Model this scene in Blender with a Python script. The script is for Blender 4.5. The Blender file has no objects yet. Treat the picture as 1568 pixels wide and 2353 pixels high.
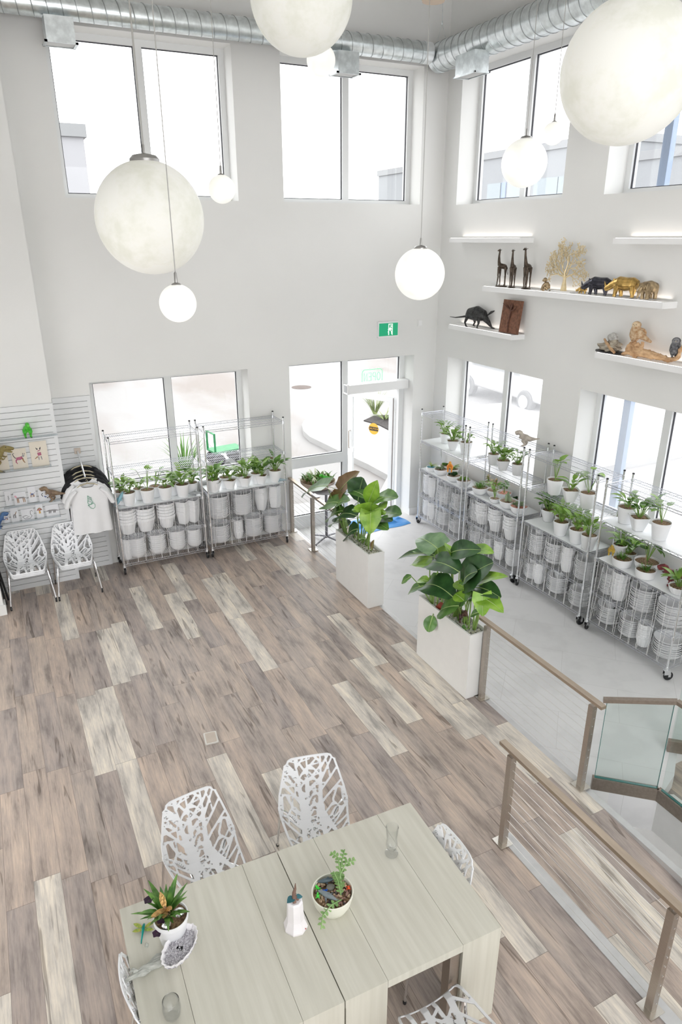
import bpy, bmesh, math, random
from mathutils import Vector, Matrix, Euler, noise
S = bpy.context.scene
COL = S.collection
PI = math.pi
RND = random.Random(7)

# ---------------------------------------------------------------- camera
YAW, PIT, ROL, FPX = math.radians(26.4515), math.radians(21.5512), math.radians(-0.1782), 1594.06
CAM = Vector((0, 0, 4.46))
_F = Vector((math.sin(YAW)*math.cos(PIT), math.cos(YAW)*math.cos(PIT), -math.sin(PIT)))
_r = Vector((math.cos(YAW), -math.sin(YAW), 0)); _u = _r.cross(_F)
CR = _r*math.cos(ROL) + _u*math.sin(ROL); CU = -_r*math.sin(ROL) + _u*math.cos(ROL)
cd = bpy.data.cameras.new('camera'); co = bpy.data.objects.new('camera', cd); COL.objects.link(co)
co.matrix_world = Matrix(((CR.x, CU.x, -_F.x, CAM.x), (CR.y, CU.y, -_F.y, CAM.y), (CR.z, CU.z, -_F.z, CAM.z), (0, 0, 0, 1)))
cd.sensor_fit = 'VERTICAL'; cd.sensor_height = 36; cd.lens = FPX/2353*36; cd.clip_start = 0.05; cd.clip_end = 300
S.camera = co

def at(px, py, ax, val):
    """the point in the room that the photo shows at a pixel, on the plane ax = val"""
    d = _F + CR*((px-784)/FPX) - CU*((py-1176.5)/FPX)
    i = 'xyz'.index(ax)
    return CAM + d*((val-CAM[i])/d[i])

# ---------------------------------------------------------------- materials
MATS = {}
def nt(name):
    m = bpy.data.materials.new(name); m.use_nodes = True
    t = m.node_tree; b = t.nodes['Principled BSDF']
    return m, t, b
def mat(name, col, rough=0.5, metal=0.0, var=0.0, vscale=8.0, bump=0.0, spec=0.5, emit=None, estr=0.0, col2=None, trans=0.0, stretch=None, sss=0.0):
    if name in MATS: return MATS[name]
    m, t, b = nt(name)
    b.inputs['Base Color'].default_value = (*col, 1); b.inputs['Roughness'].default_value = rough
    b.inputs['Metallic'].default_value = metal; b.inputs['Specular IOR Level'].default_value = spec
    if trans: b.inputs['Transmission Weight'].default_value = trans
    if emit: b.inputs['Emission Color'].default_value = (*emit, 1); b.inputs['Emission Strength'].default_value = estr
    if var or bump or col2:
        tc = t.nodes.new('ShaderNodeTexCoord'); nz = t.nodes.new('ShaderNodeTexNoise')
        nz.inputs['Scale'].default_value = vscale; nz.inputs['Detail'].default_value = 4
        if stretch:
            mp = t.nodes.new('ShaderNodeMapping'); mp.inputs['Scale'].default_value = stretch
            t.links.new(tc.outputs['Object'], mp.inputs['Vector']); t.links.new(mp.outputs['Vector'], nz.inputs['Vector'])
        else: t.links.new(tc.outputs['Object'], nz.inputs['Vector'])
        if var or col2:
            r = t.nodes.new('ShaderNodeValToRGB')
            c2 = col2 if col2 else tuple(min(1, c*(1+var)) for c in col)
            c1 = col if col2 else tuple(c*(1-var) for c in col)
            r.color_ramp.elements[0].position = 0.35; r.color_ramp.elements[1].position = 0.65
            r.color_ramp.elements[0].color = (*c1, 1); r.color_ramp.elements[1].color = (*c2, 1)
            t.links.new(nz.outputs['Fac'], r.inputs['Fac']); t.links.new(r.outputs['Color'], b.inputs['Base Color'])
        if bump:
            bp = t.nodes.new('ShaderNodeBump'); bp.inputs['Strength'].default_value = bump; bp.inputs['Distance'].default_value = 0.01
            t.links.new(nz.outputs['Fac'], bp.inputs['Height']); t.links.new(bp.outputs['Normal'], b.inputs['Normal'])
    MATS[name] = m
    return m
def glassmat(name, tint=(1, 1, 1), refl=1.0, haze=0.0):
    m = bpy.data.materials.new(name); m.use_nodes = True; t = m.node_tree
    t.nodes.remove(t.nodes['Principled BSDF']); out = t.nodes['Material Output']
    tr = t.nodes.new('ShaderNodeBsdfTransparent'); tr.inputs['Color'].default_value = (*tint, 1)
    gl = t.nodes.new('ShaderNodeBsdfGlossy'); gl.inputs['Roughness'].default_value = 0.02
    lw = t.nodes.new('ShaderNodeLayerWeight'); lw.inputs['Blend'].default_value = 0.5
    fr = t.nodes.new('ShaderNodeMath'); fr.operation = 'POWER'; fr.inputs[1].default_value = 4.0; t.links.new(lw.outputs['Facing'], fr.inputs[0])
    ad = t.nodes.new('ShaderNodeMath'); ad.operation = 'MULTIPLY_ADD'; ad.inputs[1].default_value = 0.7; ad.inputs[2].default_value = 0.035; t.links.new(fr.outputs[0], ad.inputs[0])
    mu = t.nodes.new('ShaderNodeMath'); mu.operation = 'MULTIPLY'; mu.inputs[1].default_value = refl
    mx = t.nodes.new('ShaderNodeMixShader')
    t.links.new(ad.outputs[0], mu.inputs[0]); t.links.new(mu.outputs[0], mx.inputs[0])
    t.links.new(tr.outputs[0], mx.inputs[1]); t.links.new(gl.outputs[0], mx.inputs[2]); t.links.new(mx.outputs[0], out.inputs['Surface'])
    if haze:   # translucent share stands in for glare that washes out the view outside
        tl = t.nodes.new('ShaderNodeBsdfTranslucent'); tl.inputs['Color'].default_value = (0.97, 0.98, 1.0, 1)
        m2 = t.nodes.new('ShaderNodeMixShader'); m2.inputs[0].default_value = haze
        t.links.new(mx.outputs[0], m2.inputs[1]); t.links.new(tl.outputs[0], m2.inputs[2]); t.links.new(m2.outputs[0], out.inputs['Surface'])
    MATS[name] = m
    return m

# ---------------------------------------------------------------- mesh builder
class MB:
    def __init__(s): s.v = []; s.f = []; s.m = []; s.mi = 0
    def add(s, vs, fs):
        o = len(s.v); s.v.extend([tuple(v) for v in vs])
        for f in fs: s.f.append(tuple(i+o for i in f)); s.m.append(s.mi)
        return s
    def box(s, c, d, M=None):
        x, y, z = d[0]/2, d[1]/2, d[2]/2
        vs = [Vector((sx*x, sy*y, sz*z)) for sx in (-1, 1) for sy in (-1, 1) for sz in (-1, 1)]
        c = Vector(c)
        vs = [(M @ v if M else v) + c for v in vs]
        return s.add(vs, [(0, 1, 3, 2), (4, 6, 7, 5), (0, 4, 5, 1), (2, 3, 7, 6), (0, 2, 6, 4), (1, 5, 7, 3)])
    def bb(s, a, b):   # box by two corners
        return s.box([(p+q)/2 for p, q in zip(a, b)], [abs(q-p) for p, q in zip(a, b)])
    def tube(s, pts, r, n=6, cap=True, flat=None):
        pts = [Vector(p) for p in pts]; k = len(pts)
        rs = r if isinstance(r, (list, tuple)) else [r]*k
        up = None; vs = []; fs = []
        for i, p in enumerate(pts):
            t = (pts[min(i+1, k-1)]-pts[max(i-1, 0)])
            if t.length < 1e-9: t = Vector((0, 0, 1))
            t.normalize()
            if up is None:
                up = Vector((0, 0, 1)) if abs(t.z) < 0.9 else Vector((1, 0, 0))
            a = t.cross(up)
            if a.length < 1e-6: a = t.orthogonal()
            a.normalize(); b = a.cross(t); up = b
            for j in range(n):
                w = 2*PI*(j+0.5)/n
                vs.append(p + a*(rs[i]*math.cos(w)) + b*(rs[i]*math.sin(w)*(flat if flat else 1)))
        for i in range(k-1):
            for j in range(n):
                j2 = (j+1) % n
                fs.append((i*n+j, i*n+j2, (i+1)*n+j2, (i+1)*n+j))
        if cap:
            fs.append(tuple(range(n-1, -1, -1))); fs.append(tuple((k-1)*n+j for j in range(n)))
        return s.add(vs, fs)
    def lathe(s, prof, n=24, c=(0, 0, 0), M=None, wob=None):
        c = Vector(c); vs = []; fs = []; k = len(prof)
        for i, (r, z) in enumerate(prof):
            for j in range(n):
                a = 2*PI*j/n; q = r*(wob(a, i) if wob else 1)
                v = Vector((q*math.cos(a), q*math.sin(a), z))
                vs.append((M @ v if M else v)+c)
        for i in range(k-1):
            for j in range(n):
                j2 = (j+1) % n
                fs.append((i*n+j, i*n+j2, (i+1)*n+j2, (i+1)*n+j))
        if prof[0][0] > 1e-6: fs.append(tuple(range(n-1, -1, -1)))
        if prof[-1][0] > 1e-6: fs.append(tuple((k-1)*n+j for j in range(n)))
        return s.add(vs, fs)
    def ell(s, c, r, n=10, M=None):
        m = max(4, n//2+1); vs = []; fs = []; c = Vector(c)
        if not isinstance(r, (list, tuple)): r = (r, r, r)
        vs.append(Vector((0, 0, -r[2])))
        for i in range(1, m):
            t = PI*i/m
            for j in range(n):
                a = 2*PI*j/n
                vs.append(Vector((r[0]*math.sin(t)*math.cos(a), r[1]*math.sin(t)*math.sin(a), -r[2]*math.cos(t))))
        vs.append(Vector((0, 0, r[2])))
        for j in range(n):
            fs.append((0, 1+(j+1) % n, 1+j))
        for i in range(m-2):
            for j in range(n):
                fs.append((1+i*n+j, 1+i*n+(j+1) % n, 1+(i+1)*n+(j+1) % n, 1+(i+1)*n+j))
        L = len(vs)-1; o = 1+(m-2)*n
        for j in range(n): fs.append((o+j, o+(j+1) % n, L))
        return s.add([(M @ v if M else v)+c for v in vs], fs)
    def prism(s, poly, a, b, axis='z', org=(0, 0, 0)):
        """extrude a 2D outline between a and b along an axis"""
        def mk(u, v, w):
            return {'z': (u, v, w), 'y': (u, w, v), 'x': (w, u, v)}[axis]
        n = len(poly); o = Vector(org)
        vs = [Vector(mk(p[0], p[1], a))+o for p in poly] + [Vector(mk(p[0], p[1], b))+o for p in poly]
        fs = [tuple(range(n-1, -1, -1)), tuple(range(n, 2*n))] + [(i, (i+1) % n, n+(i+1) % n, n+i) for i in range(n)]
        return s.add(vs, fs)
    def leaf(s, base, d, L, W, droop=0.4, fold=0.25, seg=5, up=None, shape='lance', thick=0.0):
        """a curved leaf blade from base in direction d; returns self"""
        d = Vector(d).normalized(); base = Vector(base)
        side = d.cross(Vector((0, 0, 1)))
        if side.length < 1e-3: side = Vector((1, 0, 0))
        side.normalize()
        if up: side = Vector(up).cross(d).normalized()*-1
        p = base.copy(); vs = []; fs = []
        for i in range(seg+1):
            t = i/seg
            if shape == 'lance': w = math.sin(PI*min(1, (t*0.92+0.05))**0.8)
            elif shape == 'heart': w = (1.15*math.sqrt(max(0, 1-t)))*(0.55+0.45*min(1, t*6)) if t < 1 else 0.02
            elif shape == 'paddle': w = math.sin(PI*(t*0.9+0.08))**0.7
            else: w = (1-t)**0.6
            w = max(w, 0.04)*W/2
            n = side.cross(d).normalized()
            vs += [p - side*w + n*(fold*w), p, p + side*w + n*(fold*w)]
            ax = side
            d = Matrix.Rotation(-droop/seg*(0.5+t), 3, ax) @ d
            p = p + d*(L/seg)
        for i in range(seg):
            a = i*3
            fs += [(a, a+1, a+4, a+3), (a+1, a+2, a+5, a+4)]
        return s.add(vs, fs)
    def xf(s, M):
        s.v = [tuple(M @ Vector(v)) for v in s.v]; return s
    def mesh(s, name, mats, smooth=True):
        me = bpy.data.meshes.new(name); me.from_pydata(s.v, [], s.f)
        if not isinstance(mats, (list, tuple)): mats = [mats]
        for m in mats: me.materials.append(m)
        if len(mats) > 1: me.polygons.foreach_set('material_index', s.m)
        me.validate(); me.update()
        if smooth:
            me.polygons.foreach_set('use_smooth', [True]*len(me.polygons))
            me.set_sharp_from_angle(angle=math.radians(38))
        return me
    def build(s, name, mats, parent=None, smooth=True, label=None, loc=None):
        o = bpy.data.objects.new(name, s.mesh(name, mats, smooth)); COL.objects.link(o)
        if parent: o.parent = parent
        if loc is not None: o.location = loc
        if label: o['label'] = label
        return o

def tag(o, label=None, cat=None, group=None, kind=None):
    if label: o['label'] = label
    if cat: o['category'] = cat
    if group: o['group'] = group
    if kind: o['kind'] = kind
    return o
def thing(name, label, cat, loc=(0, 0, 0), rz=0.0, group=None, kind=None):
    o = bpy.data.objects.new(name, None); COL.objects.link(o)
    o.empty_display_size = 0.1; o.location = loc; o.rotation_euler = (0, 0, rz)
    return tag(o, label, cat, group, kind)
def copy_tree(o, parent=None):
    c = o.copy(); COL.objects.link(c)
    if parent: c.parent = parent
    for ch in list(o.children): copy_tree(ch, c)
    return c
def dup(o, loc, rz=0.0, label=None, group=None, sc=None):
    c = copy_tree(o); c.location = loc; c.rotation_euler = (0, 0, rz)
    if sc: c.scale = (sc, sc, sc)
    if label: c['label'] = label
    if group: c['group'] = group
    return c
def struct(o, label=None):
    o['kind'] = 'structure'
    o['label'] = label; o['category'] = o.name.split('.')[0].split('_')[0]
    return o
RZ = lambda a: Matrix.Rotation(a, 3, 'Z')
RX = lambda a: Matrix.Rotation(a, 3, 'X')
RY = lambda a: Matrix.Rotation(a, 3, 'Y')
def text_part(s, size, name, m, parent, M, ext=0.001, align='CENTER'):
    cu = bpy.data.curves.new(name, 'FONT'); cu.body = s; cu.size = size; cu.extrude = ext
    cu.align_x = align; cu.align_y = 'CENTER'
    tmp = bpy.data.objects.new(name, cu); COL.objects.link(tmp)
    dg = bpy.context.evaluated_depsgraph_get()
    me = bpy.data.meshes.new_from_object(tmp.evaluated_get(dg))
    bpy.data.objects.remove(tmp); bpy.data.curves.remove(cu)
    me.materials.clear(); me.materials.append(m); me.transform(M)
    o = bpy.data.objects.new(name, me); COL.objects.link(o)
    if parent: o.parent = parent
    return o
# ---------------------------------------------------------------- common materials
WALL = mat('wall_paint', (0.80, 0.80, 0.785), 0.85, var=0.012, vscale=1.2, spec=0.2)
WHITE = mat('white_gloss', (0.86, 0.86, 0.86), 0.35)
FRAME = mat('window_frame_white', (0.78, 0.79, 0.79), 0.4)
GASKET = mat('black_gasket', (0.05, 0.05, 0.06), 0.6)
CHROME = mat('chrome', (0.82, 0.83, 0.85), 0.16, 1.0, var=0.02)
BRUSHED = mat('brushed_steel', (0.50, 0.45, 0.40), 0.36, 1.0, var=0.06, vscale=30, stretch=(1, 1, 12))
BLACK = mat('black_plastic', (0.015, 0.015, 0.017), 0.5, var=0.1)
GLASS = glassmat('clear_glass', (0.99, 0.995, 0.995), 0.5)
LIGHTHAZE = glassmat('faint_glare_veil_glass', (0.985, 0.99, 0.995), 0.5, 0.03)
HAZEGLASS = glassmat('glare_veil_glass', (0.985, 0.99, 0.995), 0.5, 0.14)
GREENGLASS = glassmat('green_tinted_glass', (0.93, 0.965, 0.955), 0.7)
GALVD = mat('galvanised_seam', (0.42, 0.44, 0.45), 0.4, 1.0, var=0.1, vscale=14)
GALV = mat('galvanised_steel', (0.70, 0.74, 0.75), 0.30, 1.0, var=0.12, vscale=14)
PLASTIC = mat('white_pot_plastic', (0.86, 0.865, 0.88), 0.42, var=0.015)
MAT_WHITE = mat('white_shelf_liner', (0.85, 0.87, 0.88), 0.35)
WIRE = mat('chrome_wire', (0.60, 0.61, 0.66), 0.30, 0.9)
SOIL = mat('bark_soil', (0.10, 0.055, 0.03), 0.95, vscale=55, bump=0.8, col2=(0.36, 0.24, 0.14))

# wood plank floor -------------------------------------------------
def wood_floor():
    m, t, b = nt('vinyl_plank_floor'); N = t.nodes; L = t.links
    def math_(op, a, b2=None, c=None):
        n = N.new('ShaderNodeMath'); n.operation = op
        for i, x in enumerate((a, b2, c)):
            if x is None: continue
            if isinstance(x, (int, float)): n.inputs[i].default_value = x
            else: L.new(x, n.inputs[i])
        return n.outputs[0]
    g = N.new('ShaderNodeNewGeometry'); sp = N.new('ShaderNodeSeparateXYZ'); L.new(g.outputs['Position'], sp.inputs[0])
    X, Y = sp.outputs[0], sp.outputs[1]
    u = math_('DIVIDE', math_('ADD', X, 0.37+19.1), 0.191); row = math_('FLOOR', u); fx = math_('FRACT', u)
    w1 = N.new('ShaderNodeTexWhiteNoise'); w1.noise_dimensions = '1D'; L.new(row, w1.inputs['W'])
    v = math_('DIVIDE', math_('ADD', math_('ADD', Y, 20.0), math_('MULTIPLY', w1.outputs['Value'], 9.0)), 1.25)
    idx = math_('FLOOR', v); fy = math_('FRACT', v)
    cb = N.new('ShaderNodeCombineXYZ'); L.new(row, cb.inputs[0]); L.new(idx, cb.inputs[1])
    w2 = N.new('ShaderNodeTexWhiteNoise'); w2.noise_dimensions = '2D'; L.new(cb.outputs[0], w2.inputs['Vector'])
    rid = w2.outputs['Value']
    def noise_(sx, sy, det=4, rough=0.6, offmul=13.0, dist=0.0):
        c = N.new('ShaderNodeCombineXYZ')
        L.new(math_('ADD', math_('MULTIPLY', X, sx), math_('MULTIPLY', rid, offmul*7)), c.inputs[0])
        L.new(math_('ADD', math_('MULTIPLY', Y, sy), math_('MULTIPLY', rid, offmul)), c.inputs[1])
        L.new(rid, c.inputs[2])
        n = N.new('ShaderNodeTexNoise'); n.inputs['Scale'].default_value = 1; n.inputs['Detail'].default_value = det
        n.inputs['Roughness'].default_value = rough; n.inputs['Distortion'].default_value = dist
        L.new(c.outputs[0], n.inputs['Vector']); return n.outputs['Fac']
    def ramp(fac, els, interp='LINEAR'):
        r = N.new('ShaderNodeValToRGB'); r.color_ramp.interpolation = interp
        e = r.color_ramp.elements
        while len(e) < len(els): e.new(0.5)
        for i, (p, c) in enumerate(els): e[i].position = p; e[i].color = (*c, 1) if len(c) == 3 else c
        L.new(fac, r.inputs['Fac']); return r.outputs['Color']
    def mix(a, b2, fac, bt='MIX'):
        n = N.new('ShaderNodeMix'); n.data_type = 'RGBA'; n.blend_type = bt
        if isinstance(fac, (int, float)): n.inputs[0].default_value = fac
        else: L.new(fac, n.inputs[0])
        for s_, x in ((6, a), (7, b2)):
            if isinstance(x, tuple): n.inputs[s_].default_value = (*x, 1)
            else: L.new(x, n.inputs[s_])
        return n.outputs[2]
    base = ramp(rid, [(0.0, (0.70, 0.655, 0.585)), (0.16, (0.51, 0.425, 0.365)), (0.42, (0.485, 0.41, 0.355)), (0.64, (0.465, 0.40, 0.355)), (0.84, (0.41, 0.355, 0.325))], 'CONSTANT')
    broad = noise_(9, 1.7, 5, 0.62)
    col = mix(base, ramp(broad, [(0.32, (0.50, 0.49, 0.50)), (0.48, (0.95, 0.94, 0.94)), (0.66, (1.28, 1.24, 1.18))]), 0.9, 'MULTIPLY')
    grain = noise_(75, 3.2, 5, 0.7, 17.0, 0.4)
    col = mix(col, ramp(grain, [(0.28, (0.70, 0.68, 0.67)), (0.5, (1.0, 1.0, 1.0)), (0.72, (1.22, 1.2, 1.18))]), 0.75, 'MULTIPLY')
    crack = noise_(17, 1.3, 2, 0.5, 29.0, 1.2)
    cr = ramp(crack, [(0.31, (0.45, 0.42, 0.40)), (0.37, (1, 1, 1))])
    col = mix(col, cr, 0.8, 'MULTIPLY')
    ex = math_('MINIMUM', fx, math_('SUBTRACT', 1.0, fx)); ey = math_('MINIMUM', fy, math_('SUBTRACT', 1.0, fy))
    se = math_('MAXIMUM', math_('LESS_THAN', ex, 0.009), math_('LESS_THAN', ey, 0.0016))
    col = mix(col, (0.15, 0.12, 0.105), math_('MULTIPLY', se, 0.6))
    L.new(col, b.inputs['Base Color']); b.inputs['Roughness'].default_value = 0.37; b.inputs['Specular IOR Level'].default_value = 0.5
    bp = N.new('ShaderNodeBump'); bp.inputs['Strength'].default_value = 0.12; bp.inputs['Distance'].default_value = 0.002
    L.new(grain, bp.inputs['Height']); L.new(bp.outputs[0], b.inputs['Normal'])
    return m
WOOD = wood_floor()
def tile_floor():
    m, t, b = nt('pale_grey_tile_floor'); N = t.nodes; L = t.links
    g = N.new('ShaderNodeNewGeometry'); mp = N.new('ShaderNodeMapping'); mp.inputs['Location'].default_value = (0.35, 0.2, 0)
    mp.inputs['Rotation'].default_value = (0, 0, math.radians(45))
    L.new(g.outputs['Position'], mp.inputs['Vector'])
    br = N.new('ShaderNodeTexBrick'); br.inputs['Scale'].default_value = 1.0; br.offset = 0.5
    br.inputs['Brick Width'].default_value = 1.2; br.inputs['Row Height'].default_value = 0.6; br.inputs['Mortar Size'].default_value = 0.0022
    br.inputs['Mortar Smooth'].default_value = 0.4
    br.inputs['Color1'].default_value = (0.80, 0.795, 0.80, 1); br.inputs['Color2'].default_value = (0.785, 0.78, 0.785, 1); br.inputs['Mortar'].default_value = (0.64, 0.63, 0.63, 1)
    L.new(mp.outputs[0], br.inputs['Vector'])
    nz = N.new('ShaderNodeTexNoise'); nz.inputs['Scale'].default_value = 3; nz.inputs['Detail'].default_value = 8; L.new(g.outputs['Position'], nz.inputs['Vector'])
    r = N.new('ShaderNodeValToRGB'); r.color_ramp.elements[0].position = 0.36; r.color_ramp.elements[0].color = (0.93, 0.93, 0.93, 1); r.color_ramp.elements[1].position = 0.5; r.color_ramp.elements[1].color = (1, 1, 1, 1)
    L.new(nz.outputs['Fac'], r.inputs['Fac'])
    mx = N.new('ShaderNodeMix'); mx.data_type = 'RGBA'; mx.blend_type = 'MULTIPLY'; mx.inputs[0].default_value = 1
    L.new(br.outputs['Color'], mx.inputs[6]); L.new(r.outputs['Color'], mx.inputs[7]); L.new(mx.outputs[2], b.inputs['Base Color'])
    b.inputs['Roughness'].default_value = 0.38; b.inputs['Specular IOR Level'].default_value = 0.35
    return m
TILE = tile_floor()

# ---------------------------------------------------------------- room shell
YB, XR, ZT, ZC = 9.80, 6.65, -0.16, 7.75     # back wall, right wall, tile level, ceiling
EDGE = 3.985                                  # edge of the wooden platform
def wall_cells(u0, u1, v0, v1, holes):
    us = sorted({u0, u1, *[h[0] for h in holes], *[h[1] for h in holes]}); us = [u for u in us if u0 <= u <= u1]
    vs = sorted({v0, v1, *[h[2] for h in holes], *[h[3] for h in holes]}); vs = [v for v in vs if v0 <= v <= v1]
    for a, b in zip(us, us[1:]):
        run = None
        for c, d in zip(vs, vs[1:]):
            cu, cv = (a+b)/2, (c+d)/2
            if any(h[0] < cu < h[1] and h[2] < cv < h[3] for h in holes):
                if run: yield (a, b, *run); run = None
            else: run = (run[0], d) if run else (c, d)
        if run: yield (a, b, *run)
TH = 0.40
HB = [(1.135, 3.345, 4.93, 6.735), (4.005, 6.23, 4.93, 6.735), (1.11, 3.345, 1.07, 2.672), (4.005, 6.23, ZT, 2.672)]
HR = [(7.20, 9.44, 4.92, 6.735), (4.29, 6.52, 4.92, 6.735), (7.20, 9.44, 1.07, 2.665), (4.29, 6.50, 1.07, 2.665)]
w = MB()
for a, b, c, d in wall_cells(-3.0, XR+TH, -0.6, ZC, HB): w.bb((a, YB, c), (b, YB+TH, d))
struct(w.build('wall_back', WALL, smooth=False), 'white wall with the glass entrance door and tall upper windows')
w = MB()
for a, b, c, d in wall_cells(-3.0, YB, -0.6, ZC, HR): w.bb((XR, a, c), (XR+TH, b, d))
struct(w.build('wall_right', WALL, smooth=False), 'white wall carrying the floating shelves of figurines')
# pier standing proud of the back wall on the left
w = MB(); w.bb((-3.0, 9.53, 0), (0.60, YB, ZC))
struct(w.build('wall_left', WALL, smooth=False), 'white projecting pier at the far left')
# floors
w = MB(); w.bb((-3.0, 3.3, -0.6), (EDGE, YB, 0)); w.bb((-3.0, -3.0, -0.6), (3.05, 3.3, 0))
# shallow ramp that runs down beside the platform, towards the viewer
w.add([(3.05, 3.3, 0), (EDGE, 3.3, 0), (EDGE, -3.0, -0.46), (3.05, -3.0, -0.46), (3.05, 3.3, -0.6), (EDGE, 3.3, -0.6), (EDGE, -3.0, -0.6), (3.05, -3.0, -0.6)],
      [(0, 3, 2, 1), (4, 5, 6, 7), (0, 1, 5, 4), (1, 2, 6, 5), (2, 3, 7, 6), (3, 0, 4, 7)])
struct(w.build('floor', WOOD, smooth=False), 'wood-look plank floor in brown, grey and whitewashed boards')
G1, G2, G3, G4 = Vector((4.188, 3.381)), Vector((4.605, 3.012)), Vector((4.606, 1.2)), Vector((5.28, 3.36))
w = MB(); w.prism([(EDGE+0.06, 9.8), (EDGE+0.06, 3.38), (4.19, 3.38), (4.605, 3.01), (5.0, 3.16), (5.28, 3.36), (XR, 3.36), (XR, 9.8)], -0.6, ZT)
struct(w.build('floor', TILE, smooth=False), 'pale grey tile floor below the platform, by the door')
w = MB(); w.bb((EDGE, 3.3, -0.6), (EDGE+0.06, 9.8, -0.004))
w.add([(EDGE, 3.3, -0.01), (EDGE+0.06, 3.3, -0.01), (EDGE+0.06, 0.3, -0.01), (EDGE, 0.3, -0.01), (EDGE, 3.3, -0.6), (EDGE+0.06, 3.3, -0.6), (EDGE+0.06, 0.3, -0.6), (EDGE, 0.3, -0.6)],
      [(0, 3, 2, 1), (4, 5, 6, 7), (0, 1, 5, 4), (1, 2, 6, 5), (2, 3, 7, 6), (3, 0, 4, 7)])
struct(w.build('trim_1', mat('aluminium_edge', (0.62, 0.62, 0.62), 0.4, 0.3, var=0.05), smooth=False), 'grey metal edging between the planks and the tile')
w = MB(); w.add([(3.0, 3.2, 0.008), (3.1, 3.2, 0.008), (3.1, 0.3, 0.008), (3.0, 0.3, 0.008), (3.0, 3.2, -0.3), (3.1, 3.2, -0.3), (3.1, 0.3, -0.3), (3.0, 0.3, -0.3)],
      [(0, 3, 2, 1), (4, 5, 6, 7), (0, 1, 5, 4), (1, 2, 6, 5), (2, 3, 7, 6), (3, 0, 4, 7)])
struct(w.build('trim_2', MATS['aluminium_edge'], smooth=False), 'grey metal strip under the front cable railing')
# baseboards
w = MB(); w.bb((6.23, YB-0.015, ZT), (XR-0.001, YB, ZT+0.13)); w.bb((3.345, YB-0.015, 0), (3.98, YB, 0.13))
struct(w.build('baseboard_back', WHITE, smooth=False), 'white baseboard beside the entrance door')
w = MB(); w.bb((XR-0.015, 3.4, ZT), (XR, 9.79, ZT+0.13))
struct(w.build('baseboard_right', WHITE, smooth=False), 'white baseboard behind the right-hand racks')
# short wall end at the far left edge
w = MB(); w.bb((-1.5, 8.87, 0), (-0.385, 9.0, 2.2)); w.bb((-1.5, 8.85, 0), (-0.36, 9.02, 0.14))
struct(w.build('wall_front', WALL, smooth=False), 'white wall end with baseboard at the left edge')
w = MB(); w.bb((-3.0, -3.0, ZC), (XR+TH, YB+TH, ZC+0.2))
struct(w.build('ceiling', WALL, smooth=False), 'white ceiling high above the shop floor')
w = MB(); w.bb((-3.2, -3.0, -0.6), (-3.0, 3.4, ZC)); w.bb((-3.2, 7.4, -0.6), (-3.0, YB, ZC)); w.bb((-3.2, 3.4, -0.6), (-3.0, 7.4, 0.05)); w.bb((-3.2, 3.4, 2.6), (-3.0, 7.4, ZC))  # unseen left wall, its low opening added to let in fill light
w.bb((-3.2, -3.2, -1.7), (-1.2, -3.0, ZC)); w.bb((5.4, -3.2, -1.7), (XR+TH, -3.0, ZC)); w.bb((-1.2, -3.2, -1.7), (5.4, -3.0, 1.0)); w.bb((-1.2, -3.2, 6.4), (5.4, -3.0, ZC)); w.bb((-3.2, -3.2, -1.7), (-3.0, YB, -0.6))  # unseen rear wall, large opening added as fill from behind the camera
struct(w.build('wall_far_left', WALL, smooth=False), 'white side wall out of view on the left')
# stairwell under the glass guard
PIT = mat('stairwell_white', (0.82, 0.815, 0.80), 0.6, var=0.02)
w = MB()
def vwall(p, q, z0, z1, th=0.02):
    p, q = Vector(p), Vector(q); d = (q-p).normalized(); n = Vector((d.y, -d.x))*th
    w.prism([tuple(p), tuple(q), tuple(q-n), tuple(p-n)], z0, z1)
w.prism([(EDGE+0.06, 3.38), (4.188, 3.381), (4.605, 3.012), (4.606, 0.3), (4.80, 0.3), (4.80, 3.0), (4.62, 3.10), (4.20, 3.46), (EDGE+0.06, 3.46)], -1.6, ZT-0.001)
w.bb((-3.2, -3.2, -1.75), (7.05, 10.2, -1.66)); w.bb((EDGE+0.06, -2.9, -0.62), (4.61, 3.4, -0.50)); w.bb((4.6, 0.2, -1.66), (4.8, 3.0, -0.6))  # unseen slab added to shut out light below; pit floor raised to look brighter
struct(w.build('wall_stairwell', PIT, smooth=False), 'white stairwell wall below the glass guard')
w = MB(); w.prism([(4.63, 3.09), (5.0, 3.16), (5.30, 3.36), (6.6, 3.36), (6.6, 0.3), (4.8, 0.3), (4.8, 3.0)], -0.55, -0.30)
struct(w.build('floor', WOOD, smooth=False), 'plank landing seen through the glass guard')

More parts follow.
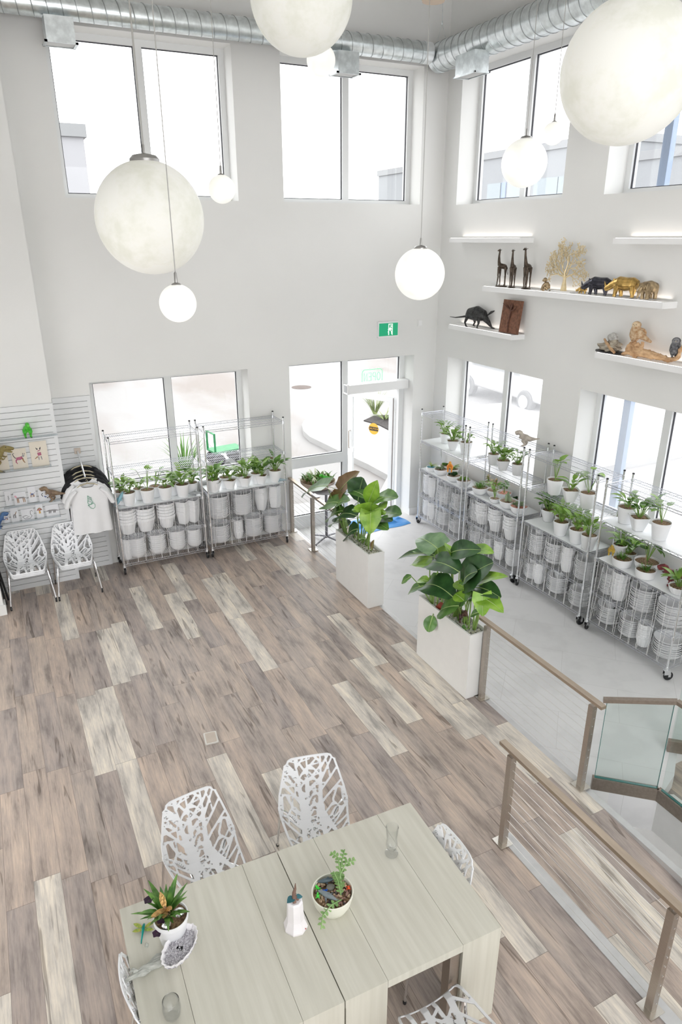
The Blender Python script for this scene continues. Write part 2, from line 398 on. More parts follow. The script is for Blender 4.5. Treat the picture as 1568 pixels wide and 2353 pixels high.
# ---------------------------------------------------------------- windows
def window(n, wall, u0, u1, z0, z1, label, glz0=None):
    root = struct(bpy.data.objects.new('window_%d' % n, None), label); COL.objects.link(root)
    root.location = ((u0+u1)/2, YB+0.30, z0) if wall == 'b' else (XR+0.30, (u0+u1)/2, z0)
    root.empty_display_size = 0.1
    W, H = u1-u0, z1-z0
    def bx(mb, a0, a1, d0, d1, c0, c1):
        if wall == 'b': mb.bb((a0, d0, c0), (a1, d1, c1))
        else: mb.bb((d0, a0, c0), (d1, a1, c1))
    f = MB(); fw = 0.075; h = W/2
    bx(f, -h, -h+fw, 0, 0.10, 0, H); bx(f, h-fw, h, 0, 0.10, 0, H)
    bx(f, -h+fw, h-fw, 0, 0.10, 0, fw*0.8); bx(f, -h+fw, h-fw, 0, 0.10, H-fw, H)
    f.build('window_frame', FRAME, root, smooth=False)
    f = MB(); bx(f, -0.05, 0.05, 0, 0.10, fw*0.8, H-fw); f.build('mullion', FRAME, root, smooth=False)
    for s_ in (-1, 1):
        a0, a1 = (0.05, h-fw) if s_ > 0 else (-h+fw, -0.05)
        g = MB(); bx(g, a0, a1, 0.052, 0.060, fw*0.8, H-fw); p = g.build('pane', (LIGHTHAZE if z0 > 3 else HAZEGLASS) if wall == 'r' else GLASS, root, smooth=False)
        k = MB(); q = 0.010
        bx(k, a0, a0+q, 0.03, 0.05, fw*0.8, H-fw); bx(k, a1-q, a1, 0.03, 0.05, fw*0.8, H-fw)
        bx(k, a0, a1, 0.03, 0.05, fw*0.8, fw*0.8+q); bx(k, a0, a1, 0.03, 0.05, H-fw-q, H-fw)
        k.build('gasket', GASKET, p, smooth=False)
    return root
window(1, 'b', *HB[0], 'upper left window above the t-shirts and the first rack')
window(2, 'b', *HB[1], 'upper window directly above the entrance door')
window(3, 'b', *HB[2], 'lower window behind the two left racks')
window(4, 'r', *HR[0], 'upper right window nearest the corner')
window(5, 'r', *HR[1], 'upper right window at the right edge of the photo')
window(6, 'r', *HR[2], 'lower right window nearest the corner, behind the first racks')
window(7, 'r', *HR[3], 'lower right window at the right edge, behind the nearest rack')
# interior sills
w = MB(); w.bb((1.10, YB-0.03, 1.045), (3.36, YB+0.30, 1.075)); struct(w.build('trim_3', WHITE, smooth=False), 'white sill of the lower window behind the left racks')
w = MB(); w.bb((XR-0.03, 7.19, 1.045), (XR+0.30, 9.45, 1.075)); struct(w.build('trim_4', WHITE, smooth=False), 'white sill of the lower right window nearest the corner')
w = MB(); w.bb((XR-0.03, 4.28, 1.045), (XR+0.30, 6.51, 1.075)); struct(w.build('trim_5', WHITE, smooth=False), 'white sill of the lower right window at the right edge')

# ---------------------------------------------------------------- entrance: side light, transom and open door
x0, x1, zt = 4.005, 6.23, 2.672; YF = YB+0.30
door = struct(bpy.data.objects.new('door_1', None), 'glass entrance door standing open, with side light and transom'); COL.objects.link(door)
door.location = (5.11, YF, ZT)
f = MB(); y0, y1 = YF, YF+0.11
f.bb((x0, y0, ZT), (x0+0.075, y1, zt)); f.bb((5.06, y0, ZT), (5.155, y1, zt)); f.bb((x1-0.09, y0, ZT), (x1, y1, zt))
f.bb((x0+0.075, y0, zt-0.06), (5.06, y1, zt)); f.bb((5.155, y0, zt-0.06), (x1-0.09, y1, zt)); f.bb((5.155, y0, 2.06), (x1-0.09, y1, 2.15))
f.bb((x0+0.075, y0, 0.92), (5.06, y1, 1.09)); f.bb((x0+0.075, y0, ZT), (5.06, y1, 0.06))
o = f.build('door_frame', FRAME, door, smooth=False); o.location = -door.location
def pane(a, b, c, d):
    g = MB(); g.bb((a, YF+0.052, c), (b, YF+0.060, d)); o = g.build('pane', GLASS, door, smooth=False); o.location = -door.location
    k = MB(); q = 0.011
    for bb_ in ((a, a+q, c, d), (b-q, b, c, d), (a, b, c, c+q), (a, b, d-q, d)): k.bb((bb_[0], YF+0.03, bb_[2]), (bb_[1], YF+0.05, bb_[3]))
    k.build('gasket', GASKET, o, smooth=False)
pane(x0+0.075, 5.06, 1.09, zt-0.06); pane(x0+0.075, 5.06, 0.06, 0.92); pane(5.155, x1-0.09, 2.15, zt-0.06)
f = MB(); f.bb((5.155, YF-0.02, ZT), (x1-0.09, YF+0.13, ZT+0.012)); o = f.build('threshold', MATS['aluminium_edge'], door, smooth=False); o.location = -door.location
# door leaf, hinged on the right and swung outwards
hx, hy = x1-0.10, YF+0.12; ang = math.radians(118)
leaf = bpy.data.objects.new('door_leaf', None); COL.objects.link(leaf); leaf.parent = door
leaf.location = Vector((hx, hy, ZT+0.015))-door.location; leaf.rotation_euler = (0, 0, ang); leaf.empty_display_size = 0.1
f = MB(); Wd, Hd = 0.97, 2.05
f.bb((0, -0.022, 0), (0.10, 0.022, Hd)); f.bb((Wd-0.10, -0.022, 0), (Wd, 0.022, Hd)); f.bb((0.1, -0.022, 0), (Wd-0.1, 0.022, 0.20)); f.bb((0.1, -0.022, Hd-0.10), (Wd-0.1, 0.022, Hd))
f.build('leaf_frame', FRAME, leaf, smooth=False)
f = MB(); f.bb((0.1, -0.004, 0.2), (Wd-0.1, 0.004, Hd-0.1)); f.build('pane', GLASS, leaf, smooth=False)
f = MB(); f.tube([(Wd-0.05, 0.022, 1.0), (Wd-0.05, 0.075, 1.0), (Wd-0.05, 0.075, 1.32), (Wd-0.05, 0.022, 1.32)], 0.010, 8); f.tube([(Wd-0.05, -0.022, 1.0), (Wd-0.05, -0.075, 1.0), (Wd-0.05, -0.075, 1.32), (Wd-0.05, -0.022, 1.32)], 0.010, 8)
f.build('door_handle', MATS['brushed_steel'], leaf)
f = MB(); f.bb((Wd-0.14, 0.02, 0.93), (Wd-0.05, 0.06, 1.01)); f.build('lock_case', FRAME, leaf, smooth=False)
f = MB(); f.bb((0.0, 0.024, 0.02), (0.014, 0.034, Hd-0.02)); f.build('hinge_strip', mat('dark_hinge', (0.28, 0.25, 0.24), 0.5, 0.5, var=0.1), leaf, smooth=False)
CYEL = mat('caution_yellow', (0.85, 0.48, 0.06), 0.5)
f = MB(); Mx = RX(PI/2); f.lathe([(0.105, 0), (0.105, 0.002)], 28, (0.42, 0.006, 1.42), Mx); st = f.build('caution_sticker', CYEL, leaf)
f = MB(); f.bb((0.325, 0.0065, 1.385), (0.515, 0.0088, 1.455)); f.build('sticker_band', mat('sticker_black', (0.03, 0.03, 0.03), 0.5), st, smooth=False)
text_part('CAUTION', 0.050, 'caution_text', CYEL, st, Matrix.Translation((0.42, 0.0092, 1.42)) @ Matrix.Rotation(PI, 4, 'Z') @ Matrix.Rotation(PI/2, 4, 'X'))
# closer arm
f = MB(); f.tube([(6.10, YF-0.02, 2.10), (5.98, YF+0.28, 2.03), (5.86, YF+0.44, 2.03)], 0.010, 6); o = f.build('closer_arm', MATS['brushed_steel'], door); o.location = -door.location
# air curtain bar over the door
f = MB(); f.bb((5.10, 9.93, 2.10), (6.22, YF, 2.24)); f.bb((5.07, 9.94, 2.09), (5.10, YF, 2.25))
bar = f.build('door_operator', WHITE, None, smooth=False); tag(bar, 'long white automatic door operator bar across the open doorway', 'door operator')
k = MB(); k.bb((5.066, 9.96, 2.12), (5.0695, 10.06, 2.23)); k.build('end_plate', mat('grey_plate', (0.45, 0.46, 0.47), 0.4, 0.6, var=0.03), bar, smooth=False)
# neon OPEN sign in the transom, facing the street (seen mirrored from inside)
NEON = mat('green_neon', (0.2, 0.7, 0.35), 0.4, emit=(0.12, 0.85, 0.35), estr=0.8)
sg = thing('neon_sign', 'green neon OPEN sign hanging in the transom, seen from behind', 'sign', (5.62, YF+0.02, 2.18))
g = MB(); g.bb((-0.21, 0.0, 0.0), (0.21, 0.008, 0.27)); g.build('backing', glassmat('sign_acrylic', (0.95, 0.985, 0.965)), sg, smooth=False)
def rrect(w_, h_, r_, n_=4):
    pts = []
    for cx, cy, a0 in ((w_/2-r_, h_/2-r_, 0), (-w_/2+r_, h_/2-r_, 90), (-w_/2+r_, -h_/2+r_, 180), (w_/2-r_, -h_/2+r_, 270)):
        for i in range(n_+1):
            a = math.radians(a0+90*i/n_); pts.append((cx+r_*math.cos(a), cy+r_*math.sin(a)))
    return pts
g = MB(); rr = rrect(0.38, 0.24, 0.05); g.tube([(p[0], -0.008, 0.135+p[1]) for p in rr+rr[:1]], 0.004, 6); g.build('neon_border', NEON, sg)
g = MB()
def stroke(pts, ox):   # letters mirrored: x grows to the left
    g.tube([(ox-p[0], -0.008, 0.135+p[1]) for p in pts], 0.0042, 6)
lh = 0.065
stroke([(0.03*math.cos(a)-0.0, lh*math.sin(a)) for a in [2*PI*i/14 for i in range(15)]], 0.12)
stroke([(-0.025, -lh), (-0.025, lh), (0.012, lh), (0.024, lh*0.7), (0.024, lh*0.3), (0.012, 0), (-0.025, 0)], 0.035)
stroke([(0.024, lh), (-0.024, lh), (-0.024, -lh), (0.024, -lh)], -0.045); stroke([(-0.024, 0), (0.018, 0)], -0.045)
stroke([(-0.026, -lh), (-0.026, lh), (0.026, -lh), (0.026, lh)], -0.125)
g.build('neon_letters', NEON, sg)

# ---------------------------------------------------------------- exit sign, switch plate, floor box
ex = thing('exit_sign', 'green running-man exit sign on the white wall above the door', 'exit sign', (5.70, YB, 2.99))
b = MB(); b.bb((-0.185, -0.05, 0), (0.185, 0, 0.245)); b.build('housing', WHITE, ex, smooth=False)
EG = mat('exit_green', (0.01, 0.36, 0.17), 0.4, emit=(0.02, 0.62, 0.30), estr=0.18); EW = mat('exit_white', (0.9, 0.95, 0.9), 0.4, emit=(0.9, 1, 0.92), estr=0.3)
b = MB(); b.bb((-0.17, -0.053, 0.025), (0.17, -0.05, 0.22)); fc = b.build('face', EG, ex, smooth=False)
b = MB()
def flat(poly): b.prism(poly, -0.0555, -0.053, 'y')
flat([(-0.005, 0.035), (-0.005, 0.21), (0.075, 0.21), (0.075, 0.035), (0.06, 0.035), (0.06, 0.195), (0.01, 0.195), (0.01, 0.035)])
flat([(0.045+0.014*math.cos(2*PI*i/12), 0.172+0.014*math.sin(2*PI*i/12)) for i in range(12)])
flat([(0.022, 0.152), (0.046, 0.152), (0.040, 0.105), (0.016, 0.110)])
flat([(0.024, 0.152), (0.0, 0.128), (-0.014, 0.126), (-0.014, 0.118), (0.004, 0.118), (0.026, 0.138)])
flat([(0.042, 0.15), (0.062, 0.122), (0.05, 0.116), (0.036, 0.136)])
flat([(0.018, 0.112), (0.0, 0.088), (0.012, 0.056), (0.0, 0.054), (-0.014, 0.088), (0.012, 0.118)])
flat([(0.03, 0.108), (0.048, 0.082), (0.05, 0.05), (0.062, 0.05), (0.06, 0.088), (0.04, 0.112)])
b.build('running_figure', EW, fc, smooth=False)
sp = thing('switch_plate', 'small white blank wall plate right of the exit sign', 'wall plate', tuple(at(966, 742, 'y', YB)))
b = MB(); b.bb((-0.055, -0.006, -0.055), (0.055, 0, 0.055)); b.build('plate', WALL, sp, smooth=False)
b = MB(); b.bb((-0.03, -0.009, -0.04), (0.03, -0.006, 0.04)); b.build('cover', WHITE, sp, smooth=False)
fb = thing('floor_outlet', 'square white floor outlet cover set into the planks', 'outlet cover', (1.278, 5.385, 0), math.radians(-8))
b = MB(); b.prism(rrect(0.125, 0.17, 0.012), 0, 0.012); b.build('frame', mat('outlet_frame', (0.75, 0.73, 0.68), 0.4), fb, smooth=False)
b = MB(); b.prism(rrect(0.095, 0.14, 0.008), 0.012, 0.016); b.build('lid', mat('outlet_lid', (0.60, 0.52, 0.44), 0.4, var=0.05), fb, smooth=False)
# ---------------------------------------------------------------- ducts
def duct(name, label, p, q, r, pitch, cap=True):
    """spiral duct with raised lock seams along p to q"""
    p, q = Vector(p), Vector(q); L = (q-p).length; d = (q-p)/L
    M = d.to_track_quat('Z', 'Y').to_matrix()
    t = thing(name, label, 'duct', tuple(p)); b = MB()
    b.lathe([(r, 0), (r, L)], 40, (0, 0, 0), M); b.build('pipe', GALV, t)
    s = MB(); pts = []; n = int(L/pitch*26)
    for i in range(n+1):
        a = 2*PI*i/26; v = Vector((math.cos(a)*(r+0.001), math.sin(a)*(r+0.001), L*i/n)); pts.append(M @ v)
    s.tube(pts, 0.006, 5); s.build('spiral_seam', GALVD, t)
    return t, M, L
dk1 = duct('air_duct', 'slimmer galvanised spiral duct along the back wall above the upper windows', (0.62, 9.57, 6.845), (6.16, 9.57, 6.845), 0.128, 0.155)[0]
dk2, DM, DL = duct('air_duct', 'thicker galvanised spiral duct along the right wall', (6.36, 9.62, 6.82), (6.36, 3.0, 6.82), 0.185, 0.155)
b = MB(); b.lathe([(0.19, -0.02), (0.19, 0.05)], 40, (0, 0, 0), DM); b.build('end_collar', GALV, dk2)
b = MB(); MX = RY(PI/2); b.lathe([(0.135, 0), (0.135, 0.12)], 32, (5.42, 0, 0), MX); b.build('joint_collar', mat('foil_tape', (0.85, 0.88, 0.9), 0.3, 0.6, var=0.03), dk1)
b = MB(); b.tube([(6.30, 9.5, ZC), (6.30, 9.5, 7.2)], 0.004, 5); b.tube([(6.30, 9.5, 7.2), (6.30, 9.60, 7.01)], 0.003, 5); b.tube([(6.30, 9.5, 7.2), (6.30, 9.40, 7.01)], 0.003, 5); b.ell((6.3, 9.5, 7.2), (0.012, 0.012, 0.03), 8)
o = b.build('duct_hanger', GALV); tag(o, 'thin wire hanger holding the duct joint in the corner', 'hanger')
# band strap on the back duct, under the first window
b = MB(); b.lathe([(0.132, 0), (0.132, 0.03)], 32, (1.72, 0, 0), MX); b.build('strap', GALV, dk1)
def vent(label, c, rz, tilt, w_=0.30):
    t = thing('air_vent', label, 'vent', c, rz); M = RX(tilt)
    b = MB(); b.box(M @ Vector((0, -0.05, 0)), (w_, 0.24, 0.22), M); b.build('housing', GALV, t, smooth=False)
    b = MB()
    for dx, dz, sx, sz in ((0, 0.115, w_+0.05, 0.02), (0, -0.115, w_+0.05, 0.02), (w_/2+0.01, 0, 0.03, 0.25), (-w_/2-0.01, 0, 0.03, 0.25)):
        b.box(M @ Vector((dx, -0.175, dz)), (sx, 0.02, sz), M)
    b.build('flange', GALV, t, smooth=False)
    b = MB()
    for i in range(6): b.box(M @ Vector((0, -0.172, -0.085+i*0.034)), (w_, 0.012, 0.006), M @ RX(0.5))
    b.build('louvre', FRAME, t, smooth=False)
    return t
vent('galvanised vent box under the back duct at the left window', (1.255, 9.42, 6.625), 0, math.radians(90))
vent('galvanised vent box under the back duct behind the small globe', (4.765, 9.42, 6.625), 0, math.radians(90))
vent('galvanised vent box under the thick right-hand duct near the corner', (6.20, 8.62, 6.60), -PI/2, math.radians(92), 0.42)

# ---------------------------------------------------------------- globe pendants
def moon(name, base, e, dark, sc):
    m, t, b = nt(name); N = t.nodes; L = t.links
    tc = N.new('ShaderNodeTexCoord'); nz = N.new('ShaderNodeTexNoise'); nz.inputs['Scale'].default_value = sc; nz.inputs['Detail'].default_value = 7; nz.inputs['Roughness'].default_value = 0.62
    L.new(tc.outputs['Object'], nz.inputs['Vector'])
    r = N.new('ShaderNodeValToRGB'); r.color_ramp.elements[0].position = 0.36; r.color_ramp.elements[0].color = (*dark, 1); r.color_ramp.elements[1].position = 0.56; r.color_ramp.elements[1].color = (*base, 1)
    L.new(nz.outputs['Fac'], r.inputs['Fac']); L.new(r.outputs['Color'], b.inputs['Base Color']); L.new(r.outputs['Color'], b.inputs['Emission Color'])
    b.inputs['Emission Strength'].default_value = e; b.inputs['Roughness'].default_value = 0.6; b.inputs['Specular IOR Level'].default_value = 0.3
    return m
MOONL = moon('moon_shade_large', (0.80, 0.795, 0.75), 0.25, (0.71, 0.71, 0.635), 3.4)
MOONS = moon('moon_shade_small', (0.88, 0.875, 0.84), 0.5, (0.79, 0.785, 0.72), 7.0)
CAPM = mat('lamp_cap_grey', (0.42, 0.41, 0.40), 0.35, 0.9, var=0.05)
CORD = mat('lamp_cord', (0.45, 0.44, 0.42), 0.6, 0.2)
def globe(label, u, v, r, D, grp, m, canopy=None):
    d = _F + CR*((u-784)/FPX) - CU*((v-1176.5)/FPX); d.normalize()
    th = math.acos(d.dot(_F)); dist = D/2/math.sin(math.atan(r/FPX*math.cos(th)))
    c = CAM + d*dist
    t = thing('globe_pendant', label, 'pendant lamp', tuple(c), RND.uniform(0, 6), grp)
    R_ = D/2
    b = MB(); k = 28; b.lathe([(max(R_*math.sin(PI*i/k), 1e-7), -R_*math.cos(PI*i/k)) for i in range(k+1)], 48); b.build('globe_shade', m, t)
    cw = R_*0.27; h0 = math.sqrt(R_*R_-cw*cw)-0.004
    b = MB(); b.lathe([(cw, h0), (cw, h0+R_*0.05), (cw*0.8, h0+R_*0.11), (0.012, h0+R_*0.15), (0.010, h0+R_*0.15+0.06), (0.004, h0+R_*0.15+0.07)], 28); b.build('cap', CAPM, t)
    b = MB(); b.tube([(0, 0, h0+R_*0.15), (0, 0, ZC-c.z)], 0.0035 if D < 0.8 else 0.007, 6); b.build('cord', CORD, t)
    if canopy:
        b = MB(); b.lathe([(0.10, canopy-c.z), (0.11, canopy+0.03-c.z), (0.10, canopy+0.07-c.z)], 24, (0.06, 0, 0)); b.build('canopy', mat('canopy_beige', (0.62, 0.50, 0.40), 0.6), t)
    return c
gl, gs = 'large moon globe pendants', 'small moon globe pendants'
globe('large mottled globe lamp hanging before the upper left window', 345, 502, 122, 0.9, gl, MOONL)
globe('large mottled globe lamp cut by the top edge of the photo, near the middle', 693, -8, 118, 0.9, gl, MOONL)
globe('large mottled globe lamp at the top right, biggest of the globes', 1445, 165, 152, 0.9, gl, MOONL)
globe('medium globe lamp hanging before the wall corner, left of the giraffes', 965, 630, 57, 0.5, gs, MOONS, 6.42)
globe('medium globe lamp before the upper right window nearest the corner', 1205, 375, 51.5, 0.5, gs, MOONS)
globe('small glowing globe lamp hanging just below the large left globe', 409, 697, 42, 0.25, gs, MOONS)
globe('small glowing globe lamp at the lower right of the upper left window', 510, 435, 30.5, 0.25, gs, MOONS)
globe('small globe lamp just under the large globe at the top of the photo', 738, 138, 33, 0.34, gs, MOONS)
globe('smallest globe lamp before the upper right window, by the largest globe', 1272, 307, 24, 0.22, gs, MOONS)
# ---------------------------------------------------------------- chrome wire racks
RW, RD, RH = 1.225, 0.42, 2.01                 # width, depth between posts, height over the floor
SH = [0.165, 0.555, 1.000, 1.49, 1.955]        # shelf tops over the floor
def make_rack(name, label, loc, rz, grp, liners):
    """front of the rack faces local -y; front posts at y=0, back posts at y=RD"""
    t = thing(name, label, 'wire shelving rack', loc, rz, grp)
    hx = RW/2-0.012
    for sx in (-1, 1):
        for y in (0, RD):
            b = MB(); b.tube([(sx*hx, y, 0.135), (sx*hx, y, RH)], 0.0125, 10)
            z = 0.2
            while z < RH-0.03: b.lathe([(0.0127, z), (0.0135, z+0.003), (0.0127, z+0.006)], 8, (sx*hx, y, 0)); z += 0.05
            p = b.build('post', CHROME, t)
            b = MB(); b.lathe([(0.014, RH), (0.014, RH+0.012), (0.008, RH+0.016)], 10, (sx*hx, y, 0)); b.build('post_cap', BLACK, p)
            a = RND.uniform(-0.6, 0.6)
            c = bpy.data.objects.new('caster', None); COL.objects.link(c); c.parent = t; c.location = (sx*hx, y, 0); c.rotation_euler = (0, 0, a); c.empty_display_size = 0.05
            b = MB(); b.bb((-0.019, -0.03, 0.075), (-0.016, 0.045, 0.125)); b.bb((0.016, -0.03, 0.075), (0.019, 0.045, 0.125)); b.bb((-0.019, -0.03, 0.122), (0.019, 0.03, 0.135)); b.bb((-0.019, 0.02, 0.045), (-0.016, 0.05, 0.09)); b.bb((0.016, 0.02, 0.045), (0.019, 0.05, 0.09)); b.tube([(-0.02, 0.03, 0.055), (0.02, 0.03, 0.055)], 0.008, 8)
            b.build('fork', CHROME, c, smooth=False)
            b = MB(); b.lathe([(0.02, -0.014), (0.05, -0.014), (0.055, -0.008), (0.055, 0.008), (0.05, 0.014), (0.02, 0.014)], 20, (0, 0.03, 0.055), RY(PI/2)); b.build('wheel', BLACK, c)
    for i, s in enumerate(SH):
        b = MB(); e = 0.004
        for z in (s, s-0.03):
            b.tube([(-hx, 0, z), (hx, 0, z), (hx, RD, z), (-hx, RD, z), (-hx, 0, z)], e, 5, cap=False)
        for y in (0, RD):
            n = 24; pts = [(-hx+2*hx*k/n, y, s if k % 2 else s-0.03) for k in range(n+1)]; b.tube(pts, 0.0025, 4)
        for x in (-hx, hx):
            n = 8; pts = [(x, RD*k/n, s if k % 2 else s-0.03) for k in range(n+1)]; b.tube(pts, 0.0025, 4)
        n = 46
        for k in range(1, n): x = -hx+2*hx*k/n; b.tube([(x, 0, s+0.004), (x, RD, s+0.004)], 0.0019, 4, cap=False)
        for y in (RD*0.33, RD*0.67): b.tube([(-hx, y, s-0.003), (hx, y, s-0.003)], 0.003, 4)
        o = b.build('wire_shelf', WIRE, t)
        for sx in (-1, 1):
            for y in (0, RD):
                b = MB(); b.lathe([(0.019, s-0.035), (0.016, s+0.005)], 10, (sx*hx, y, 0)); b.build('collar', CHROME, o)
        if i in liners:
            b = MB(); b.bb((-hx+0.02, 0.006, s+0.006), (hx-0.02, RD-0.006, s+0.010)); b.build('shelf_liner', MAT_WHITE, o, smooth=False)
    # long retaining wires across the front of the two lower shelves
    b = MB(); r = random.Random(3); x = -hx+0.05
    while x < hx-0.05:
        b.tube([(x, -0.006, SH[2]-0.005), (x+r.uniform(-0.012, 0.012), -0.006, SH[0]+0.0)], 0.0026, 4)
        dx = r.choice((0.045, 0.05, 0.09)); x2 = x+dx
        b.tube([(x2, -0.006, SH[2]-0.005), (x+r.uniform(0.0, 0.03), -0.006, SH[0])], 0.0022, 4)
        x += r.uniform(0.10, 0.15)
    b.build('retaining_wires', mat('white_wire', (0.85, 0.84, 0.84), 0.4), t)
    b = MB()
    for x in (-hx, hx):
        for k in range(1, 4): y = RD*k/4; b.tube([(x, y, SH[2]), (x, y, SH[0])], 0.0022, 4)
    b.build('side_wires', MATS['white_wire'], t)
    return t
RACKL = make_rack('wire_rack', 'chrome wire rack standing on the planks beside the t-shirts', (1.80, 9.31, 0), 0, 'chrome wire racks', (2,))
racks = {'L1': RACKL}
def rk(key, loc, rz, label): racks[key] = dup(RACKL, loc, rz, label)
rk('L2', (3.085, 9.31, 0), 0, 'chrome wire rack on the planks left of the entrance door')
RR = make_rack('wire_rack', 'chrome wire rack in the corner right of the entrance door', (6.16, 8.79, ZT), -PI/2, 'chrome wire racks', (2, 3))
racks['A'] = RR
racks['B'] = make_rack('wire_rack', 'chrome wire rack second from the door corner, the grey dinosaur perched above its end', (6.16, 7.485, ZT), -PI/2, 'chrome wire racks', (2,))
racks['C'] = dup(racks['B'], (6.16, 6.175, ZT), -PI/2, 'chrome wire rack third from the door corner along the right wall')
racks['D'] = dup(RR, (6.16, 4.84, ZT), -PI/2, 'chrome wire rack nearest the viewer, a red spiky dinosaur on it')

# ---------------------------------------------------------------- nested stacks of white pots and bowls
def lip(prof_out, th=0.006):
    """outer profile -> closed vessel with an inner wall"""
    inner = [(max(r-th, 0.0001), z+(th if i == 0 else 0)) for i, (r, z) in enumerate(prof_out)]
    return [(0.0001, prof_out[0][1])] + prof_out + [(prof_out[-1][0]-th*0.5, prof_out[-1][1]+0.002)] + inner[::-1] + [(0.0001, inner[0][1])]
def ribs(n, a): return lambda t, i: 1+a*math.cos(n*t)
def square(t, i): c = max(abs(math.cos(t-PI/4)), abs(math.sin(t-PI/4))); return min(0.92/c, 1.18)*0.93
# kind -> (outer profile for unit size, pitch of the nesting, wobble, n sides)
KIND = {
 'pot':   ([(0.62, 0), (0.66, 0.02), (0.95, 1.25), (1.03, 1.27), (1.03, 1.55)], 0.36, None, 28),
 'bowl':  ([(0.45, 0), (0.62, 0.06), (0.84, 0.30), (0.97, 0.62), (1.0, 0.76), (1.03, 0.80)], 0.25, None, 32),
 'dish':  ([(0.55, 0), (0.72, 0.05), (0.92, 0.22), (1.0, 0.40), (1.03, 0.43)], 0.175, None, 36),
 'tall':  ([(0.60, 0), (0.66, 0.03), (0.98, 1.75), (1.0, 2.0)], 0.38, square, 32),
 'cup':   ([(0.62, 0), (0.70, 0.03), (0.98, 1.15), (1.0, 1.35)], 0.36, ribs(14, 0.035), 56),
}
_vm = {}
def vessel_mesh(kind, R_):
    key = (kind, round(R_, 3))
    if key not in _vm:
        prof, pitch, wob, n = KIND[kind]
        b = MB(); b.lathe(lip([(r*R_, z*R_) for r, z in prof], 0.0045), n, wob=wob)
        _vm[key] = b.mesh({'pot': 'round_pot', 'bowl': 'bowl', 'dish': 'shallow_bowl', 'tall': 'square_pot', 'cup': 'ribbed_cup'}[kind], PLASTIC)
    return _vm[key]
NAMEK = {'pot': 'planter_pot', 'bowl': 'planter_bowl', 'dish': 'shallow_bowl', 'tall': 'square_planter', 'cup': 'ribbed_planter'}
WORDK = {'pot': 'round white pot', 'bowl': 'deep white bowl', 'dish': 'shallow white bowl', 'tall': 'square white pot', 'cup': 'ribbed white planter'}
def stack(kind, x, y, z, R_, n, where, rz=0.0, flip=False):
    me = vessel_mesh(kind, R_); p = KIND[kind][1]*R_
    for i in range(n):
        o = bpy.data.objects.new(NAMEK[kind], me); COL.objects.link(o)
        o.location = (x+RND.uniform(-.003, .003), y+RND.uniform(-.003, .003), z+0.001+i*p+(KIND[kind][0][-1][1]*R_ if flip else 0))
        o.rotation_euler = (PI if flip else 0, 0, rz+RND.uniform(-.05, .05))
        k = i if flip else n-1-i
        tag(o, '%s %s, %s' % (TOPW[k], WORDK[kind], where), 'planter', 'stack of white planters: '+where)
    return z+0.001+(n-1)*p+KIND[kind][0][-1][1]*R_
def nmax(kind, R_, h): return min(14, max(1, int((h-KIND[kind][0][-1][1]*R_)/(KIND[kind][1]*R_))+1))
Z4L, Z5L = SH[1]+0.006, SH[0]+0.006
TOPW = ['topmost', 'second-from-top', 'third-from-top', 'fourth-from-top', 'fifth-from-top', 'sixth-from-top', 'seventh-from-top', 'eighth-from-top', 'ninth-from-top', 'tenth-from-top', 'eleventh-from-top', 'twelfth-from-top', 'thirteenth-from-top', 'fourteenth-from-top', 'fifteenth-from-top', 'sixteenth-from-top']
ORD = ['first', 'second', 'third', 'fourth', 'fifth', 'sixth']
# left racks: (kind, pixel x of the stack, pixel y of its middle, radius)
def lrow(rack, zi, items, y, txt):
    z = SH[zi]+0.006; free = SH[zi+1]-SH[zi]-0.05; hx = RW/2; cx = racks[rack].location.x
    for k, (kind, px, py, R_) in enumerate(items):
        n = nmax(kind, R_, free-0.02)
        p = at(px, py, 'y', y)
        x = min(max(p.x, cx-hx+0.03+R_), cx+hx-0.03-R_)
        stack(kind, x, y, z, R_, n, '%s stack from left, %s' % (ORD[k], txt))
Q = lambda x, y: (200+x/3.267, 900+y/3.267)
lrow('L1', 1, [('pot', *Q(288, 985), .125), ('pot', *Q(440, 970), .135), ('pot', *Q(597, 950), .125), ('tall', *Q(725, 925), .10), ('tall', *Q(828, 910), .09)], 9.49, 'fourth shelf, rack beside t-shirts')
lrow('L1', 0, [('cup', *Q(275, 1190), .075), ('bowl', *Q(380, 1180), .125), ('bowl', *Q(530, 1150), .125), ('bowl', *Q(680, 1120), .125), ('bowl', *Q(825, 1090), .115)], 9.49, 'bottom shelf, rack beside t-shirts')
lrow('L2', 1, [('dish', *Q(982, 890), .165), ('dish', *Q(1165, 870), .16), ('tall', *Q(1310, 830), .095), ('tall', *Q(1410, 815), .085), ('cup', *Q(1475, 830), .06)], 9.49, 'fourth shelf, rack left of door')
lrow('L2', 0, [('dish', *Q(990, 1060), .16), ('cup', *Q(1135, 1050), .08), ('dish', *Q(1250, 1020), .145), ('dish', *Q(1415, 990), .155)], 9.49, 'bottom shelf, rack left of door')
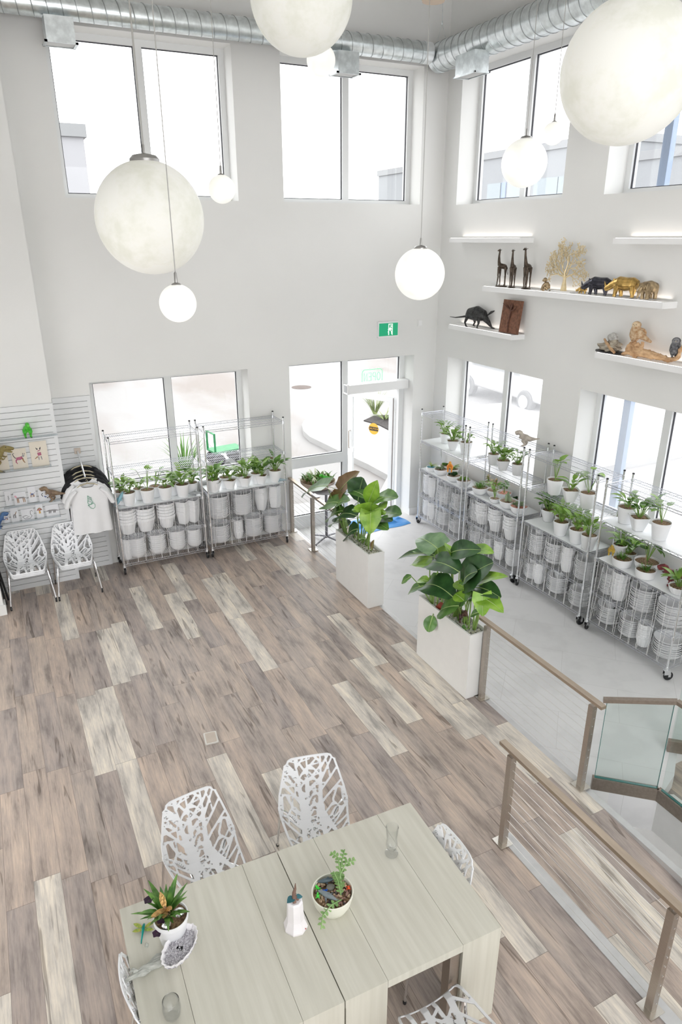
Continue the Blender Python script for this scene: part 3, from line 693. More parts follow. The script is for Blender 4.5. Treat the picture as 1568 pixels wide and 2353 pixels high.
# right racks, seen in perspective along the wall: stack centres measured along the rack
def rrow(rack, zi, items, txt):
    z = ZT+SH[zi]+0.006; free = SH[zi+1]-SH[zi]-0.05; cy = racks[rack].location.y; hx = RW/2
    for k, (kind, px, py, R_) in enumerate(items):
        p = at(px, py, 'x', 6.30)
        y = min(max(p.y, cy-hx+0.03+R_), cy+hx-0.03-R_); x = min(6.16+0.03+R_, 6.40)
        n = nmax(kind, R_, free-(0.09 if kind == 'dish' else 0.02))
        flip = kind == 'flip'
        w_ = '%s stack from left, %s' % (ORD[k], txt)
        top = stack(kind, x, y, z, R_, n, w_)
        if kind == 'dish' and k % 2 == 0:
            r2 = R_*0.55
            o = bpy.data.objects.new('planter_pot', vessel_mesh('pot', r2*0.9)); COL.objects.link(o)
            o.location = (x, y, top-KIND['dish'][0][-1][1]*R_+0.006)
            tag(o, 'small white pot standing atop %s' % w_, 'planter')
A_ = lambda x, y: (940+x/5.227, 900+y/5.227)
B_ = lambda x, y: (1180+x/3.922, 980+y/3.922)
rrow('A', 1, [('bowl', *A_(215, 1130), .09), ('tall', *A_(305, 1150), .075), ('dish', *A_(430, 1250), .15), ('dish', *A_(600, 1320), .15)], 'fourth shelf, rack in door corner')
rrow('A', 0, [('bowl', *A_(215, 1400), .10), ('tall', *A_(300, 1440), .07), ('dish', *A_(415, 1520), .15), ('dish', *A_(575, 1600), .145)], 'bottom shelf, rack in door corner')
rrow('B', 1, [('dish', *A_(770, 1420), .11), ('pot', *A_(885, 1490), .12), ('pot', *A_(1040, 1570), .12), ('pot', *A_(1225, 1660), .12)], 'fourth shelf, second rack along right wall')
rrow('B', 0, [('dish', *A_(780, 1710), .15), ('dish', *A_(960, 1810), .13), ('cup', *A_(1105, 1900), .085), ('bowl', *A_(1250, 1980), .115)], 'bottom shelf, second rack along right wall')
rrow('C', 1, [('dish', *B_(190, 1070), .15), ('dish', *B_(365, 1160), .15), ('cup', *B_(500, 1240), .085), ('dish', *B_(640, 1290), .14)], 'fourth shelf, third rack along right wall')
rrow('C', 0, [('dish', *B_(150, 1270), .12), ('cup', *B_(245, 1350), .08), ('dish', *B_(385, 1430), .15), ('dish', *B_(590, 1530), .14)], 'bottom shelf, third rack along right wall')
rrow('D', 1, [('dish', *B_(835, 1390), .125), ('cup', *B_(960, 1480), .105), ('dish', *B_(1145, 1590), .165), ('dish', *B_(1400, 1700), .16)], 'fourth shelf, nearest rack on right')
rrow('D', 0, [('dish', *B_(820, 1650), .15), ('dish', *B_(1050, 1790), .15), ('cup', *B_(1190, 1900), .085), ('dish', *B_(1390, 2000), .16)], 'bottom shelf, nearest rack on right')
# ---------------------------------------------------------------- potted plants on the racks
def leafmat(name, c, c2=None, rough=0.42, vs=6):
    m = mat(name, c, rough, var=0.0, vscale=vs, col2=c2 or tuple(min(1, x*1.7) for x in c), spec=0.4)
    return m
LG = leafmat('leaf_fresh_green', (0.13, 0.27, 0.035), (0.30, 0.50, 0.08))
LD = leafmat('leaf_mid_green', (0.075, 0.185, 0.03), (0.17, 0.36, 0.06))
LK = leafmat('leaf_dark_green', (0.02, 0.065, 0.02), (0.06, 0.16, 0.04))
LY = leafmat('leaf_lime', (0.30, 0.42, 0.06), (0.55, 0.66, 0.20))
LR = leafmat('leaf_bronze', (0.30, 0.16, 0.05), (0.36, 0.40, 0.10))
LS = leafmat('leaf_sage', (0.20, 0.30, 0.16), (0.42, 0.50, 0.33))
STEM = mat('stem_green', (0.22, 0.36, 0.08), 0.5, var=0.1)
PEB = mat('brown_pebbles', (0.10, 0.055, 0.03), 0.7, vscale=45, bump=0.7, col2=(0.50, 0.38, 0.26))
REDPEB = mat('red_pebbles', (0.50, 0.08, 0.03), 0.7, vscale=40, bump=0.7, col2=(0.80, 0.50, 0.38))
def textured_square(t, i): return square(t, i)
POTS = {
 'round':  ([(0.70, 0), (0.72, 0.02), (0.965, 1.62), (1.0, 1.64), (1.0, 1.90)], None, 32, 1.90),
 'square': ([(0.50, 0), (0.54, 0.02), (0.95, 1.30), (1.0, 1.42)], square, 40, 1.42),
 'bowl':   ([(0.45, 0), (0.60, 0.04), (0.84, 0.32), (0.96, 0.66), (1.0, 0.88)], None, 36, 0.88),
 'low':    ([(0.86, 0), (0.92, 0.03), (0.99, 0.5), (1.0, 0.84)], ribs(36, 0.012), 72, 0.84),
 'scallop': ([(0.50, 0), (0.62, 0.04), (0.90, 0.5), (1.02, 0.9)], ribs(16, 0.04), 64, 0.9),
}
def foliage(kind, R_, rnd):
    """foliage around the origin at soil level, sized for a pot of rim radius R_"""
    f = MB(); st = MB(); extra = None
    if kind in ('lily', 'lilyT', 'lilyS'):
        n = {'lily': 20, 'lilyT': 19, 'lilyS': 10}[kind]; hh = {'lily': 1.35, 'lilyT': 2.1, 'lilyS': 1.5}[kind]
        for i in range(n):
            a = 2*PI*i/n*1.618*2+rnd.uniform(-.4, .4); up = rnd.uniform(0.35, 1.0); tilt = rnd.uniform(0.12, 0.75)
            L = R_*hh*up; d = Vector((math.cos(a)*tilt, math.sin(a)*tilt, 1)).normalized()
            b0 = Vector((math.cos(a), math.sin(a), 0))*R_*0.12; tip = b0+d*L
            st.tube([b0, b0+d*L*0.5, tip], [0.004, 0.0035, 0.003], 5)
            ld = Vector((math.cos(a), math.sin(a), rnd.uniform(0.35, 1.3)))
            f.leaf(tip, ld, R_*rnd.uniform(1.05, 1.6), R_*rnd.uniform(0.46, 0.66), rnd.uniform(0.5, 1.2), 0.18, 5)
    elif kind == 'arrow':
        for i in range(6):
            a = rnd.uniform(0, 6.28); tilt = rnd.uniform(0.1, 0.5); L = R_*rnd.uniform(1.7, 3.2); d = Vector((math.cos(a)*tilt, math.sin(a)*tilt, 1)).normalized()
            tip = d*L; st.tube([(0, 0, 0), d*L*0.5, tip], 0.0035, 5)
            f.leaf(tip, (math.cos(a), math.sin(a), rnd.uniform(0.2, 1.4)), R_*rnd.uniform(0.95, 1.35), R_*rnd.uniform(0.7, 0.9), 0.9, 0.12, 5, shape='heart')
    elif kind == 'spider':
        for i in range(30):
            a = rnd.uniform(0, 6.28); f.leaf((0, 0, 0), (math.cos(a)*0.7, math.sin(a)*0.7, rnd.uniform(0.5, 1.6)), R_*rnd.uniform(1.5, 2.2), R_*0.13, rnd.uniform(1.2, 2.0), 0.3, 6, shape='taper')
    elif kind == 'grass':
        for i in range(80):
            a = rnd.uniform(0, 6.28); q = rnd.uniform(0, 0.6)*R_
            f.leaf((q*math.cos(a), q*math.sin(a), 0), (math.cos(a)*0.5+rnd.uniform(-.3, .3), math.sin(a)*0.5+rnd.uniform(-.3, .3), 1.2), R_*rnd.uniform(0.5, 0.9), R_*0.07, rnd.uniform(0.2, 1.0), 0.2, 3, shape='taper')
    elif kind == 'fern':
        for i in range(16):
            a = rnd.uniform(0, 6.28); tilt = rnd.uniform(0.3, 1.1); L = R_*rnd.uniform(1.0, 1.7); p = Vector((0, 0, 0)); d = Vector((math.cos(a)*tilt, math.sin(a)*tilt, 1)).normalized()
            pts = [p]
            for k in range(6):
                p = p+d*L/6; pts.append(p); d = (d+Vector((math.cos(a)*0.14, math.sin(a)*0.14, -0.16))).normalized()
                for sd in (-1, 1):
                    s2 = d.cross(Vector((0, 0, 1)))*sd
                    f.leaf(p, s2+d*0.5+Vector((0, 0, 0.1)), R_*0.34*(1-k*0.1), R_*0.13, 0.4, 0.1, 2)
            st.tube(pts, 0.0018, 4)
    elif kind == 'succ':
        for i in range(8):
            a = i*2.4; q = (0.2+0.06*i)*R_; c = Vector((q*math.cos(a), q*math.sin(a), 0)); n = 16
            rr = R_*rnd.uniform(0.30, 0.52)
            for j in range(n):
                t = j*2.4; e = 0.3+1.5*j/n
                f.leaf(c+Vector((0, 0, 0.01)), (math.cos(t), math.sin(t), e), rr*(1.1-0.3*j/n), rr*0.55, -0.5, 0.3, 3)
    elif kind == 'croton':
        for i in range(3):
            a = rnd.uniform(0, 6.28); d = Vector((math.cos(a)*0.2, math.sin(a)*0.2, 1)).normalized(); st.tube([(0, 0, 0), d*R_*1.6], 0.005, 5)
            for k in range(9):
                t = k*2.4; z = d*R_*(0.6+0.12*k)
                f.leaf(z, (math.cos(t), math.sin(t), rnd.uniform(0.1, 0.9)), R_*rnd.uniform(0.7, 1.0), R_*0.26, 0.9, 0.15, 4)
    elif kind == 'cactus':
        for i in range(5):
            a = rnd.uniform(0, 6.28); q = rnd.uniform(0.05, 0.45)*R_; h = R_*rnd.uniform(0.5, 1.1)
            f.lathe([(0.0001, 0), (R_*0.13, 0.01), (R_*0.15, h*0.6), (R_*0.10, h*0.92), (0.0001, h)], 20, (q*math.cos(a), q*math.sin(a), 0), wob=ribs(8, 0.14))
    elif kind == 'tree':
        d = Vector((0.1, 0.05, 1)); st.tube([(0, 0, 0), d*R_*0.9, d*R_*1.5], [0.008, 0.006, 0.004], 6)
        for k in range(34):
            t = rnd.uniform(0, 6.28); z = d*R_*rnd.uniform(0.9, 1.6)+Vector((math.cos(t), math.sin(t), 0))*R_*rnd.uniform(0.1, 0.5)
            f.leaf(z, (math.cos(t), math.sin(t), rnd.uniform(-0.2, 0.9)), R_*0.5, R_*0.34, 0.5, 0.1, 3, shape='paddle')
    elif kind == 'arum':
        for i in range(9):
            a = rnd.uniform(0, 6.28); tilt = rnd.uniform(0.1, 0.45); L = R_*rnd.uniform(1.0, 2.3); d = Vector((math.cos(a)*tilt, math.sin(a)*tilt, 1)).normalized()
            tip = d*L; st.tube([(0, 0, 0), tip], 0.004, 5)
            f.leaf(tip, (math.cos(a), math.sin(a), rnd.uniform(-0.6, 0.2)), R_*rnd.uniform(1.2, 1.7), R_*0.7, 0.8, 0.2, 5, shape='heart')
    return f, st
_pc = {}
def potted(label, kind, pot, px, w, z, lm=None, soil=None, name='potted_plant', grp=None, rz=None, sc=1.0, hk=1.0, box=None, potm=None):
    prof, wob, n, hr = POTS[pot]; R_ = 0.1
    for _ in range(3):
        p = at(px[0], px[1], 'z', z+hr*R_*hk)
        R_ = w/2*((p-CAM).dot(_F))/FPX
        if pot == 'square': R_ /= 1.12
    if box:
        p.x = min(max(p.x, box[0]+R_*0.7), box[1]-R_*0.7); p.y = min(max(p.y, box[2]+R_*0.7), box[3]-R_*0.7)
    rnd = random.Random(hash_(label))
    t = thing(name, label, 'plant', (p.x, p.y, z+0.001), rnd.uniform(0, 6.28) if rz is None else rz, grp)
    key = (pot, round(R_, 2)); 
    if key not in _pc:
        b = MB(); b.lathe(lip([(r*R_, zz*R_*hk) for r, zz in prof], 0.005), n, wob=wob); _pc[key] = (b.mesh('pot', PLASTIC), R_)
    o = bpy.data.objects.new('pot', _pc[key][0] if not potm else _pc[key][0].copy()); COL.objects.link(o); o.parent = t
    if potm: o.data.materials[0] = potm
    R_ = _pc[key][1]; hs = R_*hr*hk-R_*0.16
    b = MB(); k = 0.93 if wob is not square else 0.90
    b.lathe([(R_*k, hs), (R_*0.5, hs+R_*0.05), (0.0001, hs+R_*0.08)], 24, wob=wob if wob is square else None); b.build('soil', soil or SOIL, t)
    f, st = foliage(kind, R_*sc*(1.12 if kind.startswith('lily') else 1.0), rnd)
    M = Matrix.Translation((0, 0, hs+R_*0.05))
    if st.v: st.xf(M).build('stems', STEM, t)
    if f.v: f.xf(M).build('foliage', lm or LG, t)
    if 'flower' in label or 'bare stem' in label:
        b = MB(); top = Vector((R_*.35, -R_*.3, hs+R_*(2.0 if 'flower' in label else 1.6))); b.tube([(0, 0, hs), tuple(top*.6), tuple(top)], [.006, .005, .004], 6); b.build('flower_stalk' if 'flower' in label else 'bare_stem', STEM if 'flower' in label else mat('bare_stem_brown', (.30, .20, .12), .7, var=.2), t)
        if 'flower' in label:
            b = MB()
            for k in range(5): b.leaf(top, (math.cos(k*1.257), math.sin(k*1.257), .5), R_*.38, R_*.28, .6, .1, 3, shape='paddle')
            b.build('flower', mat('wine_red_petal', (.12, .01, .02), .5, var=.3), t)
    return t
def hash_(s):
    h = 7
    for ch in s: h = (h*131+ord(ch)) % 1000003
    return h
Z3L = SH[2]+0.011
BL1 = (1.80-RW/2+.05, 1.80+RW/2-.05, 9.33, 9.70); BL2 = (3.085-RW/2+.05, 3.085+RW/2-.05, 9.33, 9.70)
g3 = 'plants on the middle shelf beside the t-shirts'
T1 = 'on the rack beside the t-shirts'
potted('bushy green plant in round white pot, front left '+T1+', a dolphin on it', 'lily', 'round', Q(222, 752), 105, Z3L, LG, box=BL1) if 0 else None
for lab, kd, pt, x, y, w_, lm in [
 ('bushy plant in white pot behind the blue dolphin, leftmost on its rack', 'lily', 'round', 222, 750, 108, LG),
 ('light green plant in white pot, first in front row right of the dolphin', 'lilyS', 'round', 325, 780, 110, LG),
 ('small plant in white pot, back row, second from left beside the t-shirts', 'lilyS', 'round', 392, 724, 92, LG),
 ('thin-stemmed plant in white pot, third in front row beside the t-shirts', 'arrow', 'round', 470, 758, 108, LG),
 ('tall thin-stemmed plant, back row, third from left beside the t-shirts', 'arrow', 'round', 510, 702, 96, LD),
 ('short leafy plant in white pot, fourth in front row beside the t-shirts', 'lilyS', 'round', 604, 735, 106, LG),
 ('leafy plant in white pot, back row, fourth from left beside the t-shirts', 'lily', 'round', 648, 685, 96, LG),
 ('big bright leafy plant in white pot just left of the grey shark', 'lilyT', 'round', 736, 714, 108, LG),
 ('bushy dark-flowered plant in white pot behind the grey shark', 'lilyT', 'round', 790, 672, 98, LD)]:
    potted(lab, kd, pt, Q(x, y), w_/3.267, Z3L, lm, box=BL1)
for lab, kd, pt, x, y, w_, lm in [
 ('leafy plant in round white pot, leftmost on the rack left of the door', 'lily', 'round', 890, 660, 108, LG),
 ('upright plant in textured square pot, first in front row left of door', 'lilyT', 'square', 985, 700, 120, LD),
 ('low plant in round white pot, back row behind the first square pot', 'lilyS', 'round', 1035, 636, 92, LG),
 ('sparse plant in textured square pot, second in front row left of door', 'lilyS', 'square', 1095, 680, 118, LG),
 ('low plant in round white pot, back row behind the second square pot', 'lilyS', 'round', 1150, 624, 90, LG),
 ('bright plant in textured square pot, third in front row left of door', 'lilyT', 'square', 1215, 664, 122, LG),
 ('leafy plant in round white pot, back row behind the third square pot', 'lily', 'round', 1270, 606, 90, LD),
 ('tall plant in textured square pot, fourth in front row left of door', 'lilyT', 'square', 1342, 650, 118, LG),
 ('dark leafy plant with red flower in round white pot, rightmost left of door', 'lilyT', 'round', 1415, 588, 98, LD)]:
    potted(lab, kd, pt, Q(x, y), w_/3.267, Z3L, lm, box=BL2, rz=0.15 if pt == 'square' else None)
def BR(k): c = racks[k].location.y; return (6.19, 6.55, c-RW/2+.05, c+RW/2-.05)
Z3R, Z2R = ZT+SH[2]+0.011, ZT+SH[3]+0.011
for rackk, conv, sc_, zz, rows in [
 ('A', A_, 5.227, Z2R, [
  ('tall leafy plant in white pot, back left of the upper shelf, door corner', 'lilyT', 'round', 438, 500, 125, LG, None),
  ('bushy plant in textured square pot, upper shelf of the door corner rack', 'lily', 'square', 530, 578, 190, LG, None),
  ('small plant in round white pot behind the rack posts, upper shelf, door corner', 'lilyS', 'round', 690, 606, 150, LG, None)]),
 ('A', A_, 5.227, Z3R, [
  ('striped spider plant in white pot with blue soil, leftmost, door corner rack', 'spider', 'low', 240, 905, 120, LY, mat('blue_gravel', (.03, .20, .34), .6, vscale=60, col2=(.08, .35, .50))),
  ('white bowl of pink and green succulents beside the spider plant', 'succ', 'bowl', 345, 932, 168, LS, PEB),
  ('dark green succulents in white bowl, back row left of the orange dinosaur', 'succ', 'bowl', 440, 880, 130, LD, PEB),
  ('white bowl holding the orange dinosaur and a dark round stone', 'succ', 'bowl', 488, 1010, 172, LK, PEB),
  ('airy fern in white bowl, back row behind the orange dinosaur', 'fern', 'bowl', 610, 910, 140, LG, PEB),
  ('white bowl of mixed succulents, front right of the door corner rack', 'succ', 'bowl', 605, 1075, 182, LG, PEB)]),
 ('B', A_, 5.227, Z2R, [
  ('leafy plant in round white pot, left on upper shelf, second right rack', 'lilyT', 'round', 1022, 735, 152, LG, None),
  ('plant in textured square pot, middle of upper shelf, second right rack', 'lily', 'square', 1135, 818, 200, LG, None),
  ('upright plant in round white pot under the grey dinosaur', 'lilyT', 'round', 1312, 860, 152, LG, None)]),
 ('B', A_, 5.227, Z3R, [
  ('feathery fern in white bowl, back left of the second right rack', 'fern', 'bowl', 765, 1030, 150, LG, PEB),
  ('grassy clump in wide white bowl, front left of the second right rack', 'grass', 'bowl', 812, 1150, 205, LD, PEB),
  ('bronze striped plant in white pot, back row of the second right rack', 'croton', 'round', 985, 1075, 110, LR, PEB),
  ('yellow-red croton in white bowl, centre of the second right rack', 'croton', 'bowl', 1025, 1180, 175, LR, PEB),
  ('small round-leaved tree in bowl of red pebbles, second right rack', 'tree', 'bowl', 1205, 1198, 178, LD, REDPEB),
  ('small twining plant in the smallest white bowl, second right rack', 'arrow', 'bowl', 978, 1288, 130, LG, PEB),
  ('silvery cactus in white bowl of pebbles, second right rack', 'cactus', 'bowl', 1145, 1312, 222, LS, PEB),
  ('dark rosette succulents in white bowl, back right, second right rack', 'succ', 'bowl', 1305, 1280, 110, LK, PEB),
  ('white bowl of orange pebbles and succulents at the second rack end', 'succ', 'bowl', 1322, 1395, 222, LS, REDPEB)]),
 ('C', B_, 3.922, Z2R, [
  ('thin-stemmed plant in round white pot, left on third rack upper shelf', 'arrow', 'round', 380, 475, 146, LG, None),
  ('sparse plant in textured square pot, middle of third rack upper shelf', 'lilyS', 'square', 495, 570, 186, LG, None),
  ('big spreading plant in round white pot, right on third rack upper shelf', 'arrow', 'round', 680, 592, 154, LG, None)]),
 ('C', B_, 3.922, Z3R, [
  ('dark spiky plant in textured square pot, leftmost on the third right rack', 'lilyT', 'square', 200, 700, 135, LK, None),
  ('purple-green plant in round white pot, back row by the dark spiky plant', 'lilyT', 'round', 322, 742, 122, LD, None),
  ('tall bright plant in round white pot, first in front, third right rack', 'lilyT', 'round', 352, 865, 146, LG, None),
  ('tall plant in round white pot, back row centre, third right rack', 'lilyT', 'round', 440, 800, 125, LG, None),
  ('bright plant in round white pot, second in front, third right rack', 'lilyT', 'round', 502, 935, 148, LG, None),
  ('pale variegated plant in round white pot, back row, third right rack', 'lilyT', 'round', 585, 868, 122, LS, None),
  ('bushy plant in round white pot, third in front, third right rack', 'lilyT', 'round', 672, 1005, 152, LG, None)]),
 ('D', B_, 3.922, Z2R, [
  ('single-stemmed plant in round white pot, left on nearest rack upper shelf', 'lilyS', 'round', 1028, 720, 164, LG, None),
  ('glossy plant in textured square pot, middle of nearest rack upper shelf', 'lilyT', 'square', 1142, 806, 212, LD, None),
  ('leaning stemmed plant in round white pot, right on nearest rack upper shelf', 'arrow', 'round', 1340, 858, 176, LG, None)]),
 ('D', B_, 3.922, Z3R, [
  ('leafy plant in round white pot behind the post, left on the nearest rack', 'lilyT', 'round', 835, 1000, 122, LG, None),
  ('dark arrow-leaved plant with pale veins, back left of the nearest rack', 'arum', 'bowl', 960, 1110, 120, LK, None),
  ('bright leafy plant in white bowl, back centre of the nearest rack', 'lily', 'bowl', 1062, 1130, 135, LG, None),
  ('low ribbed white bowl of moss with the yellow dinosaur', 'grass', 'low', 945, 1195, 172, LD, None),
  ('wide white bowl of veined arum leaves, nearest rack centre', 'arum', 'bowl', 1208, 1208, 222, LD, None),
  ('low ribbed white bowl of moss and a bare stem, nearest rack front', 'grass', 'low', 1168, 1292, 182, LD, None),
  ('scalloped white bowl of bright leaves beside the red dinosaur', 'lily', 'scallop', 1462, 1445, 172, LG, None)])]:
    for lab, kd, pt, x, y, w_, lm, so in rows:
        potted(lab, kd, pt, conv(x, y), w_/sc_, zz, lm, so, box=BR(rackk), rz=0.3 if pt == 'square' else None, sc=0.95)
# ---------------------------------------------------------------- branch-pattern chairs
import numpy as np
CHW = mat('chair_white_plastic', (0.84, 0.85, 0.87), 0.35, var=0.01)
CPROF = [(-0.225, 0.415), (-0.215, 0.435), (-0.18, 0.447), (-0.05, 0.440), (0.07, 0.432), (0.13, 0.440), (0.17, 0.465), (0.198, 0.51), (0.216, 0.57), (0.235, 0.66), (0.262, 0.74), (0.295, 0.83)]
_pl = [0]
for a, b in zip(CPROF, CPROF[1:]): _pl.append(_pl[-1]+math.hypot(b[0]-a[0], b[1]-a[1]))
VT = _pl[-1]
_wv = [(0, .185), (.03, .215), (.12, .235), (.25, .255), (.37, .272), (.45, .275), (.55, .262), (.66, .232), (.76, .203), (VT-.04, .188), (VT-0.012, .172), (VT, .145)]
def chair_shell():
    NU, NV = 120, 190
    U, V = np.meshgrid(np.linspace(-0.285, 0.285, NU), np.linspace(-0.004, VT+0.004, NV))
    W = np.interp(V, [p[0] for p in _wv], [p[1] for p in _wv])
    out = np.minimum(np.minimum(W-np.abs(U), V-0.0), VT-V)          # >0 inside
    f = np.full(U.shape, 1.0)
    def cap(a, b, ra, rb):
        nonlocal f
        dx, dy = b[0]-a[0], b[1]-a[1]; L2 = dx*dx+dy*dy+1e-12
        t = np.clip(((U-a[0])*dx+(V-a[1])*dy)/L2, 0, 1)
        d = np.hypot(U-a[0]-t*dx, V-a[1]-t*dy)-(ra+(rb-ra)*t)
        f = np.minimum(f, d)
    r = random.Random(11)
    trunks = [[(-.125, -.01, .022), (-.10, .18, .020), (-.075, .33, .026), (-.078, .45, .021), (-.092, .60, .013), (-.115, VT, .006)],
              [(-.02, .02, .010), (-.035, .16, .012), (-.05, .33, .016), (-.03, .46, .014), (-.02, .62, .009), (-.022, VT, .006)],
              [(.045, -.01, .020), (.05, .18, .020), (.06, .33, .024), (.066, .46, .018), (.076, .62, .012), (.085, VT, .006)],
              [(.15, -.01, .013), (.13, .15, .013), (.085, .32, .016), (.06, .40, .016)]]
    for t in trunks:
        for a, b in zip(t, t[1:]): cap(a, b, a[2], b[2])
    def on(t, v):
        for a, b in zip(t, t[1:]):
            if a[1] <= v <= b[1]: k = (v-a[1])/(b[1]-a[1]); return a[0]+(b[0]-a[0])*k
        return t[-1][0]
    for ti, t in enumerate(trunks):
        v = 0.05+0.02*ti; sgn = 1 if ti % 2 else -1
        while v < VT-0.05:
            if not (ti == 3 and v > .36):
                x = on(t, v); ang = math.radians(r.uniform(30, 46)); L = r.uniform(0.10, 0.15) if (sgn > 0) != (ti >= 2) else 0.30
                if v < 0.34: ang = math.radians(r.uniform(34, 60))
                e = (x+sgn*math.sin(ang)*L, v+math.cos(ang)*L)
                cap((x, v), e, 0.0085, 0.0062)
                L = min(L, .17); q = r.uniform(0.35, 0.6); m = (x+(e[0]-x)*q, v+(e[1]-v)*q); a2 = ang-sgn*0+math.radians(r.choice((-42, 38)))
                cap(m, (m[0]+sgn*math.sin(a2)*L*0.6, m[1]+math.cos(a2)*L*0.6), 0.006, 0.0045)
            sgn = -sgn; v += r.uniform(0.036, 0.054)
    # the solid meeting point of seat and back, and the arm openings on both sides
    cap((-.07, .33), (-.06, .40), .045, .035); cap((.05, .34), (.06, .40), .034, .03)
    hole = np.full(U.shape, 1.0)
    for s_ in (-1, 1):
        for (a, b, ra, rb) in (((s_*.222, .375), (s_*.198, .435), .018, .030), ((s_*.198, .435), (s_*.214, .52), .030, .014)):
            dx, dy = b[0]-a[0], b[1]-a[1]; t = np.clip(((U-a[0])*dx+(V-a[1])*dy)/(dx*dx+dy*dy), 0, 1)
            hole = np.minimum(hole, np.hypot(U-a[0]-t*dx, V-a[1]-t*dy)-(ra+(rb-ra)*t))
    f = np.minimum(f, np.abs(hole-0.008)-0.008)            # rim of the openings
    f = np.minimum(f, out-0.017)                            # outer rim
    f = np.maximum(f, -hole); f = np.maximum(f, -out)
    gv, gu = np.gradient(f, V[1, 0]-V[0, 0], U[0, 1]-U[0, 0]); gl = np.maximum(np.hypot(gu, gv), 0.3)
    ins = f < 0
    keep = ins[:-1, :-1] | ins[1:, :-1] | ins[:-1, 1:] | ins[1:, 1:]
    mv = np.where(f > 0, np.minimum(f, 0.006), 0.0)
    PU, PV = U-gu/gl*mv/gl, V-gv/gl*mv/gl
    idx = -np.ones(U.shape, int); vs = []; fs = []
    py = [p[0] for p in CPROF]; pz = [p[1] for p in CPROF]
    def pos(i, j):
        if idx[i, j] < 0:
            u, v = PU[i, j], min(max(PV[i, j], 0), VT); w_ = float(np.interp(v, [p[0] for p in _wv], [p[1] for p in _wv])); k = min(abs(u)/w_, 1.05)
            y, z = float(np.interp(v, _pl, py)), float(np.interp(v, _pl, pz))
            y2, z2 = float(np.interp(min(v+.01, VT), _pl, py)), float(np.interp(min(v+.01, VT), _pl, pz)); y1, z1 = float(np.interp(max(v-.01, 0), _pl, py)), float(np.interp(max(v-.01, 0), _pl, pz))
            ty, tz = y2-y1, z2-z1; l_ = math.hypot(ty, tz); ny, nz = -tz/l_, ty/l_
            c = 0.020+0.045*math.exp(-((v-.43)/.13)**2)
            vs.append((u*(1-0.04*k*k), y+ny*c*k*k, z+nz*c*k*k)); idx[i, j] = len(vs)-1
        return int(idx[i, j])
    for i, j in zip(*np.nonzero(keep)): fs.append((pos(i, j), pos(i, j+1), pos(i+1, j+1), pos(i+1, j)))
    b = MB(); b.add(vs, fs); me = b.mesh('seat_shell', CHW)
    me.polygons.foreach_set('use_smooth', [True]*len(me.polygons))
    return me
SHELL = chair_shell()
def make_chair(label, loc, rz, grp):
    t = thing('branch_chair', label, 'chair', loc, rz, grp)
    o = bpy.data.objects.new('seat_shell', SHELL); COL.objects.link(o); o.parent = t
    md = o.modifiers.new('thickness', 'SOLIDIFY'); md.thickness = 0.008; md.offset = -1
    for s in (-1, 1):
        b = MB(); b.tube([(s*.272, -.255, 0.004), (s*.245, -.215, .25), (s*.232, -.195, .385), (s*.222, -.175, .412), (s*.19, -.13, .420), (s*.12, -.03, .418)], 0.0095, 8); l_ = b.build('leg', CHROME, t)
        b = MB(); b.lathe([(.011, 0), (.012, .018)], 8, (s*.272, -.255, 0)); b.build('foot', BLACK, l_)
        b = MB(); b.tube([(s*.268, .285, 0.004), (s*.255, .235, .25), (s*.247, .205, .42), (s*.238, .19, .452), (s*.20, .15, .452), (s*.12, .03, .418)], 0.0095, 8); l_ = b.build('leg', CHROME, t)
        b = MB(); b.lathe([(.011, 0), (.012, .018)], 8, (s*.268, .285, 0)); b.build('foot', BLACK, l_)
    b = MB(); b.tube([(-.13, -.05, .418), (.13, -.05, .418)], .008, 8); b.tube([(-.13, .05, .418), (.13, .05, .418)], .008, 8); b.tube([(-.12, -.05, .418), (-.12, .05, .418)], .008, 8); b.tube([(.12, -.05, .418), (.12, .05, .418)], .008, 8)
    b.build('under_frame', CHROME, t)
    return t
ch = make_chair('white branch-pattern chair, lowest of the leftmost stack by the slat wall', (-0.035, 9.185, 0), 0, 'stacked branch-pattern chairs')
def chair(label, loc, rz, grp): return dup(ch, loc, rz, label, grp)
SGp = 'stacked branch-pattern chairs'
chair('white branch-pattern chair, middle of the leftmost stack by the slat wall', (-0.035, 9.168, .030), 0, SGp)
chair('white branch-pattern chair, topmost of the leftmost stack by the slat wall', (-0.035, 9.151, .060), 0, SGp)
chair('white branch-pattern chair, lowest of the stack under the white t-shirt', (0.548, 9.185, 0), 0.0, SGp)
chair('white branch-pattern chair, middle of the stack under the white t-shirt', (0.548, 9.168, .030), 0.0, SGp)
chair('white branch-pattern chair, topmost of the stack under the white t-shirt', (0.548, 9.151, .060), 0.0, SGp)
TG = 'branch-pattern chairs around the table'
chair('white branch-pattern chair at the far side of the table, left one', (0.755, 3.60, 0), 0.10, TG)
chair('white branch-pattern chair at the far side of the table, right one', (1.575, 3.58, 0), -0.24, TG)
chair('white branch-pattern chair tucked at the right end of the table', (1.90, 2.705, 0), -PI/2, TG)
chair('white branch-pattern chair tucked at the left end of the table', (0.36, 2.74, 0), PI/2, TG)
chair('white branch-pattern chair at the near side of the table, cut by the photo edge', (1.61, 1.915, 0), PI+.02, TG)
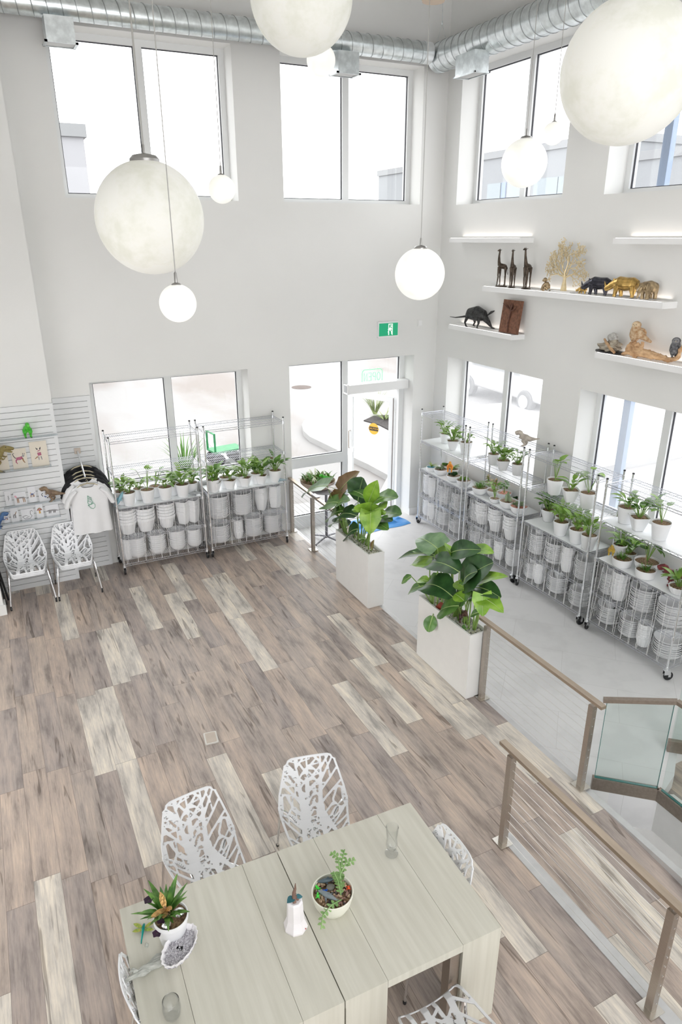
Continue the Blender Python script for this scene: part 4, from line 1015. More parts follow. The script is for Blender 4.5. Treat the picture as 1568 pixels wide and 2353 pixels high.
# ---------------------------------------------------------------- cream extension table
TW = mat('cream_wood', (0.57, 0.555, 0.475), 0.5, var=0.0, vscale=1.0, bump=0.15, stretch=(26, 1.6, 1), col2=(0.64, 0.625, 0.545))
TC = Vector((1.12, 2.695)); TR = -0.030
tb = thing('dining_table', 'cream wood extension table with block legs in the foreground', 'table', (TC.x, TC.y, 0), TR)
ZTB = 0.75; h2 = .525
def tx(x): return x-TC.x
b = MB(); b.bb((-1.0, -h2, ZTB-.055), (-0.748, h2, ZTB)); b.build('end_board', TW, tb, smooth=False)
b = MB(); b.bb((-0.746, -h2, ZTB-.055), (-0.246, h2, ZTB)); b.bb((-0.244, -h2, ZTB-.055), (-0.012, h2, ZTB)); b.build('table_leaf', TW, tb, smooth=False)
b = MB(); b.bb((-0.006, -h2, ZTB-.055), (0.246, h2, ZTB)); b.bb((0.248, -h2, ZTB-.055), (0.726, h2, ZTB)); b.build('table_leaf', TW, tb, smooth=False)
b = MB(); b.bb((0.728, -h2, ZTB-.055), (0.99, h2, ZTB)); b.build('end_board', TW, tb, smooth=False)
for x0_, x1_ in ((-1.0, -0.75), (-0.25, -0.013), (-0.004, 0.245), (0.73, 0.99)):
    for s in (-1, 1):
        b = MB(); b.bb((x0_, s*h2, 0), (x1_, s*(h2-.09), ZTB-.055)); b.build('leg', TW, tb, smooth=False)
b = MB(); b.bb((0.66, -h2+.02, 0.0), (0.728, -h2+.09, ZTB-.055)); b.build('steel_runner', BRUSHED, tb, smooth=False)
b = MB(); b.bb((-0.75, h2-.14, ZTB-.10), (0.73, h2-.10, ZTB-.055)); b.bb((-0.75, -h2+.10, ZTB-.10), (0.66, -h2+.14, ZTB-.055)); b.build('slide_rail', BRUSHED, tb, smooth=False)
def ot(px, py, z=ZTB): return at(px, py, 'z', z)
# --- potted plant with gold butterfly
PURP = mat('dark_purple_petal', (0.03, 0.006, 0.03), 0.5, var=0.3); GOLD = mat('gold_glitter', (0.50, 0.31, 0.12), 0.35, 0.8, vscale=60, bump=0.6, var=0.3)
FOIL = mat('silver_foil', (0.85, 0.85, 0.87), 0.2, 1.0, vscale=50, bump=1.0, var=0.1)
pp = ot(399, 2156); R_ = 0.096
t = thing('potted_plant', 'white pot of dark-purple flowered leaves with a gold butterfly on the table', 'plant', (pp.x, pp.y, ZTB+.001))
b = MB(); b.lathe(lip([(r*R_, z*R_) for r, z in POTS['round'][0]]), 36); b.build('pot', PLASTIC, t)
b = MB(); b.lathe([(R_*.93, R_*1.72), (.0001, R_*1.8)], 24); b.build('soil', SOIL, t)
b = MB(); st = MB(); r = random.Random(4)
for i in range(26):
    a = i*2.4; tl = r.uniform(.2, 1.0); c = Vector((-0.02, 0.0, R_*1.8)); d = Vector((math.cos(a)*tl, math.sin(a)*tl, r.uniform(.5, 1.2)))
    b.leaf(c+d.normalized()*.03, d, r.uniform(.13, .21), r.uniform(.024, .036), r.uniform(.3, 1.0), .2, 5)
b.build('foliage', mat('strap_leaf_green', (0.045, 0.14, 0.02), 0.4, vscale=20, col2=(0.16, 0.33, 0.06)), t)
for q in ((-0.10, 0.05, .30), (-0.055, -0.02, .20), (-0.09, -0.05, .15)):
    st.tube([(-.01, 0, R_*1.8), (q[0]*.6, q[1]*.6, q[2]*.75), q], .0025, 5)
    f = MB()
    for k in range(5): a = k*1.257; f.leaf(q, (math.cos(a), math.sin(a), .35), .028, .03, .6, .1, 3, shape='paddle')
    f.build('flower', PURP, t)
st.build('stems', STEM, t)
f = MB(); f.ell((.045, -.01, R_*1.95), (.035, .03, .026), 10); f.build('foil_ball', FOIL, t); f = MB(); f.ell((-.035, -.05, R_*1.9), (.028, .025, .02), 10); f.build('foil_ball', FOIL, t)
bf = thing('butterfly_ornament', 'gold glitter butterfly clipped on the purple-flowered plant', 'ornament', (pp.x-.025, pp.y-.03, ZTB+.285))
f = MB(); f.leaf((0, 0, 0), (-.2, .5, 1), .10, .036, -.2, .05, 4, shape='paddle'); f.leaf((0, 0, 0), (-1, -.3, .15), .095, .036, .2, .05, 4, shape='paddle'); f.leaf((0, 0, 0), (.35, -.5, .3), .05, .04, .2, .05, 4, shape='paddle'); f.leaf((0, 0, 0), (-.5, -.8, -.3), .05, .04, .2, .05, 4, shape='paddle'); f.build('wings', GOLD, bf)
f = MB(); f.tube([(.02, -.02, -.02), (0, 0, 0), (-.02, .02, .03)], [.003, .006, .003], 6); f.build('body', mat('bronze_body', (.2, .1, .04), .5, var=.2), bf)
# --- dragonfly
dp = ot(330, 2138); df = thing('dragonfly_ornament', 'green and gold dragonfly clip lying on the table corner', 'ornament', (dp.x, dp.y, ZTB+.012), -0.35)
YG = mat('gold_green_wing', (.55, .50, .10), .35, .5, vscale=70, bump=.5, col2=(.25, .40, .08)); TEAL = mat('teal_body', (.0, .25, .22), .3, .5, var=.3)
for s in (-1, 1):
    f = MB(); f.leaf((s*.008, .008, 0), (s, .55, .25), .060, .024, .3, .08, 4, shape='paddle'); f.build('wing', YG, df)
    f = MB(); f.leaf((s*.008, -.006, 0), (s, -.12, .2), .052, .024, .3, .08, 4, shape='paddle'); f.build('wing', YG, df)
f = MB(); f.tube([(0, .03, .0), (0, .015, .004), (0, 0, .004), (0, -.03, 0), (0, -.085, -.006)], [.006, .008, .009, .005, .003], 8); f.build('body', TEAL, df)
# --- tiny crystal, geode bowl, grey driftwood, glasses, crystal tower
cp = ot(338, 2176); f = MB(); f.lathe([(.0001, 0), (.012, .006), (.012, .02), (.0001, .034)], 6, (0, 0, 0)); o = f.build('crystal_point', glassmat('crystal_clear', (.93, .95, .95), 1.5), None, smooth=False); o.location = (cp.x, cp.y, ZTB+.001); tag(o, 'tiny clear crystal lying below the dragonfly on the table', 'crystal')
g = (ot(372, 2226)+ot(459, 2172))/2; gd = thing('geode_bowl', 'white oval bowl filled with sparkling grey geode crystals', 'geode', (g.x, g.y, ZTB+.001), .74)
prof = [(.30, 0), (.62, .03), (.90, .07), (1.0, .095)]
SC = Matrix.Diagonal((.135, .078, 1)).to_3x3()
f = MB(); f.lathe(lip(prof, .07), 48, M=SC, wob=ribs(18, .035)); f.build('bowl', mat('plaster_white', (.84, .82, .84), .6, vscale=30, bump=.4, var=.02), gd)
GEO = mat('geode_crystal', (.42, .40, .44), .12, .3, vscale=120, bump=1.0, col2=(.85, .84, .88), spec=.9)
f = MB(); r = random.Random(9); f.lathe([(.93, .070), (.6, .064), (.0001, .060)], 32, M=SC)
for i in range(420):
    a = r.uniform(0, 6.28); q = math.sqrt(r.random())*.92; c = Vector((.135*q*math.cos(a), .078*q*math.sin(a), .066)); s_ = r.uniform(.003, .008)
    f.lathe([(s_, 0), (s_*.8, s_*1.0), (.0001, s_*2.0)], 5, c, Euler((r.uniform(-.5, .5), r.uniform(-.5, .5), r.uniform(0, 6))).to_matrix())
f.build('crystals', GEO, gd, smooth=False)
p0, p1 = ot(290, 2268), ot(376, 2208); DW = mat('grey_driftwood', (.30, .31, .28), .8, vscale=18, bump=.8, col2=(.55, .56, .52), stretch=(1, 5, 1))
f = MB(); n = 14; pts = []; rs = []
for i in range(n+1):
    k = i/n; pts.append(p0.lerp(p1, k)+Vector((.006*math.sin(k*9), .008*math.cos(k*7), .03+.012*math.sin(k*5)))); rs.append(.006+.028*k**.7*(1+.22*math.sin(k*17)))
f.tube(pts, rs, 12); f.tube([pts[5], pts[5]+Vector((-.03, .02, .02)), pts[5]+Vector((-.045, .0, .035))], [.014, .012, .004], 8)
o = f.build('driftwood_piece', DW); tag(o, 'grey twisted driftwood piece lying at the left table edge', 'driftwood')
GLS = glassmat('drinking_glass', (.985, .99, .99), 2.2)
q = ot(397, 2335); f = MB(); f.lathe(lip([(.026, 0), (.034, .015), (.038, .05), (.034, .095)], .003), 32); o = f.build('glass_tumbler', GLS); o.scale = (1.25,)*3; o.location = (q.x, q.y, ZTB+.001); tag(o, 'short rounded clear glass at the bottom edge of the photo', 'glass')
q = ot(900, 1962); f = MB(); f.lathe([(.0001, 0), (.034, 0), (.036, .008), (.012, .02), (.012, .03), (.026, .045), (.032, .07), (.028, .11), (.033, .165), (.035, .19), (.032, .19), (.029, .165), (.024, .11), (.028, .07), (.0001, .045)], 32); o = f.build('footed_glass', GLS); o.scale = (1.2,)*3; o.location = (q.x, q.y, ZTB+.001); tag(o, 'tall curvy footed clear glass near the far table edge', 'glass')
q = ot(680, 2128); tw = thing('crystal_tower', 'white faceted tower with a small winged figure on top', 'ornament', (q.x, q.y, ZTB+.001), .2); tw.scale = (1.2,)*3
SEL = mat('selenite_white', (.84, .81, .83), .45, vscale=14, bump=.25, var=.03)
f = MB(); f.lathe([(.058, 0), (.060, .012), (.046, .05), (.043, .06), (.038, .165), (.030, .172), (.0001, .172)], 8); f.build('tower', SEL, tw, smooth=False)
f = MB(); f.lathe([(.003, 0), (.003, .002)], 8, (.022, -.052, .018), RX(PI/2)); f.build('red_dot', mat('red_dot', (.4, .01, .02), .4), tw)
fg = thing('dragon_figurine', 'tiny brown and teal winged figure standing on the white tower', 'figurine', (q.x, q.y, ZTB+.208), .4); fg.scale = (1.2,)*3
f = MB(); f.tube([(-.012, -.01, .0), (-.004, 0, .02), (.0, .004, .045), (.006, .0, .07), (.008, .0, .10)], [.009, .011, .009, .006, .002], 8); f.tube([(.012, -.01, 0), (.004, 0, .022)], .007, 6); f.build('body', mat('figurine_brown', (.20, .12, .09), .6, var=.3), fg)
f = MB(); f.leaf((0, .002, .02), (-1, .1, .15), .045, .04, .5, .1, 4); f.leaf((.004, -.004, .02), (.9, -.5, -.1), .035, .03, .5, .1, 4); f.build('wings', mat('figurine_teal', (.03, .16, .20), .5, var=.3), fg)
# --- bowl terrarium
q = ot(764.5, 2082); bw = thing('terrarium_bowl', 'cream bowl of pebbles with fishbone cactus and toy sharks on the table', 'terrarium', (q.x, q.y, ZTB+.001)); bw.scale = (1.26,)*3
f = MB(); f.lathe(lip([(.062, 0), (.072, .006), (.088, .04), (.098, .085), (.099, .098)], .006), 48); f.build('bowl', mat('cream_bowl', (.78, .78, .68), .45, var=.02), bw)
f = MB(); f.lathe([(.092, .076), (.0001, .080)], 32); f.build('gravel', SOIL, bw)
PBM = [mat('pebble_brown', (.30, .20, .12), .5, var=.3, vscale=30), mat('pebble_tan', (.55, .42, .28), .5, var=.25, vscale=30), mat('pebble_dark', (.09, .08, .08), .5, var=.3, vscale=30), mat('pebble_rose', (.36, .22, .18), .5, var=.3, vscale=30)]
r = random.Random(21); f = MB()
for i in range(190):
    a = r.uniform(0, 6.28); k = math.sqrt(r.random())*.084; f.mi = r.randrange(4)
    f.ell((k*math.cos(a), k*math.sin(a), .081+r.uniform(0, .004)), (r.uniform(.005, .010), r.uniform(.004, .007), r.uniform(.004, .006)), 7, RZ(r.uniform(0, 3)))
o = f.build('pebbles', PBM, bw); o['kind'] = 'stuff'
f = MB(); f.ell((.004, .03, .088), (.022, .018, .012), 9); f.build('stone', mat('grey_stone', (.20, .20, .17), .7, var=.2, vscale=20), bw)
FB = mat('fishbone_green', (.16, .30, .09), .45, vscale=12, col2=(.30, .46, .18))
def fishbone(pts, w):
    pts = [Vector(p) for p in pts]; f2 = MB(); f2.tube(pts, .0035, 5)
    n = 16; L = len(pts)-1
    for i in range(2, n):
        k = i/n*L; j = min(int(k), L-1); p = pts[j].lerp(pts[j+1], k-j); d = (pts[j+1]-pts[j]).normalized(); s2 = d.cross(Vector((0, -.4, 1))).normalized()
        for sg_ in ((-1,) if i % 2 else (1,)): f2.leaf(p-d*.004, s2*sg_+d*.4, w, w*.75, .1, .05, 3, shape='paddle')
    return f2
for pts in ([(.04, -.02, .085), (.055, .03, .14), (.10, .055, .17), (.15, .05, .165)], [(.045, -.01, .085), (.06, .04, .15), (.075, .09, .18), (.05, .12, .20)], [(.03, -.03, .085), (.035, .01, .13), (.03, .05, .155)], [(.02, -.055, .09), (-.04, -.07, .105), (-.09, -.085, .085), (-.115, -.12, .05)], [(.045, 0, .09), (.075, .06, .16), (.12, .11, .19)]):
    fishbone(pts, .020).build('cactus_stem', FB, bw)
SHK = mat('toy_shark_grey', (.22, .26, .28), .4, var=.15, vscale=12)
def shark(name, label, loc, rz, L, m, pitch=0.0):
    t = thing(name, label, 'toy', loc, rz); f = MB(); M = RX(pitch)
    ks = [(-.5, .02), (-.4, .05), (-.2, .10), (0, .125), (.2, .11), (.38, .07), (.5, .01)]
    f.tube([M @ Vector((k*L, 0, 0)) for k, _ in ks], [r_*L for _, r_ in ks], 10); f.build('body', m, t)
    def fin(pts): g = MB(); g.add([M @ Vector(p)*L for p in pts]+[M @ Vector((p[0], p[1]+.012, p[2]))*L for p in pts], [(0, 1, 2), (5, 4, 3), (0, 3, 4, 1), (1, 4, 5, 2), (2, 5, 3, 0)]); g.build('fin', m, t, smooth=False)
    fin([(.05, 0, .10), (-.12, 0, .10), (-.10, 0, .27)]); fin([(-.44, 0, 0), (-.58, 0, .17), (-.50, 0, .0)]); fin([(-.44, 0, 0), (-.56, 0, -.10), (-.50, 0, 0)])
    fin([(.10, .08, -.04), (-.02, .08, -.05), (-.10, .30, -.12)]); fin([(.10, -.08, -.04), (-.02, -.08, -.05), (-.10, -.30, -.12)])
    return t
shark('toy_shark', 'grey toy shark lying across the pebbles of the table bowl', (q.x-.038, q.y-.015, ZTB+.126), 2.15, .135, SHK)
shark('toy_shark', 'darker toy shark at the back rim of the table bowl', (q.x+.0, q.y+.080, ZTB+.126), 2.9, .11, mat('toy_shark_dark', (.08, .12, .14), .4, var=.15))
for lab, c, dx, dy in (('bright green toy frog left of the sharks in the table bowl', (.05, .75, .05), -.052, .050), ('second green toy at the left rim of the table bowl', (.08, .70, .08), -.070, .012), ('blue toy figure in the middle of the table bowl', (.0, .10, .60), -.030, .022), ('orange-red toy at the right rim of the table bowl', (.85, .10, .02), .078, -.012)):
    t = thing('toy_animal', lab, 'toy', (q.x+dx*1.26, q.y+dy*1.26, ZTB+.110), RND.uniform(0, 6))
    m = mat('toy_'+lab.split()[0]+lab.split()[1], c, .4, emit=c, estr=0.0)
    f = MB(); f.ell((0, 0, .006), (.013, .008, .007), 9); f.ell((.012, 0, .012), (.006, .006, .006), 8)
    for s in (-1, 1): f.tube([(.006, s*.006, .005), (.010, s*.012, 0)], .003, 5); f.tube([(-.008, s*.006, .005), (-.012, s*.012, 0)], .003, 5)
    f.build('body', m, t)
# ---------------------------------------------------------------- cable railings
CABLE = mat('steel_cable', (.72, .70, .68), .35, .9, var=.03)
def railing(label, x, y0, y1, posts, zf=0.0, slope=0.0, ends=(0.12, 0.12), low=0.0):
    t = thing('cable_railing', label, 'railing', (x, (y0+y1)/2, zf)); yc = (y0+y1)/2
    for yp in posts:
        y = yp-yc; dz = 0
        b = MB(); b.bb((-.025, y-.025, 0), (.025, y+.025, .855)); p = b.build('post', BRUSHED, t, smooth=False)
        b = MB(); b.bb((-.06, y-.06, 0), (.06, y+.06, .012)); b.build('base_plate', mat('polished_plate', (.70, .67, .62), .22, 1.0, var=.03), p, smooth=False)
        b = MB(); b.lathe([(.009, .855), (.009, .885)], 10, (0, y, 0)); b.build('rail_saddle', CHROME, p)
        for k in range(10):
            if k % 2 == 0 or True:
                pass
    b = MB(); b.bb((-.027, y0-yc, .885), (.027, y1-yc, .914)); b.build('handrail', mat('bronze_brushed', (.47, .39, .31), .38, .9, var=.07, vscale=20, stretch=(1, .2, 1)), t, smooth=False)
    for k in range(10):
        z = .09+k*.081; b = MB(); b.tube([(0, min(posts)-yc-.025*0, z), (0, max(posts)-yc, z)], .0022, 5); c = b.build('cable', CABLE, t)
        b = MB(); b.lathe([(.006, 0), (.006, .006)], 8, (0, min(posts)-yc-.031, z), RX(-PI/2)); b.build('cable_fitting', CHROME, c)
    return t
railing('short brushed steel cable railing between the left racks and the first planter', 3.94, 7.84, 9.76, (9.70, 8.88, 7.92))
railing('brushed steel cable railing running from the second planter towards the glass guard', 3.985, 3.22, 4.86, (4.735, 3.33))
railing('brushed steel cable railing in the right foreground beside the table', 2.99, 0.55, 3.27, (3.15, 1.72))
# phone-like grey cover lying on the first handrail
p = at(738, 1138, 'z', .914); b = MB(); b.prism(rrect(.07, .17, .012), 0, .012); o = b.build('tablet_device', mat('device_grey', (.55, .52, .52), .35, .3, var=.05)); o.location = (3.95, p.y, .9145); o.rotation_euler = (0, 0, .05); tag(o, 'flat grey device lying on the handrail by the first planter', 'device')
# ---------------------------------------------------------------- frameless glass guard round the stairwell
gg = thing('glass_guard', 'glass panel guard with brown metal shoe around the stairwell', 'glass railing', (4.40, 3.20, ZT))
SHOE = mat('shoe_bronze', (.30, .25, .21), .4, .75, var=.08, vscale=40)
def seg(p, q, name, m, th, z0, z1, parent=gg, off=0.0, zq=None, **k):
    p, q = Vector(p), Vector(q); d = (q-p).normalized(); n = Vector((d.y, -d.x)); a = Vector((4.40, 3.20))
    P = [p+n*(off+th/2)-a, q+n*(off+th/2)-a, q+n*(off-th/2)-a, p+n*(off-th/2)-a]
    b = MB(); b.prism([tuple(v) for v in P], z0, z1)
    if zq is not None:      # the top rail rises towards the far end
        n_ = (q-p).length
        for i, v in enumerate(b.v):
            k_ = ((Vector(v[:2])+a-p).dot(d))/n_
            if i >= 4 or z0 > .5: b.v[i] = (v[0], v[1], v[2]+zq*k_)
    return b.build(name, m, parent, smooth=False, **k)
K0, K1, K2 = (4.20, 3.395), (4.612, 3.03), (4.615, 0.8)
seg(K0, K1, 'shoe', SHOE, .05, 0, .125); seg(K1, K2, 'shoe', SHOE, .05, 0, .125)
seg((4.215, 3.382), (4.600, 3.040), 'glass_panel', GREENGLASS, .016, .12, .93, zq=.09); seg((4.617, 3.00), (4.620, .8), 'glass_panel', GREENGLASS, .016, .12, 1.02)
ge = mat('glass_edge', (.02, .16, .15), .15, spec=.8)
seg((4.2135, 3.3835), (4.6005, 3.0395), 'gasket', ge, .022, .125, .131); seg((4.617, 3.0), (4.62, .8), 'gasket', ge, .022, .125, .131)
seg((4.600, 3.040), (4.603, 3.0375), 'glass_edge', ge, .016, .13, 1.02); seg((4.212, 3.3848), (4.215, 3.382), 'glass_edge', ge, .016, .13, .93)
seg((4.19, 3.405), (4.615, 3.027), 'handrail', SHOE, .045, .93, .965, zq=.09); seg((4.615, 3.027), (4.617, .8), 'handrail', SHOE, .045, 1.02, 1.055)
g2 = thing('glass_guard', 'second glass guard with brown shoe at the right edge of the photo', 'glass railing', (4.40, 3.20, ZT))
seg((5.22, 3.43), (5.75, 2.95), 'shoe', SHOE, .05, 0, .125, g2); seg((5.235, 3.416), (5.75, 2.95), 'glass_panel', GREENGLASS, .016, .12, .93, g2)

# ---------------------------------------------------------------- tall white planters with tropical foliage
PLW = mat('planter_white', (.84, .835, .815), .45, var=.012)
PBW = [mat('white_pebble', (.74, .73, .64), .6, var=.1, vscale=20), mat('cream_pebble', (.62, .60, .48), .6, var=.12, vscale=20), mat('grey_pebble', (.45, .46, .42), .6, var=.12, vscale=20)]
def planter(label, y0, y1):
    x0_, x1_ = 3.81, 4.045; c = Vector(((x0_+x1_)/2, (y0+y1)/2, 0)); t = thing('planter_box', label, 'planter', tuple(c)); hx, hy = (x1_-x0_)/2, (y1-y0)/2
    b = MB(); w_ = .018
    b.bb((-hx+.012, -hy+.012, 0), (hx-.012, hy-.012, .03)); b.bb((-hx, -hy, .02), (hx, -hy+w_, .77)); b.bb((-hx, hy-w_, .02), (hx, hy, .77)); b.bb((-hx, -hy+w_, .02), (-hx+w_, hy-w_, .77)); b.bb((hx-w_, -hy+w_, .02), (hx, hy-w_, .77))
    b.build('box', PLW, t, smooth=False)
    b = MB(); b.bb((-hx+w_, -hy+w_, .66), (hx-w_, hy-w_, .715)); b.build('soil', SOIL, t, smooth=False)
    r = random.Random(int(y0*10)); b = MB()
    for i in range(900):
        b.mi = r.randrange(3); s_ = r.uniform(.008, .014)
        b.ell((r.uniform(-hx+.03, hx-.03), r.uniform(-hy+.03, hy-.03), .718+r.uniform(0, .012)), (s_, s_*.8, s_*.65), 6, RZ(r.uniform(0, 3)))
    o = b.build('pebbles', PBW, t); o['kind'] = 'stuff'
    return t
planter('tall white planter box nearest the entrance door', 6.895, 7.82)
planter('tall white planter box nearest the viewer, against the railing post', 4.775, 5.72)
def veinleaf(name, c1, c2):
    return mat(name, c1, .32, vscale=9, col2=c2, spec=.5)
KD = veinleaf('tropical_dark', (.018, .060, .018), (.045, .125, .035)); KM = veinleaf('tropical_mid', (.06, .16, .03), (.14, .30, .06)); KL = veinleaf('tropical_lime', (.17, .36, .03), (.34, .56, .07)); KB = veinleaf('tropical_bronze', (.15, .085, .02), (.24, .14, .06)); KS = veinleaf('tropical_sage', (.09, .20, .075), (.19, .32, .15))
VEIN = mat('leaf_vein', (.42, .55, .22), .5, var=.1)
def blade(base, tip, W, arch=.12, cup=.25, wav=.0, kind='paddle', roll=0.0, n=9):
    base, tip = Vector(base), Vector(tip); d = tip-base; L = d.length; dn = d/L
    N = (Vector((0, 0, .62))+Vector((-.48, -.62, .32))*.75); N = (N-dn*N.dot(dn)).normalized()
    N = Matrix.Rotation(roll, 3, dn) @ N; S_ = dn.cross(N)
    f = MB(); mid = []; cols = (-1, -.5, 0, .5, 1); vs = []; fs = []
    for i in range(n+1):
        t = i/n
        if kind == 'paddle': w = math.sin(PI*min(.985, .06+t*.93))**.62
        elif kind == 'heart': w = (1-t)**.62*(.72+.28*min(1, t*5))*1.02
        else: w = math.sin(PI*(.10+.89*t))**.9
        w = max(w, .015)*W/2
        p = base+d*t+N*(arch*L*4*t*(1-t)*.5)-Vector((0, 0, arch*L*.55*t*t))
        mid.append(p+N*.001)
        for c in cols:
            vs.append(p+S_*(c*w)+N*(cup*w*abs(c)**1.6+wav*w*math.sin(t*n*1.9+c*2)*abs(c)) - dn*((.16*W if kind == 'heart' and i == 0 else 0)*abs(c)))
    for i in range(n):
        for j in range(4): a = i*5+j; fs.append((a, a+1, a+6, a+5))
    f.add(vs, fs); return f, mid, (base, dn, N, S_, L)
def bigplant(name, label, cat, leaves, conv, origin):
    """leaves: (soil px, base px, tip px, width px, material, x offset, arch, kind, roll)"""
    o = Vector(origin); t = thing(name, label, 'plant', tuple(o))
    for sp_, bp, tp, wpx, m, dx, arch, kind, roll in leaves:
        P = lambda q, e=0.0: at(*conv(*q), 'x', 3.93+dx+e)
        B, T = P(bp), P(tp, dx*.5)
        s_ = at(*conv(*sp_), 'z', .72); s_.x = min(max(s_.x, 3.85), 4.0)
        W = 1.85*wpx/2.904*((B-CAM).dot(_F))/FPX
        f, mid, fr = blade(B-o, T-o, W, arch, .22, .05, kind, roll)
        lf = f.build('leaf', m, t)
        k = MB(); k.tube(mid, [.0045*(1-i/len(mid))+.001 for i in range(len(mid))], 5)
        base, dn, N, S_, L = fr
        k.build('midrib', VEIN, lf)
        c = (s_-o)+((B-o)-(s_-o))*.5; c.z += .06*(B-s_).length; c.x += (s_.x-B.x)*.2
        k = MB(); k.tube([s_-o, c, mid[0]], [.0085, .007, .0048], 7); k.build('petiole', STEM, t)
    return t
C4 = lambda x, y: (640+x/2.904, 1060+y/2.904)
bigplant('alocasia_plant', 'large elephant-ear plant with bronze and lime leaves in the planter nearest the door', 'plant', [
 ((440, 480), (325, 165), (158, 222), 96, KS, .0, .10, 'heart', 0), ((445, 480), (405, 205), (543, 56), 92, KB, .05, .06, 'heart', .5), ((445, 485), (400, 200), (312, 166), 60, KB, .05, .1, 'heart', .3), ((455, 485), (430, 215), (330, 255), 60, KB, .02, .1, 'heart', 1.2),
 ((540, 540), (532, 268), (565, 104), 112, KD, .06, .05, 'paddle', -.3), ((545, 535), (592, 245), (460, 184), 52, KM, .03, .15, 'paddle', 0), ((560, 540), (600, 280), (662, 120), 62, KL, .04, .05, 'lance', .6), ((565, 540), (632, 282), (798, 222), 74, KM, .06, .12, 'paddle', 0),
 ((455, 490), (400, 275), (292, 300), 125, KM, -.04, .15, 'heart', 0), ((460, 490), (385, 300), (480, 245), 90, KM, -.03, .12, 'heart', .2), ((530, 530), (525, 365), (384, 368), 82, KD, -.04, .22, 'paddle', 0), ((470, 490), (430, 330), (330, 385), 70, KM, -.05, .15, 'paddle', 0),
 ((600, 590), (618, 345), (522, 300), 88, KL, -.04, .10, 'paddle', .2), ((600, 590), (620, 345), (716, 300), 88, KL, -.04, .10, 'paddle', -.2), ((600, 590), (617, 340), (612, 482), 96, KL, -.06, .05, 'heart', 0), ((600, 590), (616, 352), (618, 272), 120, KL, -.03, .02, 'paddle', 0),
 ((580, 555), (690, 355), (822, 345), 66, KS, .10, .10, 'paddle', 0), ((580, 555), (650, 370), (762, 388), 60, KD, .12, .12, 'paddle', 0), ((580, 560), (660, 390), (708, 440), 34, KS, .08, .15, 'paddle', 0), ((500, 510), (528, 452), (455, 505), 80, KD, -.05, .2, 'paddle', 0),
 ((470, 500), (440, 400), (350, 420), 56, KM, .02, .15, 'paddle', 0), ((520, 520), (480, 420), (420, 480), 56, KD, .05, .2, 'paddle', 0), ((560, 550), (560, 320), (480, 300), 60, KD, .08, .15, 'paddle', 0), ((590, 570), (640, 420), (735, 440), 56, KM, .06, .2, 'paddle', 0), ((560, 550), (600, 420), (560, 380), 50, KM, .0, .1, 'paddle', 0),
 ((615, 600), (622, 590), (640, 520), 18, KB, -.03, .05, 'lance', 0), ((560, 550), (580, 520), (540, 512), 22, KM, -.05, .1, 'paddle', 0)], C4, (3.93, 7.36, .735))
bigplant('alocasia_plant', 'large dark glossy bird-of-paradise and elephant-ear plant in the nearer planter', 'plant', [
 ((1120, 1000), (1062, 582), (932, 498), 135, KS, .02, .14, 'heart', 0), ((1030, 960), (1080, 655), (888, 668), 150, KL, .0, .14, 'heart', 0), ((1100, 990), (1040, 622), (795, 634), 46, KD, -.03, .10, 'lance', 0), ((1030, 960), (1010, 600), (900, 585), 60, KL, .04, .14, 'paddle', 0),
 ((1160, 1020), (1168, 645), (1112, 542), 58, KL, .03, .03, 'lance', .8), ((1180, 1030), (1150, 612), (1355, 566), 72, KD, .04, .14, 'paddle', .5), ((1180, 1040), (1280, 590), (1438, 600), 50, KL, .08, .12, 'paddle', 0),
 ((1180, 1030), (1208, 738), (980, 655), 112, KD, -.04, .20, 'paddle', 0), ((1200, 1040), (1225, 830), (1437, 648), 132, KD, .03, .12, 'paddle', .2), ((1190, 1040), (1235, 700), (1360, 655), 60, KD, .08, .12, 'paddle', 0), ((1170, 1040), (1165, 905), (962, 795), 120, KD, -.08, .30, 'paddle', 0),
 ((1270, 1115), (1300, 830), (1537, 744), 78, KL, .03, .12, 'heart', 0), ((1240, 1090), (1310, 845), (1487, 888), 74, KD, .05, .18, 'paddle', 0), ((1240, 1090), (1270, 860), (1180, 800), 60, KL, .0, .1, 'paddle', 0), ((1210, 1070), (1205, 965), (1082, 985), 128, KM, -.08, .12, 'paddle', 0), ((1200, 1060), (1200, 920), (1290, 850), 90, KM, .0, .1, 'paddle', .3),
 ((1030, 960), (888, 768), (822, 810), 34, KM, -.08, .08, 'lance', 0), ((1030, 960), (990, 828), (868, 872), 50, KM, -.05, .12, 'paddle', 0), ((1040, 970), (1030, 1032), (1000, 1136), 50, KM, -.14, .05, 'paddle', 0), ((1030, 960), (1000, 800), (930, 790), 40, KL, -.03, .1, 'paddle', 0),
 ((1060, 975), (1080, 780), (985, 850), 70, KM, .0, .15, 'paddle', 0), ((1180, 1030), (1150, 700), (1060, 600), 80, KM, .06, .12, 'paddle', 0), ((1210, 1060), (1240, 800), (1330, 720), 80, KD, -.02, .15, 'paddle', 0), ((1230, 1080), (1280, 900), (1350, 870), 70, KM, .04, .15, 'paddle', 0), ((1120, 1000), (1120, 820), (1060, 760), 66, KL, .02, .12, 'paddle', 0), ((1260, 1100), (1240, 930), (1180, 880), 56, KL, -.05, .12, 'paddle', 0), ((1090, 990), (1110, 700), (1010, 700), 76, KL, .05, .12, 'paddle', 0),
 ((1300, 1125), (1375, 915), (1505, 1000), 92, KL, .0, .12, 'heart', 0), ((1300, 1125), (1360, 885), (1365, 1032), 88, KL, -.03, .05, 'heart', 0), ((1310, 1130), (1340, 1010), (1285, 1025), 34, KM, -.04, .1, 'paddle', 0), ((1280, 1120), (1255, 1120), (1222, 1125), 36, KM, -.06, .1, 'paddle', 0), ((1300, 1125), (1330, 800), (1400, 760), 60, KL, .08, .1, 'paddle', 0)], C4, (3.93, 5.25, .735))
